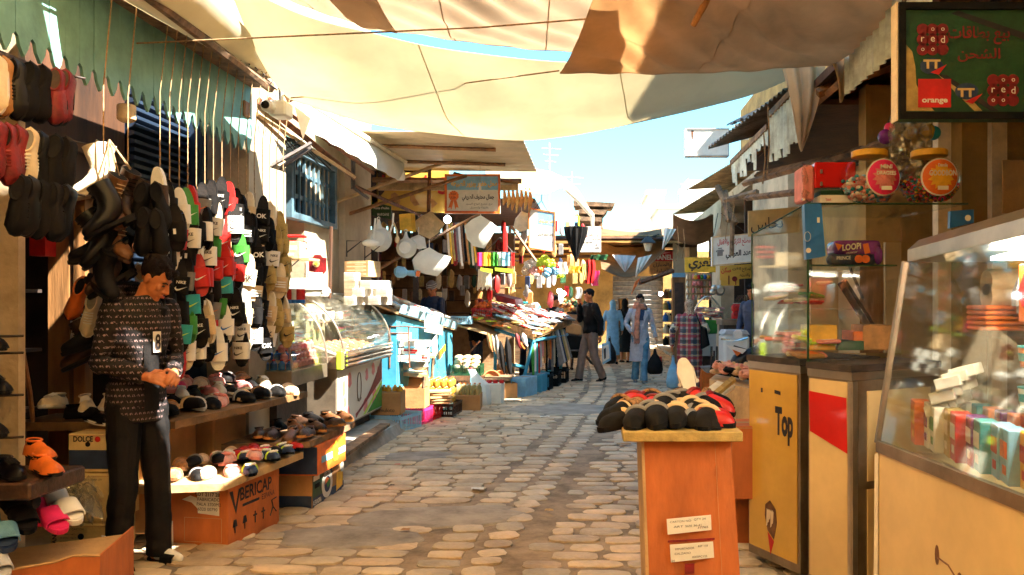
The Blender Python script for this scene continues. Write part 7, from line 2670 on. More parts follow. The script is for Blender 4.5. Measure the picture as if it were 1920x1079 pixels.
for i,(a,b,c,lab)in enumerate([(S(595,392,9.0),S(860,295,10.5),'pale_wood','long pale awning arm crossing the yellow banner diagonally'),(S(700,510,10.2),S(900,400,11.2),'wood','wooden pole slanting up behind the white pans'),(S(803,412,10.6),S(806,292,10.6),'rust','thin rusty upright crossing the yellow banner'),(S(665,350,8.7),S(800,410,10.8),'rust','rusty rail with hooks from which the pans hang'),(S(850,325,10.8),S(925,345,11),'iron','thin dark rod above the framed sign'),(S(958,424,11.6),S(1005,490,11.6),'wood','short wooden brace right of the dish cloths')]):
 m=MB(c)
 m.tube([a,b],0.022 if i!=2 else 0.025,5)
 tag(m.obj('pole'),lab,'pole')
t=thing('ceiling_bulb','small lit bulb under the tin canopy beside the framed sign','lamp',S(614+231,412,10.9))
m=MB('bulb')
m.ball(S(839,412,10.9),0.05,10)
m.obj('bulb',t)
m=MB('iron')
m.tube([S(839,404,10.9),S(839,392,10.9)],0.012,5)
m.obj('holder',t)
t=thing('jar_lamp','white lamp jar on the corner of the sunlit awning','lamp',S(750,328,9.3))
m=MB('white')
m.lathe([(0.045,0),(0.055,0.02),(0.055,0.09),(0.04,0.11),(0.03,0.15)],S(751,338,9.3),n=12)
m.obj('shade',t)
m=MB('iron')
m.tube([S(751,316,9.3),S(751,306,9.3)],0.01,5)
m.obj('holder',t)
t=thing('small_bulb','tiny hanging bulb in front of the framed blue sign','lamp',S(900,350,10.1))
m=MB('rope')
m.tube([S(900,345,10.1),S(900,290,10.1)],0.003,4)
m.obj('cord',t)
m=MB('white')
m.tube([S(900,362,10.1),S(900,350,10.1),S(900,343,10.1)],[0.02,0.015,0.008],8)
m.obj('bulb',t)
edge_cloth('tan_awning','curved tan awning rising to a ridge above the black umbrella','tarp_tan',[S(905,305,12.5),S(960,315,12.8),S(1010,318,13.2),S(1050,330,13.6),S(1082,355,14),S(1112,404,14.6)],[S(920,345,11.0),S(960,352,11.2),S(1018,364,11.4),S(1058,352,11.8),S(1085,378,12.2),S(1110,406,12.6)],sagf=0.03,fold=0.012,nf=3,seed=21,nu=50,nv=16,cat='awning')
edge_cloth('tan_awning','small bright ochre awning corner right of the framed sign','tarp_yellow',[S(918,308,11.5),S(945,312,11.5),S(978,318,11.6)],[S(915,343,10.7),S(940,346,10.7),S(962,346,10.8)],sagf=0.02,fold=0.008,nf=2,seed=23,nu=20,nv=10,cat='awning')
m=MB('canvas_white')
m.tube([S(1060,354,11.7),S(1085,376,12.1),S(1110,404,12.5),S(1112,445,12.5)],[0.03,0.045,0.04,0.015],8)
tag(m.obj('rolled_cloth'),'pale rolled cloth along the awning edge with its end hanging','cloth')
for i in range(7):
 m=MB('straw' if i%2 else 'tan')
 px_=945+i*8
 m.tube([S(px_,352,11.5),S(px_+2,375,11.5),S(px_-1,385+(i*5)%16,11.5)],[0.01,0.035,0.012],6,flat=0.5)
 tag(m.obj('dried_bundle'),'bundle of dried herbs under the tan awning, %s from the left'%ORD[i],'herbs','herb bundles under the awning')
t=thing('wood_canopy','stepped brown plank roofs beyond the tan awning','canopy',S(1110,400,17))
m=MB('old_wood')
m.prism([S(1075,376,17),S(1154,381,17),S(1150,388,17),S(1075,386,17)],(0,1.8,0.1))
m.prism([S(1085,392,16.5),S(1140,394,16.5),S(1132,403,16.5),S(1085,400,16.5)],(0,1.8,0.1))
m.prism([S(1085,406,16.2),S(1128,408,16.2),S(1128,416,16.2),S(1085,414,16.2)],(0,1.8,0.1))
m.bb(S(1085,430,18.5),S(1130,385,18.6))
m.obj('plank',t)
# ---------------------------------------------------------------- far right stalls
t=thing('tin_roof','curved ochre tin roof sheet over the far right stalls','roof',S(1330,380,12))
m=MB('rust_tin')
corrug(m,S(1288,356,15.5),V((0.6,-3.8,0.1)),V((1.6,0,0.1)),per=0.12,amp=0.012)
corrug(m,S(1262,402,20),V((0.5,-4.2,0.1)),V((1.4,0,0.1)),per=0.12,amp=0.012)
m.obj('sheet',t)
m=MB('tarp_dark')
m.grid(lambda u,v:S(1262+75*u,402+45*v+12*math.sin(u*PI),15+v),10,6,0.01)
m.obj('underside_cloth',t)
m=MB('old_wood')
m.tube([S(1374,415,11.6),S(1372,480,11.6)],0.035,5)
m.obj('post',t)
m=MB('old_wood')
m.tube([S(1360,376,11.6),S(1420,360,11.0)],0.04,5)
m.tube([S(1345,350,12),S(1378,420,11.6)],0.05,5)
m.tube([S(1360,360,12),S(1366,415,11.6)],0.045,5)
m.obj('beam',t)
for i,(x,a,b)in enumerate([(1352,370,430),(1362,372,450),(1374,360,415),(1270,425,490),(1281,430,485),(1440,200,330),(1432,250,345)]):
 m=MB('rope')
 Y=11.5 if i<5 else 6.3
 m.tube([S(x,a,Y),S(x+3,(a+b)/2,Y),S(x-2,b,Y)],0.006,4)
 tag(m.obj('loose_string'),'loose string dangling from the right hand roofs, %s of seven from the tan sheet outwards'%ORD[i],'string')
edge_cloth('dark_cloth','dark brown cloth slung across the far end of the street','tarp_dark',[S(1120,428,22),S(1190,436,22),S(1240,430,21)],[S(1128,505,17.5),S(1185,520,17.5),S(1248,470,18)],sagf=0.1,fold=0.02,nf=3,nu=30,nv=12,seed=31)
edge_cloth('dark_cloth','ochre brown cloth roof above the dark one at the far end','tarp_brown',[S(1120,425,26),S(1200,432,26),S(1262,425,25)],[S(1125,470,21),S(1190,478,21),S(1258,462,21)],sagf=0.1,fold=0.02,nf=3,nu=30,nv=12,seed=33)
rag('white_cloth','bright white cloth scrap hanging where the far awnings meet','canvas_white',((1196,484),(1222,478)),(1192,520),16.5)
rag('white_cloth','silvery grey cloth scrap hanging under the dark cloth','pale_grey',((1148,478),(1192,480)),(1172,510),16.6)
rag('white_cloth','striped white rag hanging from the tan sheet corner','canvas_white',((1246,428),(1268,430)),(1242,468),15)
rag('red_cloth','orange red cloth tip hanging under the far awning','orange',((1190,530),(1202,520)),(1184,552),16.4)
m=MB('rust')
m.tube([S(1200,530,16.3),S(1262,508,16.8)],0.05,5)
tag(m.obj('awning_pole'),'brown awning pole at the foot of the white scrap','pole')
m=MB('plaster')
m.prism([S(1262,455,19),S(1284,468,19),S(1284,515,19),S(1262,512,19)],(0,0.05,0))
tag(m.obj('sacking'),'tan sacking curtain between the ochre and yellow signs','cloth')
t=thing('street_lantern','old street lantern on a bracket beside the far cloths','lamp',S(1215,475,18))
m=MB('iron')
m.lathe([(0.19,0),(0.12,0.07),(0.02,0.16)],S(1215,456,18),n=8)
m.tube([S(1215,447,18),S(1235,440,18.4)],0.02,5)
m.obj('cap',t)
m=MB('cream')
m.lathe([(0.06,0),(0.11,0.17)],S(1215,471,18),n=6)
m.obj('glass_box',t)
for(x,y,Y,lab)in((1049,546,15.2,'left of two cold lit bulbs over the seated figures'),(1057,551,15.2,'right of two cold lit bulbs over the seated figures'),(1239,551,17,'single cold lit bulb inside the far right shop'),(615+596,527,19,'tiny lit bulb under the far awning pole')):
 m=MB('bulb')
 m.ball(S(x,y,Y),0.045 if x!=1211 else 0.025,10)
 tag(m.obj('light_bulb'),lab,'bulb')
m=MB('pale_wood')
m.prism([S(1286,512,15.2),S(1335,512,15.2),S(1335,560,15.2),S(1286,562,15.2)],(0,0.05,0))
tag(m.obj('pegboard'),'pale slatted board of small goods under the yellow sign','board')
for j in range(4):
 for i in range(9):
  inst('utensil',gmesh('ut%d'%(i%3),lambda mb:mb.tube([(0,0,0),(0,0,-0.06),(0,0,-0.1)],[0.012,0.028,0.02],6),['steel','beige','pink'][i%3]),S(1289+i*5.3,514+j*13,15.1),'small utensil hanging in rows on the pale slatted board','utensil','utensils on the slatted board')
for i,c in enumerate(('yellow','red','green','blue','yellow','pink','pink')):
 m=MB(c)
 m.ball(S(1304+(i%5)*6,520+(i//5)*12,15.0),0.045,8)
 tag(m.obj('toy_ball'),'%s toy ball hanging on the pale board, %s of seven'%(c,ORD[i]),'toy','toy balls on the pale board')
for i,(x,y)in enumerate(((1340,540),(1350,545),(1337,548))):
 pan('metal_pot','steel pot hanging beside the slatted board, %s'%['middle','largest on the right','lowest on the left'][i],S(x,y,12.8),0.085 if i==1 else 0.05,'steel',False)
t=thing('popcorn_counter','rounded glass cabinet of sweets on a green base behind the plaid woman','counter',S(1330,640,14.2))
Y=14.2
m=MB('pane')
m.grid(lambda u,v:S(1298+58*u,598-42*math.sin(PI*u)**0.7,Y)+V((0,0.6*v,0)),16,2,0.006)
m.obj('glass_dome',t)
m=MB('steel')
m.tube([S(1298+58*k/12,598-42*math.sin(PI*k/12)**0.7,Y-0.01)for k in range(13)],0.014,5)
m.obj('rim',t)
m=MB('green')
m.bb(S(1312,626,Y),S(1345,601,Y)+V((0,0.6,0)),bev=0.01)
m.obj('green_panel',t)
m=MB('panel_white')
m.bb(S(1316,668,Y),S(1343,627,Y)+V((0,0.6,0)))
m.obj('base',t)
m=MB('iron')
m.bb(V((S(1318,565,Y).x,Y+0.05,0.1)),S(1341,668,Y)+V((0,0.5,0)))
m.obj('foot',t)
spread('sweet_bag',[g_pack('pink','white'),g_pack('fluff_pink','red'),g_pack('cream','pink')],[S(1303,598,Y),S(1350,598,Y),S(1350,596,Y+0.6),S(1303,596,Y+0.6)],6,4,'pink bag of sweets inside the rounded glass cabinet','packet','sweets in the rounded cabinet',zr=0.18)
t=thing('glass_counter','slanted glass counter of red cans in front of the bearded seller','counter',S(1375,620,12.6))
m=MB('pane')
m.prism([S(1362,600,12.6),S(1395,553,12.6),S(1410,553,12.6),S(1410,602,12.6)],(0,0.5,0))
m.obj('glass',t)
m=MB('dull_steel')
m.bb(S(1354,610,12.6),S(1412,600,12.6)+V((0,0.6,0)))
m.obj('worktop',t)
m=MB('iron')
m.bb(V((S(1358,565,12.6).x,12.65,0.1)),S(1410,610,12.6)+V((0,0.5,0)))
m.obj('cabinet',t)
for i in range(5):
 for j in range(2):
  inst('drink_can',g_bottle('red','steel',0.04,0.13),S(1376+i*5,598-j*14,12.55),'red drink can stacked in the slanted glass counter','can','red cans in the slanted counter')
t=thing('white_cooler','white plastic drinks cooler with a grey tap near the parked scooter','cooler',S(1380,690,11.8))
m=MB('white_plastic')
m.bb(V((S(1357,565,11.6).x,11.6,0.1)),S(1406,628,11.6)+V((0,0.5,0)),bev=0.04)
m.obj('body',t)
m=MB('pale_grey')
m.prism([S(1357,628,11.6),S(1406,628,11.6),S(1400,620,11.6),S(1362,620,11.6)],(0,0.5,0))
m.obj('lid',t)
m=MB('white')
m.prism([S(1376,636,11.55),S(1392,636,11.55),S(1392,624,11.55),S(1388,619,11.55),S(1380,619,11.55),S(1376,624,11.55)],(0,0.04,0))
m.obj('tap_housing',t)
t=thing('scooter','dark parked scooter with a white and orange front fairing half hidden by the showcase','scooter',S(1385,700,10.6))
Y=10.6
m=MB('black_gloss')
m.tube([S(1365,700,Y),S(1385,680,Y),S(1405,672,Y),S(1425,660,Y)],[0.06,0.12,0.13,0.1],10)
m.tube([S(1375,650,Y),S(1400,665,Y),S(1430,668,Y)],[0.02,0.07,0.07],8)
m.obj('body',t)
m=MB('white')
m.prism([S(1362,647,Y-0.05),S(1400,656,Y-0.1),S(1392,664,Y-0.1),S(1372,656,Y-0.05)],(0,0.06,0))
m.obj('fairing',t)
m=MB('orange')
m.prism([S(1374,656,Y-0.12),S(1390,662,Y-0.12),S(1382,668,Y-0.12)],(0,0.06,0))
m.obj('lamp',t)
m=MB('black')
for px_ in(1372,1440):
 cw=V((S(px_,565,Y).x,Y,0.33))
 m.tube([cw+V((0.22*math.cos(2*PI*k/18),0,0.22*math.sin(2*PI*k/18)))for k in range(19)],0.05,8,cap=False)
m.obj('wheel',t)
m=MB('chrome')
m.tube([S(1352,636,Y),S(1378,640,Y),S(1402,634,Y)],0.014,6)
m.obj('handlebar',t)
t=thing('iron_fence','low black iron railing standing on the stone sill behind the plaid woman','railing',S(1340,690,12.4))
for i in range(6):
 m=MB('iron')
 m.tube([S(1334+i*5,688,12.4),S(1334+i*5,650+(i%2)*8,12.4)],0.018,5)
 m.obj('bar',t)
m=MB('grey_tin')
m.prism([S(1316,690,12.3),S(1358,686,12.3),S(1358,696,12.3),S(1326,700,12.3)],(0,0.3,0))
m.obj('sill',t)
carton('orange_crate','orange printed crate on the ground behind the iron railing',(S(1316,565,13.2).x,13.2,0.0),0.24,0.3,0.36,'orange')
for j in range(5):
 for i in range(7):
  inst('shelf_goods',g_bottle(['brown','khaki','blue','cream','black'][(i+j)%5],'cream',0.07,0.24),S(1248+i*5,560+j*22,20+i*0.1),'dim jar on the shelves of the far right shop','jar','jars in the far right shop')
t=thing('shop_cabinet','tall brown glass fronted cabinet left of the slatted board','cabinet',S(1270,640,19))
m=MB('wood')
m.bb(V((S(1262,565,19).x,19,0)),S(1285,520,19)+V((0,0.4,0)))
m.obj('body',t)
m=MB('dark_brown')
m.bb(S(1265,600,18.97),S(1282,530,18.97)+V((0,0.02,0)))
m.obj('pane',t)
m=MB('sky_blue')
m.bb(S(1262,520,18.9),S(1286,512,18.9)+V((0,0.3,0)))
m.obj('blue_header',t)
for i in range(6):
 m=MB(['brown','straw','tan','fluff_tan','brown','straw'][i])
 m.tube([S(1160+i*3.2,560,22),S(1165+i*2,640,22)],0.03,5)
 tag(m.obj('broom_stick'),'brown stick leaning at the far end, %s from the left'%ORD[i],'stick','sticks at the far end')
carton('cardboard_box','tall tan carton on the ground behind the blue coated woman',(S(1156,565,20.5).x,20.5,0.0),0.24,0.3,1.0,'card')
m=MB('red')
m.bb(V((S(1228,565,19.5).x,19.5,0.0)),V((S(1241,565,19.5).x,19.7,0.14)))
tag(m.obj('red_tub'),'low red tub on the ground right of the grey coated woman','tub')
t=thing('hand_cart','black hand cart with curved iron legs parked left of the man','cart',S(1075,690,16))
m=MB('black')
m.prism([S(1052,628,15.6),S(1092,632,15.6),S(1090,658,15.6),S(1056,652,15.6)],(0,0.7,0))
m.obj('tray',t)
m=MB('iron')
m.tube([S(1092,658,15.6),S(1070,658,15.6),S(1062,680,15.6),S(1066,695,15.6),S(1072,690,15.6),S(1074,672,15.6)],0.025,6)
m.tube([S(1092,660,15.6),S(1108,680,15.8),S(1132,695,16)],0.025,6)
m.obj('frame',t)
m=MB('card')
m.prism([S(1062,604,15.7),S(1090,612,15.7),S(1090,628,15.7),S(1060,624,15.7)],(0,0.3,0))
tag(m.obj('cardboard_box'),'flattened brown carton lying on the hand cart','box')
puff('plush_toy','grey plush bear head beside the yellow green toy',[(1038,622),(1046,618),(1052,624),(1054,634),(1046,642),(1038,636)],15.2,'grey',0.15,'toy')
puff('plush_toy','yellow green plush toy at the cart\'s left end',[(1052,622),(1058,624),(1058,634),(1053,640),(1050,632)],15.1,'lime',0.12,'toy')
spread('fruit_heap',[g_ball('orange',0.05),g_ball('brown',0.05),g_ball('dark_green',0.05),g_ball('tan',0.05)],[S(1030,582,17),S(1085,592,16.2),S(1100,582,17.5),S(1045,574,18.5)],10,5,'piece of produce heaped on the back table beyond the cart','produce','produce on the back table',zr=0.15)
m=MB('wood')
m.prism([S(1028,592,16.8),S(1085,602,16),S(1108,590,17.5),S(1045,582,18.6)],(0,0,-0.5))
tag(m.obj('back_table'),'brown table of produce beyond the hand cart','table')
for i,(x0,y0,w_,h_,c,lab)in enumerate([(1106,488,16,44,'red','long red cloth hanging under the white sign'),(1116,508,10,28,'hot_pink','bright pink cloth hanging beside the red one'),(1080,500,22,12,'yellow','yellow basket hanging under the umbrella'),(1098,495,8,30,'khaki','khaki bag hanging left of the red cloth'),(1056,492,16,22,'white','white striped garment hanging right of the pom-poms'),(1050,515,14,6,'lime','small lime ball hanging under the pom-poms'),(1085,540,12,20,'white','crumpled white bag over the seated woman'),(1122,478,30,10,'dark_green','green and yellow striped roll lying on the awning frame')]):
 m=MB(c)
 m.grid(lambda u,v:S(x0-w_/2+w_*u+1.5*math.sin(v*5+i),y0+h_*v,14.2)+V((0,0.04*math.sin(u*12+i),0)),8,6,0.02)
 tag(m.obj('hanging_cloth'),lab,'cloth')
# ---------------------------------------------------------------- slipper table, right foreground
t=thing('slipper_table','wooden tray on a tall orange carton, piled with dark slippers in the right foreground','table',(0.38,3.4,0))
m=MB('khaki')
m.bb(S(1168,829,3.3),V((S(1393,810,3.3).x,3.85,S(1393,810,3.3).z)),bev=0.004)
m.obj('tray',t)
m=MB('card_orange')
x0,x1=S(1204,0,3.36).x,S(1370,0,3.36).x
zt=S(0,830,3.3).z
m.prism([(x0,3.36,zt),(x1,3.36,zt),(x1+0.06,3.34,0),(x0+0.03,3.34,0)],(0,0.4,0))
tc2=m.obj('carton',t)
m=MB('card_edge')
m.prism([(x0-0.004,3.35,zt-0.005),(x0+0.008,3.352,zt-0.005),(x0+0.04,3.335,0),(x0+0.026,3.335,0)],(0,0.39,0))
m.prism([(x1-0.068,3.354,zt-0.005),(x1-0.067,3.354,zt-0.005),(x1-0.02,3.335,0),(x1-0.021,3.335,0)],(0,0.002,0))
m.obj('edge',tc2)
m=MB('card_white')
for(a,b,c_,d)in(((1250,974),(1333,966),(1334,994),(1252,1003)),((1256,1022),(1337,1016),(1339,1046),(1258,1055))):
 m.prism([S(*q_,3.333)for q_ in(a,b,c_,d)],(0,0.003,0))
m.obj('paper_label',tc2)
m=MB('ink')
for k,(px_,py_,s_,w_)in enumerate([(1276,978,'CARTON NO',40),(1312,974,'QTY 24',22),(1272,988,'ART',18),(1300,986,'SIZE 36-41',30),(1318,989,'37765',20),(1284,1029,'IMPORTADOR',36),(1280,1038,'CALZADO',30),(1318,1024,'REF 118',18),(1312,1044,'0000PC125',28),(1262,1052,'24',6)]):
 m.text(s_,S(px_,py_,3.331),(1,0,0.08),(0,0,1),0.012,w_/F*3.33,0.0)
m.obj('label_print',tc2,sm=0,rec=False)
m=MB('dark_red')
m.prism([S(1252,1014,3.333),S(1340,1009,3.333),S(1340,1013,3.333),S(1252,1018,3.333)],(0,0.003,0))
m.prism([S(1284,1058,3.333),S(1302,1057,3.333),S(1302,1076,3.333),S(1284,1077,3.333)],(0,0.003,0))
m.obj('tape_mark',tc2)
carton('cardboard_box','narrow orange carton standing behind the slipper tray beside the yellow cabinet',(S(1372,0,4.6).x,4.6,0.36),0.16,0.3,0.42,'card_orange')
carton('cardboard_box','dark orange carton low between the slipper table and the yellow cabinet',(S(1378,0,4.9).x,4.9,0.0),0.2,0.3,0.36,'card_orange')
LV=S(0,808,3.5).z
n_=0
SPR=[(1190,800,3.34,'bk',-0.15,1.0),(1232,800,3.33,'bk',0.0,1.05),(1272,800,3.33,'ct',0.0,1.0),(1314,800,3.33,'ct',0.05,1.05),(1352,800,3.36,'bk',0.8,1.0),(1380,795,3.4,'rd',0.9,1.0),(1148,796,3.42,'ct',-0.75,1.0),(1140,786,3.5,'ct',-0.9,1.0),(1160,782,3.5,'lp',-0.8,0.95),(1195,782,3.45,'ct',-0.5,0.98),(1226,784,3.42,'bk',-0.1,1.0),(1272,786,3.42,'ct',0.0,1.0),(1312,787,3.42,'ct',0.1,1.0),(1350,786,3.45,'bk',0.7,1.0),(1378,783,3.5,'rd',0.9,1.0),(1150,771,3.6,'lp',-0.7,1.0),(1178,768,3.6,'rl',-0.6,1.0),(1210,768,3.55,'rd',-0.2,1.0),(1240,771,3.5,'bk',0.0,1.0),(1268,774,3.5,'ct',0.0,0.95),(1312,773,3.5,'ct',0.05,0.95),(1345,769,3.55,'bk',0.6,1.0),(1378,767,3.58,'rd',0.9,1.0),(1185,756,3.65,'rd',-0.5,1.0),(1222,754,3.62,'lp',0.2,1.0),(1262,757,3.6,'bk',0.0,1.0),(1300,759,3.62,'bk',0.1,1.0),(1340,754,3.65,'rd',0.5,1.0),(1375,752,3.68,'lp',0.8,1.0),(1245,747,3.7,'rd',0.6,0.9),(1270,743,3.7,'lp',-0.3,0.9)]
rowname=['bottom','second','third','upper','top']
for i,(px_,py_,Y,k,dx,s_)in enumerate(SPR):
 r_=0 if i<6 else 1 if i<15 else 2 if i<23 else 3 if i<29 else 4
 c0=(0,6,15,23,29)[r_]
 px_-=max(0,1215-px_)*0.28
 P_=S(px_,py_+9,Y)
 yd=V((dx+RG.uniform(-.32,.32),-1+0.4*abs(dx),-0.01-0.035*r_-RG.uniform(0,.1))).normalized()
 P_=P_+V((RG.uniform(-.012,.012),RG.uniform(-.02,.02),-0.012*r_+RG.uniform(-.006,.008)))
 put(SP[k][0],P_-yd*0.26*s_,yd,(RG.uniform(-.3,.3),0,1),'%s, %s from left, %s layer of foreground pile'%(SP[k][1],ORD[i-c0],rowname[r_]),'slippers piled on the tray',s=s_)
put(SP['wh'][0],S(1300,752,3.75),(-0.25,0.2,1),(0.1,1,0.1),'pale pink slipper standing upright, sole to the viewer, on top of the pile',None,s=0.8)
t=thing('foam_board','white board with a tan strip sticking out of the slipper pile','board',S(1350,735,3.75))
m=MB('card_white')
m.prism([S(1308,742,3.75),S(1330,757,3.75),S(1378,724,4.6),S(1345,714,4.6)],(0,0,-0.015))
m.obj('board',t)
m=MB('khaki')
m.prism([S(1328,750,3.78),S(1334,754,3.78),S(1380,716,4.6),S(1372,712,4.6)],(0,0,0.02))
m.obj('strip',t)
spread('plush_slipper',[GMX for GMX in[gmesh('plushA',lambda mb:(mb.ball((0,0,0.04),(0.05,0.10,0.04),10),mb.ball((0.02,-0.05,0.07),0.03,8)),'fluff_cream'),gmesh('plushB',lambda mb:(mb.ball((0,0,0.04),(0.05,0.10,0.04),10),mb.ball((0.02,-0.05,0.07),0.03,8)),'fluff_pink'),gmesh('plushC',lambda mb:(mb.ball((0,0,0.04),(0.05,0.10,0.04),10),mb.ball((0,-0.05,0.06),0.03,8)),'black')]],[S(1335,706,5.6),S(1405,722,5.2),S(1405,706,5.9),S(1345,696,6.2)],7,4,'small fluffy slipper on the board behind the foreground pile','slipper','fluffy slippers behind the pile',zr=0.05,s=(0.5,0.7))
m=MB('pale_wood')
m.prism([S(1330,712,5.5),S(1410,730,5.0),S(1410,714,5.9),S(1342,702,6.2)],(0,0,-0.5))
tag(m.obj('display_block'),'block carrying the fluffy slippers behind the foreground pile','table')
# ---------------------------------------------------------------- yellow cabinets and the glass showcase
ZT=1.19
Apt,Bpt,Cpt,Dpt=V((0.91,4.64,0)),V((1.105,4.24,0)),V((1.115,4.12,0)),V((1.255,3.86,0))
def cabinet(label,a,b,depth,e=None,panel='panel_ochre'):
 t=thing('cabinet',label,'cabinet',(a+b)/2+V((0.2,0.1,0)))
 d=(b-a).normalized()
 n_=V((-d.y,d.x,0))
 if n_.x<0:
  n_=-n_
 fl=[a,b,b+n_*depth,a+n_*depth]
 def ring(o_,z0,z1,m_,nm):
  c=(fl[0]+fl[1]+fl[2]+fl[3])/4
  mb=MB(m_)
  mb.prism([V((p.x+(p-c).normalized().x*o_,p.y+(p-c).normalized().y*o_,z0))for p in fl],(0,0,z1-z0))
  return mb.obj(nm,t)
 ring(0,0.05,ZT-0.075,'dull_steel','body')
 ring(0.006,ZT-0.074,ZT-0.035,'steel','steel_band')
 ring(0.014,ZT-0.034,ZT,'iron','lid')
 w_=(b-a).length
 mb=MB(panel)
 o0,o1=a+d*0.012-n_*0.006,b-d*0.022-n_*0.006
 mb.prism([V((o0.x,o0.y,0.10)),V((o1.x,o1.y,0.10)),V((o1.x,o1.y,ZT-0.085)),V((o0.x,o0.y,ZT-0.085))],n_*0.005)
 p_=mb.obj('panel',t)
 return t,p_,d,n_,a
t1,p1,d1,n1,a1=cabinet('yellow ochre cabinet with a cone picture and torn black lettering, farther of the two',Apt,Bpt,0.55)
def onp(mb,a,d,n_,pts,off=0.008,th=0.0015):
 mb.prism([a+d*u+V((0,0,z))-n_*off for u,z in pts],n_*th)
m=MB('ink')
L1=(Bpt-Apt).length
m.text('Top',a1+d1*L1*0.72+V((0,0,0.82))-n1*0.008,d1,(0,0,1),0.2,0.15,0.05)
onp(m,a1,d1,n1,[(0.12,0.985),(0.135,0.985),(0.135,1.01),(0.12,1.01)])
onp(m,a1,d1,n1,[(0.24,0.99),(0.29,0.985),(0.29,1.005),(0.24,1.01)])
m.obj('lettering',p1,sm=0)
m=MB('brown')
onp(m,a1,d1,n1,[(0.16,0.36),(0.20,0.39),(0.25,0.35),(0.26,0.28),(0.235,0.18),(0.18,0.22),(0.155,0.30)])
m.obj('cone_print',p1)
m=MB('cream')
for k in range(5):
 onp(m,a1,d1,n1,[(0.17+0.012*k,0.24+0.02*(k%3)),(0.18+0.012*k,0.25+0.02*(k%3)),(0.185+0.012*k,0.33),(0.175+0.012*k,0.34)],0.010)
m.obj('cone_lines',p1)
m=MB('red')
onp(m,a1,d1,n1,[(0.18,0.21),(0.235,0.17),(0.205,0.09)])
m.obj('cone_tip',p1)
t2,p2,d2,n2,a2=cabinet('cream panelled steel cabinet with a plain red square, nearer of the two',Cpt,Dpt,0.62,panel='panel_cream')
m=MB('red_gloss')
L2=(Dpt-Cpt).length
onp(m,a2,d2,n2,[(0.012,1.04),(L2*0.9,1.03),(L2*0.92,0.76),(0.018,0.835)])
m.obj('red_square',p2)
m=MB('steel')
e0=Dpt
m.prism([e0-n2*0.004,e0+n2*0.03-d2*0.0,e0+n2*0.03+V((0,0,ZT-0.08)),e0-n2*0.004+V((0,0,ZT-0.08))],d2*0.008)
m.prism([e0-d2*0.02-n2*0.009,e0-n2*0.009,e0-n2*0.009+V((0,0,ZT-0.08)),e0-d2*0.02-n2*0.009+V((0,0,ZT-0.08))],n2*0.008)
m.obj('corner_trim',t2)
m=MB('panel_cream')
m.prism([e0+n2*0.10+V((0,0,0.62)),e0+n2*0.55+V((0,0,0.62)),e0+n2*0.55+V((0,0,ZT-0.13)),e0+n2*0.10+V((0,0,ZT-0.13))],d2*0.006)
m.prism([e0+n2*0.10+V((0,0,0.1)),e0+n2*0.55+V((0,0,0.1)),e0+n2*0.55+V((0,0,0.58)),e0+n2*0.10+V((0,0,0.58))],d2*0.006)
m.obj('end_panel',t2)
t=thing('glass_showcase','tall glass showcase of wafers and sweets standing on the yellow cabinets','showcase',(1.4,4.3,ZT))
TL,TP,TR=S(1410,440,4.64),S(1515,381,4.10),S(1815,381,4.10)
BL,BP=V((TL.x,TL.y,ZT)),V((TP.x,TP.y,ZT))
m=MB('pane')
m.prism([BL,BP,TP,TL],(0.004,0.003,0))
m.obj('side_pane',t)
m=MB('pane_clear')
m.prism([BP,V((S(1690,0,4.1).x,4.10,ZT)),V((S(1690,0,4.1).x,4.10,TP.z)),TP],(0,0.004,0))
m.obj('front_pane',t)
m=MB('pane')
m.prism([TP+V((-0.01,-0.01,0)),TR+V((0,-0.01,0)),V((TR.x-0.1,4.75,TR.z)),V((TP.x+0.05,4.75,TP.z))],(0,0,-0.008))
m.obj('top_pane',t)
m=MB('dark_green')
m.tube([TP+V((0,0,-0.004)),TR+V((0,0,-0.004))],0.005,4)
m.tube([BP,TP],0.006,4)
m.tube([TL,TP],0.004,4)
m.tube([BL,TL],0.004,4)
m.obj('glass_edge',t)
m=MB('pane')
sh0,sh1=S(1520,498,4.12),S(1682,498,4.12)
m.prism([sh0,sh1,V((sh1.x,4.65,sh1.z)),V((sh0.x-0.02,4.65,sh0.z))],(0,0,-0.006))
m.prism([V((BL.x+0.03,4.6,1.46)),V((BP.x+0.02,4.16,1.46)),V((BP.x+0.3,4.2,1.46)),V((BL.x+0.3,4.7,1.46))],(0,0,-0.006))
m.obj('inner_shelf',t)
m=MB('dark_green')
m.tube([sh0,sh1],0.004,4)
m.obj('shelf_edge',t)
m=MB('iron')
m.tube([S(1578,528,4.7),S(1632,612,4.7)],0.03,4)
m.tube([S(1618,560,4.75),S(1580,470,4.9)],0.012,4)
m.obj('brace',t)
for i,(xa,xb,ya,yb,Y,c,lab)in enumerate([(1520,1572,520,662,5.0,'plaster_pale','cream board seen through the showcase, left one'),(1572,1612,510,662,5.15,'white','white board behind the dark brace'),(1612,1658,500,662,5.2,'wood','orange brown wooden board behind the showcase'),(1660,1690,455,662,5.0,'plaster_pale','pale upright plank at the right of the showcase')]):
 m=MB(c)
 m.bb(S(xa,yb,Y),S(xb,ya,Y)+V((0,0.03,0)))
 tag(m.obj('wall_board'),lab,'board')
t=thing('wafer_pack','dark purple biscuit multipack with white lettering on the showcase shelf','packet',S(1600,490,4.3))
m=MB('purple')
m.box(S(1600,467,4.35),(0.255,0.16,0.085),bev=0.03,seg=3)
bo=m.obj('wrapper',t)
m=MB('card_white')
m.text('LOOPi',S(1597,463,4.26),(1,0,0.12),(0,0,1),0.045,0.10,0.03)
m.text('CRUNCHY',S(1597,474,4.26),(1,0,0.12),(0,0,1),0.012,0.06,0.0)
m.obj('lettering',bo,sm=0)
m=MB('orange')
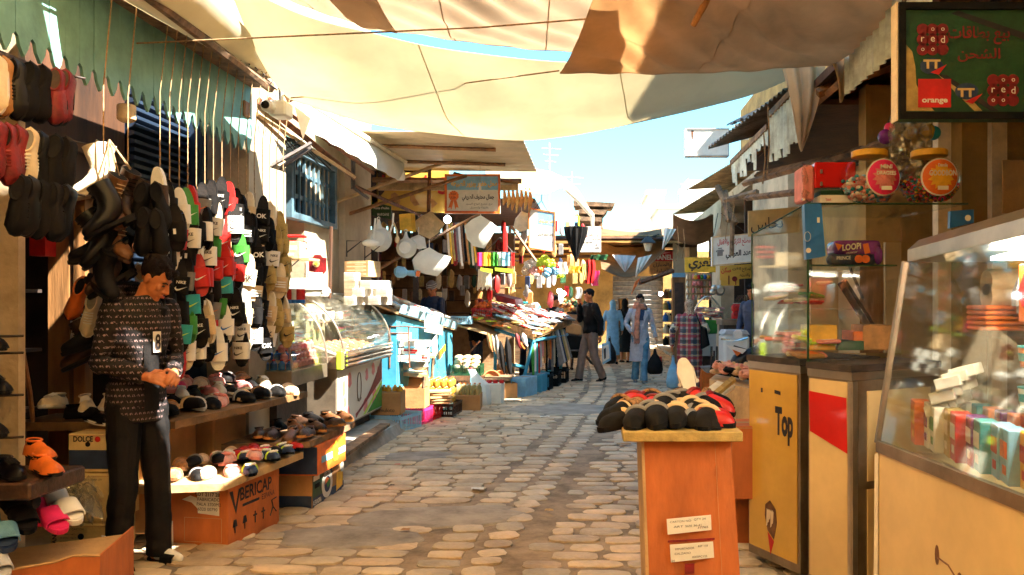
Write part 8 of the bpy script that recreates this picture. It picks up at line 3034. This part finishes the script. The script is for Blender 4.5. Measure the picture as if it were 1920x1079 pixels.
m.prism([S(1618,458,4.262),S(1628,456,4.262),S(1632,474,4.262),S(1622,477,4.262)],(0,0.004,0))
m.prism([S(1566,456,4.262),S(1580,460,4.262),S(1572,470,4.262)],(0,0.004,0))
m.obj('biscuit_print',bo)
t=thing('biscuit_pack','dark blue round biscuit pack lying under the purple one','packet',S(1600,496,4.25))
m=MB('navy')
m.tube([S(1550,489,4.3),S(1556,488,4.3),S(1635,486,4.3),S(1650,484,4.3)],[0.012,0.036,0.036,0.012],12)
bo=m.obj('wrapper',t)
m=MB('card_white')
m.text('PRINCE',S(1582,484,4.255),(1,0,0.05),(0,0,1),0.026,0.075,0.03)
m.obj('lettering',bo,sm=0)
m=MB('orange')
for q_ in(1610,1623):
 m.lathe([(0.001,0),(0.022,0),(0.022,0.004),(0.001,0.005)],S(q_,486,4.262),Matrix.Rotation(PI/2,4,'X'),12)
m.obj('biscuit_print',bo)
t=thing('purple_pouch','shiny purple pouch at the right end of the biscuit packs','packet',S(1648,490,4.2))
m=MB('purple')
m.ball(S(1647,480,4.25),(0.022,0.04,0.05),10)
m.obj('pouch',t)
for nm,pts,lab,Y in(('blue_carton',[(1508,383),(1540,382),(1548,480),(1512,487)],'tall bright blue carton pressed in the upper corner of the showcase',4.07),('blue_carton',[(1782,396),(1826,393),(1826,418),(1781,428)],'small bright blue carton hanging at the right end of the top pane',4.12)):
 t=thing(nm,lab,'carton',S(pts[3][0],pts[3][1],Y))
 m=MB('blue')
 m.prism([S(*p,Y)for p in pts],(0.01,0.09 if Y<4.1 else 0.05,0))
 bo=m.obj('body',t)
 m=MB('card_white')
 cx=sum(p[0]for p in pts)/4
 cyy=sum(p[1]for p in pts)/4
 if Y<4.1:
  m.prism([S(1532,408,Y-0.002),S(1537,408,Y-0.002),S(1537,418,Y-0.002),S(1532,418,Y-0.002)],(0,0.001,0))
  m.tube([S(1514+6*math.sin(a),444-9*math.cos(a),Y-0.002)for a in[k*0.5 for k in range(13)]],0.0012,4)
  m.prism([S(1516+5*math.cos(a),470-5*math.sin(a),Y-0.002)for a in[k*0.6 for k in range(10)]],(0,0.001,0))
 else:
  m.prism([S(1815+6*math.cos(a),409-6*math.sin(a),Y-0.002)for a in[k*0.6 for k in range(10)]],(0,0.001,0))
 m.obj('print',bo)
t=thing('red_box','red two drawer box with metal clasps wrapped in film on top of the showcase','box',S(1545,378,4.4))
m=MB('red_gloss')
m.bb(S(1528,352,4.35),S(1605,304,4.35)+V((0,0.25,0)),bev=0.006)
m.obj('case',t)
m=MB('steel')
for yy in(322,345):
 m.box(S(1540,yy,4.34),(0.012,0.012,0.022),bev=0.003)
m.obj('clasp',t)
m=MB('film')
m.grid(lambda u,v:S(1504+30*u+5*noise.noise(V((u*4,v*4,1))),306+70*v,4.3)+V((0,0.12*u+0.03*noise.noise(V((u*5,v*6,2))),0)),12,16,0.001)
m.obj('wrap',t,sm=20)
m=MB('pink')
m.bb(S(1506,376,4.36),S(1527,310,4.36)+V((0,0.2,0)),bev=0.01)
m.obj('drawer_end',t)
t=thing('tea_box','white and olive box with red letters under the red box','box',S(1560,380,4.35))
m=MB('card_white')
m.bb(S(1539,380,4.33),S(1600,366,4.33)+V((0,0.2,0)))
bo=m.obj('body',t)
m=MB('dark_green')
m.bb(S(1539,366,4.33),S(1600,357,4.33)+V((0,0.2,0)))
m.obj('lid',bo)
m=MB('red')
m.text('TAVI',S(1553,375,4.327),(1,0,0),(0,0,1),0.018,0.03,0.03)
m.obj('lettering',bo,sm=0)
def jar(label,px_,Y,ring_,heart,letters,sweets,sc):
 base=S(px_,380,Y)
 t=thing('candy_jar',label,'jar',base)
 prof=[(0.075,0),(0.115,0.02),(0.150,0.07),(0.158,0.12),(0.150,0.165),(0.118,0.21),(0.088,0.232),(0.084,0.245)]
 m=MB('jar_glass')
 m.lathe(prof,base,n=30,cap=False)
 m.obj('glass',t,sm=80)
 m=MB('yellow')
 m.lathe([(0.088,0.240),(0.094,0.244),(0.094,0.272),(0.088,0.277),(0.01,0.279)],base,n=30)
 m.obj('screw_lid',t)
 m=MB()
 for c in sweets:
  m.use(c)
 r_=random.Random(int(px_))
 for k in range(420 if sc>0.011 else 620):
  z=r_.uniform(0.012,0.115-0.02*math.cos(r_.uniform(0,6)))
  rm=0.5
  for(ra,za),(rb,zb)in zip(prof,prof[1:]):
   if za<=z<=zb:
    rm=ra+(rb-ra)*(z-za)/(zb-za)
  rad=(rm-sc*1.3)*math.sqrt(r_.uniform(0.45,1))
  a=r_.uniform(0,2*PI)
  m.mi=r_.randrange(len(m.ms))
  Mr=Matrix.Rotation(r_.uniform(0,6),4,'Z')@Matrix.Rotation(r_.uniform(-.6,.6),4,'X')
  m.ball(base+V((rad*math.cos(a),rad*math.sin(a),z)),(sc*1.35,sc,sc*0.8),6,Mr)
 o_=m.obj('sweets',t,sm=80)
 o_['kind']='stuff'
 def disc(mat_,R_,dx,dz,off,name,wedge=None):
  m=MB(mat_)
  rings=[]
  for q in(0.02,0.5,1.0):
   ring__=[]
   for k in range(28):
    a=2*PI*k/28
    rr2=R_*q*(1 if not wedge else(1.0 if k%2 else 0.72))
    x,z=dx+rr2*math.cos(a),0.12+dz+rr2*math.sin(a)
    rj=0.158*math.sqrt(max(0.05,1-((z-0.12)/0.19)**2))+off
    y=-math.sqrt(max(0.0001,rj*rj-x*x))
    ring__.append(base+V((x,y,z)))
   rings.append(ring__)
  m.loft(rings,cap=False)
  return m.obj(name,t,sm=60)
 lb=disc('card_white',0.098,0.03 if px_<1700 else 0.0,-0.005,0.002,'label_rim')
 disc(ring_,0.091,0.03 if px_<1700 else 0.0,-0.005,0.0035,'label_face')
 disc(heart,0.07,0.03 if px_<1700 else 0.0,-0.005,0.005,'label_burst',True)
 m=MB('card_white')
 dx=0.03 if px_<1700 else 0.0
 for s_,zz,hh,ww in letters:
  m.text(s_,base+V((dx,-0.170,0.12+zz)),(1,0,0),(0,0,1),hh,ww,0.035)
 m.prism([base+V((dx-0.025,-0.167,0.045)),base+V((dx+0.03,-0.167,0.045)),base+V((dx+0.03,-0.168,0.065)),base+V((dx-0.025,-0.168,0.065))],(0,0.001,0))
 m.obj('lettering',t,sm=0)
 return t
jar('round jar of pastel sugared almonds with a yellow lid and magenta label',1630,4.3,'hot_pink','pink',[('MINI',0.045,0.03,0.06),('DRAGEES',0.012,0.026,0.10)],['pink','fluff_pink','white','teal','sky_blue','white'],0.0125)
jar('round jar of small bright sweets with a yellow lid and orange label',1742,4.28,'orange','yellow',[('Damila',0.052,0.022,0.05),('GOODBON',0.012,0.038,0.14)],['red','hot_pink','green','yellow','teal','brown','dark_red','orange'],0.008)
t=thing('clear_bag','crinkled clear bag of foil balls standing between the two jars','bag',S(1700,375,4.45))
m=MB('film')
for q_ in range(3):
 m.grid(lambda u,v:S(1668+78*u+3*noise.noise(V((v*5,q_,1))),218+130*v+5*noise.noise(V((u*4,v*4,q_))),4.35+0.07*q_)+V((0,0.05*noise.noise(V((u*6,v*6,q_+2))),0)),18,22,0.001)
m.obj('film',t,sm=15)
for i,(px_,py_,r,c)in enumerate([(1660,257,0.042,'purple'),(1738,248,0.048,'amber'),(1706,250,0.035,'amber'),(1750,250,0.04,'teal'),(1668,240,0.03,'hot_pink')]):
 m=MB(c)
 m.ball(S(px_,py_,4.45),r,14)
 m.obj('foil_ball',t)
spread('lollipop_pack',[g_pack('orange','yellow'),g_pack('green','lime'),g_pack('sky_blue','white'),g_pack('red','yellow'),g_pack('cream','pink')],[V((1.0,4.56,1.475)),V((1.13,4.2,1.475)),V((1.3,4.3,1.475)),V((1.2,4.7,1.475))],4,3,'bright packet on the inner shelf of the showcase','packet','packets on the showcase inner shelf',zr=0.12,s=(0.5,0.8))
spread('croissant_bag',[g_pack('tan','orange'),g_pack('cream','beige'),g_pack('lime','white'),g_pack('beige','sky_blue'),g_pack('pink','white')],[V((0.98,4.58,1.20)),V((1.13,4.2,1.20)),V((1.35,4.3,1.20)),V((1.2,4.7,1.20))],5,4,'wrapped snack on the floor of the showcase','packet','snacks on the showcase floor',zr=0.12,s=(0.5,0.9))
for i,(x0,x1,y0,c)in enumerate([(1519,1570,610,'yellow'),(1618,1672,610,'tan'),(1600,1618,622,'orange')]):
 m=MB(c)
 m.bb(S(x0,657,4.3),S(x1,y0,4.3)+V((0,0.2,0)),bev=0.003)
 tag(m.obj('carton'),['yellow open carton at the left of the showcase floor','tan yellow carton at the right of the showcase floor','small orange pack between the two cartons'][i],'carton')
m=MB('dark_green')
m.bb(S(1572,657,4.25),S(1620,640,4.25)+V((0,0.2,0)))
tag(m.obj('green_tray'),'low green tray between the cartons in the showcase','tray')
# ---------------------------------------------------------------- freezer display at the right edge
F0,F1=V((1.31,3.65,0)),V((1.53,1.5,0))
T0,T1=V((1.42,3.60,1.73)),V((1.33,1.5,1.80))
ZR=0.85
t=thing('display_freezer','long glass fronted display freezer with a cream panel at the right edge','freezer',(1.8,2.6,0))
m=MB('panel_cream')
m.prism([F0+V((0,0,0.08)),F1+V((0,0,0.08)),V((2.2,1.5,0.08)),V((2.2,3.65,0.08))],(0,0,ZR-0.12))
bo=m.obj('cabinet',t)
m=MB('dull_steel')
m.prism([F0+V((-0.012,0.01,ZR-0.039)),F1+V((-0.012,0,ZR-0.039)),F1+V((0.02,0,ZR-0.039)),F0+V((0.02,0.01,ZR-0.039))],(0,0,0.05))
m.obj('rail',t)
m=MB('white')
m.prism([F0+V((-0.022,0.012,0.05)),F0+V((-0.008,0.0,0.05)),F0+V((-0.004,0.0,ZR-0.04)),F0+V((-0.016,0.012,ZR-0.05))],(0.02,0.02,0))
m.obj('foam_edge',t)
m=MB('pane')
m.prism([F0+V((0.0,0,ZR+0.012)),F1+V((0,0,ZR+0.012)),T1+V((0,0,-0.05)),T0+V((0,0,-0.05))],(0.004,0,0))
m.obj('front_glass',t)
m=MB('dull_steel')
m.prism([F0+V((-0.01,0.012,ZR)),F0+V((0.012,0.012,ZR)),T0+V((0.012,0.012,-0.05)),T0+V((-0.012,0.012,-0.05))],(0,0.025,0))
m.obj('side_frame',t)
m=MB('steel')
m.loft([[T0+V((0.0,0,-0.055)),T0+V((0.0,0,0.0)),T0+V((0.05,0,0.045)),T0+V((0.5,0,0.05)),T0+V((0.5,0,-0.055))],[T1+V((0.0,0,-0.055)),T1+V((0.0,0,0.0)),T1+V((0.05,0,0.045)),T1+V((0.5,0,0.05)),T1+V((0.5,0,-0.055))]])
m.obj('canopy',t)
m=MB('lit_tube')
m.prism([T0+V((0.10,-0.55,-0.075)),T1+V((0.12,0.3,-0.075)),T1+V((0.32,0.3,-0.075)),T0+V((0.30,-0.55,-0.075))],(0,0,0.014))
m.obj('light_strip',t)
m=MB('pane_clear')
for z in(1.10,1.36):
 m.prism([V((1.50,3.55,z)),V((1.56,1.55,z)),V((2.1,1.55,z)),V((2.1,3.55,z))],(0,0,0.006))
m.obj('shelf',t)
m=MB('tile_brown')
m.bb((2.15,1.5,ZR-0.03),(2.19,3.62,1.68))
m.obj('back_panel',t)
m=MB('brown')
fd=(F1-F0).normalized()
fn_=V((-1,0,0))
for(u,z,a,b)in((0.50,0.50,0.016,0.04),(0.66,0.44,0.022,0.045),(0.82,0.385,0.03,0.025)):
 m.prism([F0+fd*(u+a*math.cos(2*PI*k/12))+V((-0.002,0,z+b*math.sin(2*PI*k/12)))for k in range(12)],(0.001,0,0))
m.tube([F0+fd*0.50+V((0,0,0.49)),F0+fd*0.58+V((0,0,0.485)),F0+fd*0.66+V((0,0,0.44)),F0+fd*0.76+V((0,0,0.41)),F0+fd*0.9+V((0,0,0.36))],0.004,4)
m.obj('flower_print',bo)
m=MB('red')
m.prism([F0+fd*0.50+V((-0.002,0,0.31)),F0+fd*0.56+V((-0.002,0,0.30)),F0+fd*0.56+V((-0.002,0,0.20))],(0.001,0,0))
m.obj('red_print',bo)
def gx(name,me,x,y,z,lab,cat,grp,s=1.0):
 inst(name,me,(x,y,z),lab,cat,grp,yd=(1,-0.25,0),s=s)
bx_=[('orange','yellow'),('red','white'),('sky_blue','orange'),('card_white','purple'),('purple','white'),('yellow','red'),('card_white','green'),('teal','white'),('orange','red'),('khaki','cream'),('sky_blue','red')]
for k in range(20):
 c=bx_[(k*3)%11]
 gx('snack_box',g_box(c[0],c[1],(0.12,0.07,0.19)),1.46+0.015*(k%2),3.55-k*0.098,ZR+0.02,'%s and %s snack box, %s from the far end of the freezer front row'%(c[0].replace('_',' ').replace('card ',''),c[1],ORD[k]),'box','boxes in the freezer front row')
for k in range(20):
 c=bx_[(k*4+3)%11]
 gx('snack_box',g_box(c[0],c[1],(0.12,0.07,0.19)),1.66,3.5-k*0.098,ZR+0.02,'%s and %s snack box, %s from the far end of the freezer back row'%(c[0].replace('_',' ').replace('card ',''),c[1],ORD[k]),'box','boxes in the freezer back row')
for k in range(14):
 for j in range(3):
  c=['pan_white','teal','orange','pan_white'][(k+j)%4]
  gx('paper_cup',g_cup(c,'teal' if c!='teal' else 'card_white'),1.62+0.1*(j%2),2.95-k*0.12,1.108+0.075*j,'white and teal ice cream cup stacked on the lower freezer shelf','cup','cups on the freezer shelf',1.0)
for k in range(9):
 inst('cream_carton',g_box('card_white','cream',(0.16,0.1,0.045)),(1.50+0.03*(k%3),3.42-0.05*(k//3),1.02+0.03*k*0.7),'small glossy white carton piled at the far end of the freezer','box','white cartons in the freezer',yd=(0.8,-0.6,0.3))
for k in range(16):
 c=bx_[(k*5+1)%11]
 gx('snack_box',g_box(c[0],c[1],(0.12,0.07,0.12)),1.86,3.5-k*0.115,1.375,'%s and %s carton, %s from the far end of the upper freezer shelf'%(c[0].replace('_',' ').replace('card ',''),c[1],ORD[k]),'box','boxes on the upper freezer shelf')
m=MB('card_white')
m.tube([(1.56,2.62,1.16),(1.56,2.35,1.16)],0.055,20)
tag(m.obj('paper_roll'),'white patterned paper roll lying on the freezer shelf','paper roll')
t=thing('wafer_cones','pale wafer cups and orange packs at far end of upper freezer shelf','cones',(1.75,3.4,1.37))
m=MB('beige')
for k in range(2):
 for j in range(12):
  m.lathe([(0.055,0),(0.06,0.03)],(1.70+0.012*j,3.45,1.52+0.06*k),Matrix.Rotation(PI/2,4,'Y'),14)
m.obj('wafer_stack',t)
m=MB('orange')
for j in range(5):
 m.box((1.74,3.42,1.385+j*0.022),(0.2,0.18,0.018),bev=0.006)
m.obj('wafer_packs',t)
t=thing('bottle_tray','clear moulded tray of pointed cups on the upper freezer shelf','tray',(1.8,3.1,1.37))
m=MB('silver_bag')
for j in range(5):
 for q_ in range(2):
  m.lathe([(0.028,0),(0.03,0.05),(0.004,0.12)],(1.72+0.02*q_,3.22-0.06*j,1.48-0.03*q_),n=10)
m.obj('cups',t)
for i,(y,c1,c2,w_,h_,z,lab)in enumerate([(2.98,'orange','red',0.10,0.22,1.42,'orange striped sachet strip hanging on the upper freezer shelf'),(2.78,'sky_blue','orange',0.2,0.24,1.375,'blue card with an orange figure on the upper freezer shelf'),(2.50,'red','orange',0.26,0.28,1.375,'big red display box of chocolate bars at the right edge'),(2.2,'red','brown',0.22,0.28,1.375,'second red display box cut off by the picture edge')]):
 t=thing('display_box',lab,'box',(1.62,y,z))
 m=MB(c1)
 m.box((1.64,y,z+h_/2),(0.05,w_,h_),bev=0.004)
 bo=m.obj('carton',t)
 m=MB(c2)
 if i<2:
  m.tube([(1.612,y,z+0.06),(1.612,y+0.01,z+0.12),(1.612,y-0.01,z+0.18)],[0.012,0.02,0.01],6)
 else:
  for q_ in range(3):
   m.box((1.61,y,z+0.16+q_*0.035),(0.02,w_*0.6,0.022),rot=Matrix.Rotation(0.2,3,'X'))
 m.obj('print',bo)
# ---------------------------------------------------------------- dark advertising board, top right
TB=3.3
t=sign('advert_board','dark framed advertising board with red, orange and blue telephone marks at top right',1684,6,2060,224,TB,th=0.06,frame_='black',fw=13,face_='dark_green',prints=[('yellow_swirl','khaki',[pg([(0.04,0.36),(0.07,0.42),(0.085,0.55),(0.09,0.7),(0.12,0.82),(0.18,0.93),(0.04,0.93)],0.002),pg([(0.2,0.62),(0.25,0.66),(0.31,0.74),(0.38,0.86),(0.42,0.93),(0.38,0.93),(0.28,0.76)],0.002)]),('dark_swirl','ink',[pg([(0.2,0.62),(0.46,0.93),(0.5,0.93),(0.24,0.62)],0.003),pg([(0.3,0.07),(0.7,0.3),(0.7,0.36),(0.26,0.09)],0.003)]),('red_blobs','dark_red',[ds(0.12+0.05*i,0.229+0.087*j,11,0.004)for i in range(3)for j in range(3)]+[ds(0.471+0.05*i,0.665+0.087*j,11,0.004)for i in range(3)for j in range(3)]),('rings','card_white',[tx('o',0.12+0.05*i,0.229+0.087*j,13,None,0.006,0.0)for i,j in((1,0),(2,0),(0,2),(1,2))]+[tx('o',0.471+0.05*i,0.665+0.087*j,13,None,0.006,0.0)for i,j in((1,0),(2,0),(0,2),(1,2))]),('red_lettering','card_white',[tx(s_,0.12+0.05*i,0.316,19,None,0.006,0.0)for i,s_ in enumerate('red')]+[tx(s_,0.471+0.05*i,0.752,19,None,0.006,0.0)for i,s_ in enumerate('red')]),('arabic_lettering','dark_red',[tx(ar('بيع بطاقات'),0.40,0.28,30,116,0.005,0.02),tx(ar('الشحن'),0.40,0.45,26,80,0.005,0.02)]),('oval_marks','navy',[ds(0.165,0.545,22,0.004,ky=0.7),ds(0.34,0.76,22,0.004,ky=0.7)]),('oval_tips','red',[pg([(0.16,0.60),(0.24,0.53),(0.2,0.62)],0.005),pg([(0.33,0.85),(0.42,0.78),(0.37,0.87)],0.005)]),('mark_lettering','card_pale',[tx('TT',0.165,0.53,22,32,0.007,0.05),tx('TT',0.335,0.775,22,32,0.007,0.05)]),('orange_square','red',[rc(0.098,0.655,0.262,0.90,0.004)]),('square_lettering','card_white',[tx('orange',0.18,0.85,14,48,0.006,0.03)])])
m=MB('cream')
m.bb(S(1681,226,TB),S(1684,4,TB)+V((0,0.06,0)))
m.obj('side_strip',t)
m=MB('iron')
for x in(1700,1900):
 m.tube([S(x,6,TB)+V((0,0.05,0)),S(x,-120,TB)+V((0.1,0.1,0))],0.01,4)
m.obj('hanger',t)
m=MB('card_edge')
m.bb(S(1880,400,5.1),S(1925,300,5.1)+V((0,0.01,0)))
tag(m.obj('wall_notice'),'faded paper notice stuck to the ochre wall at the right edge','notice')
purge()
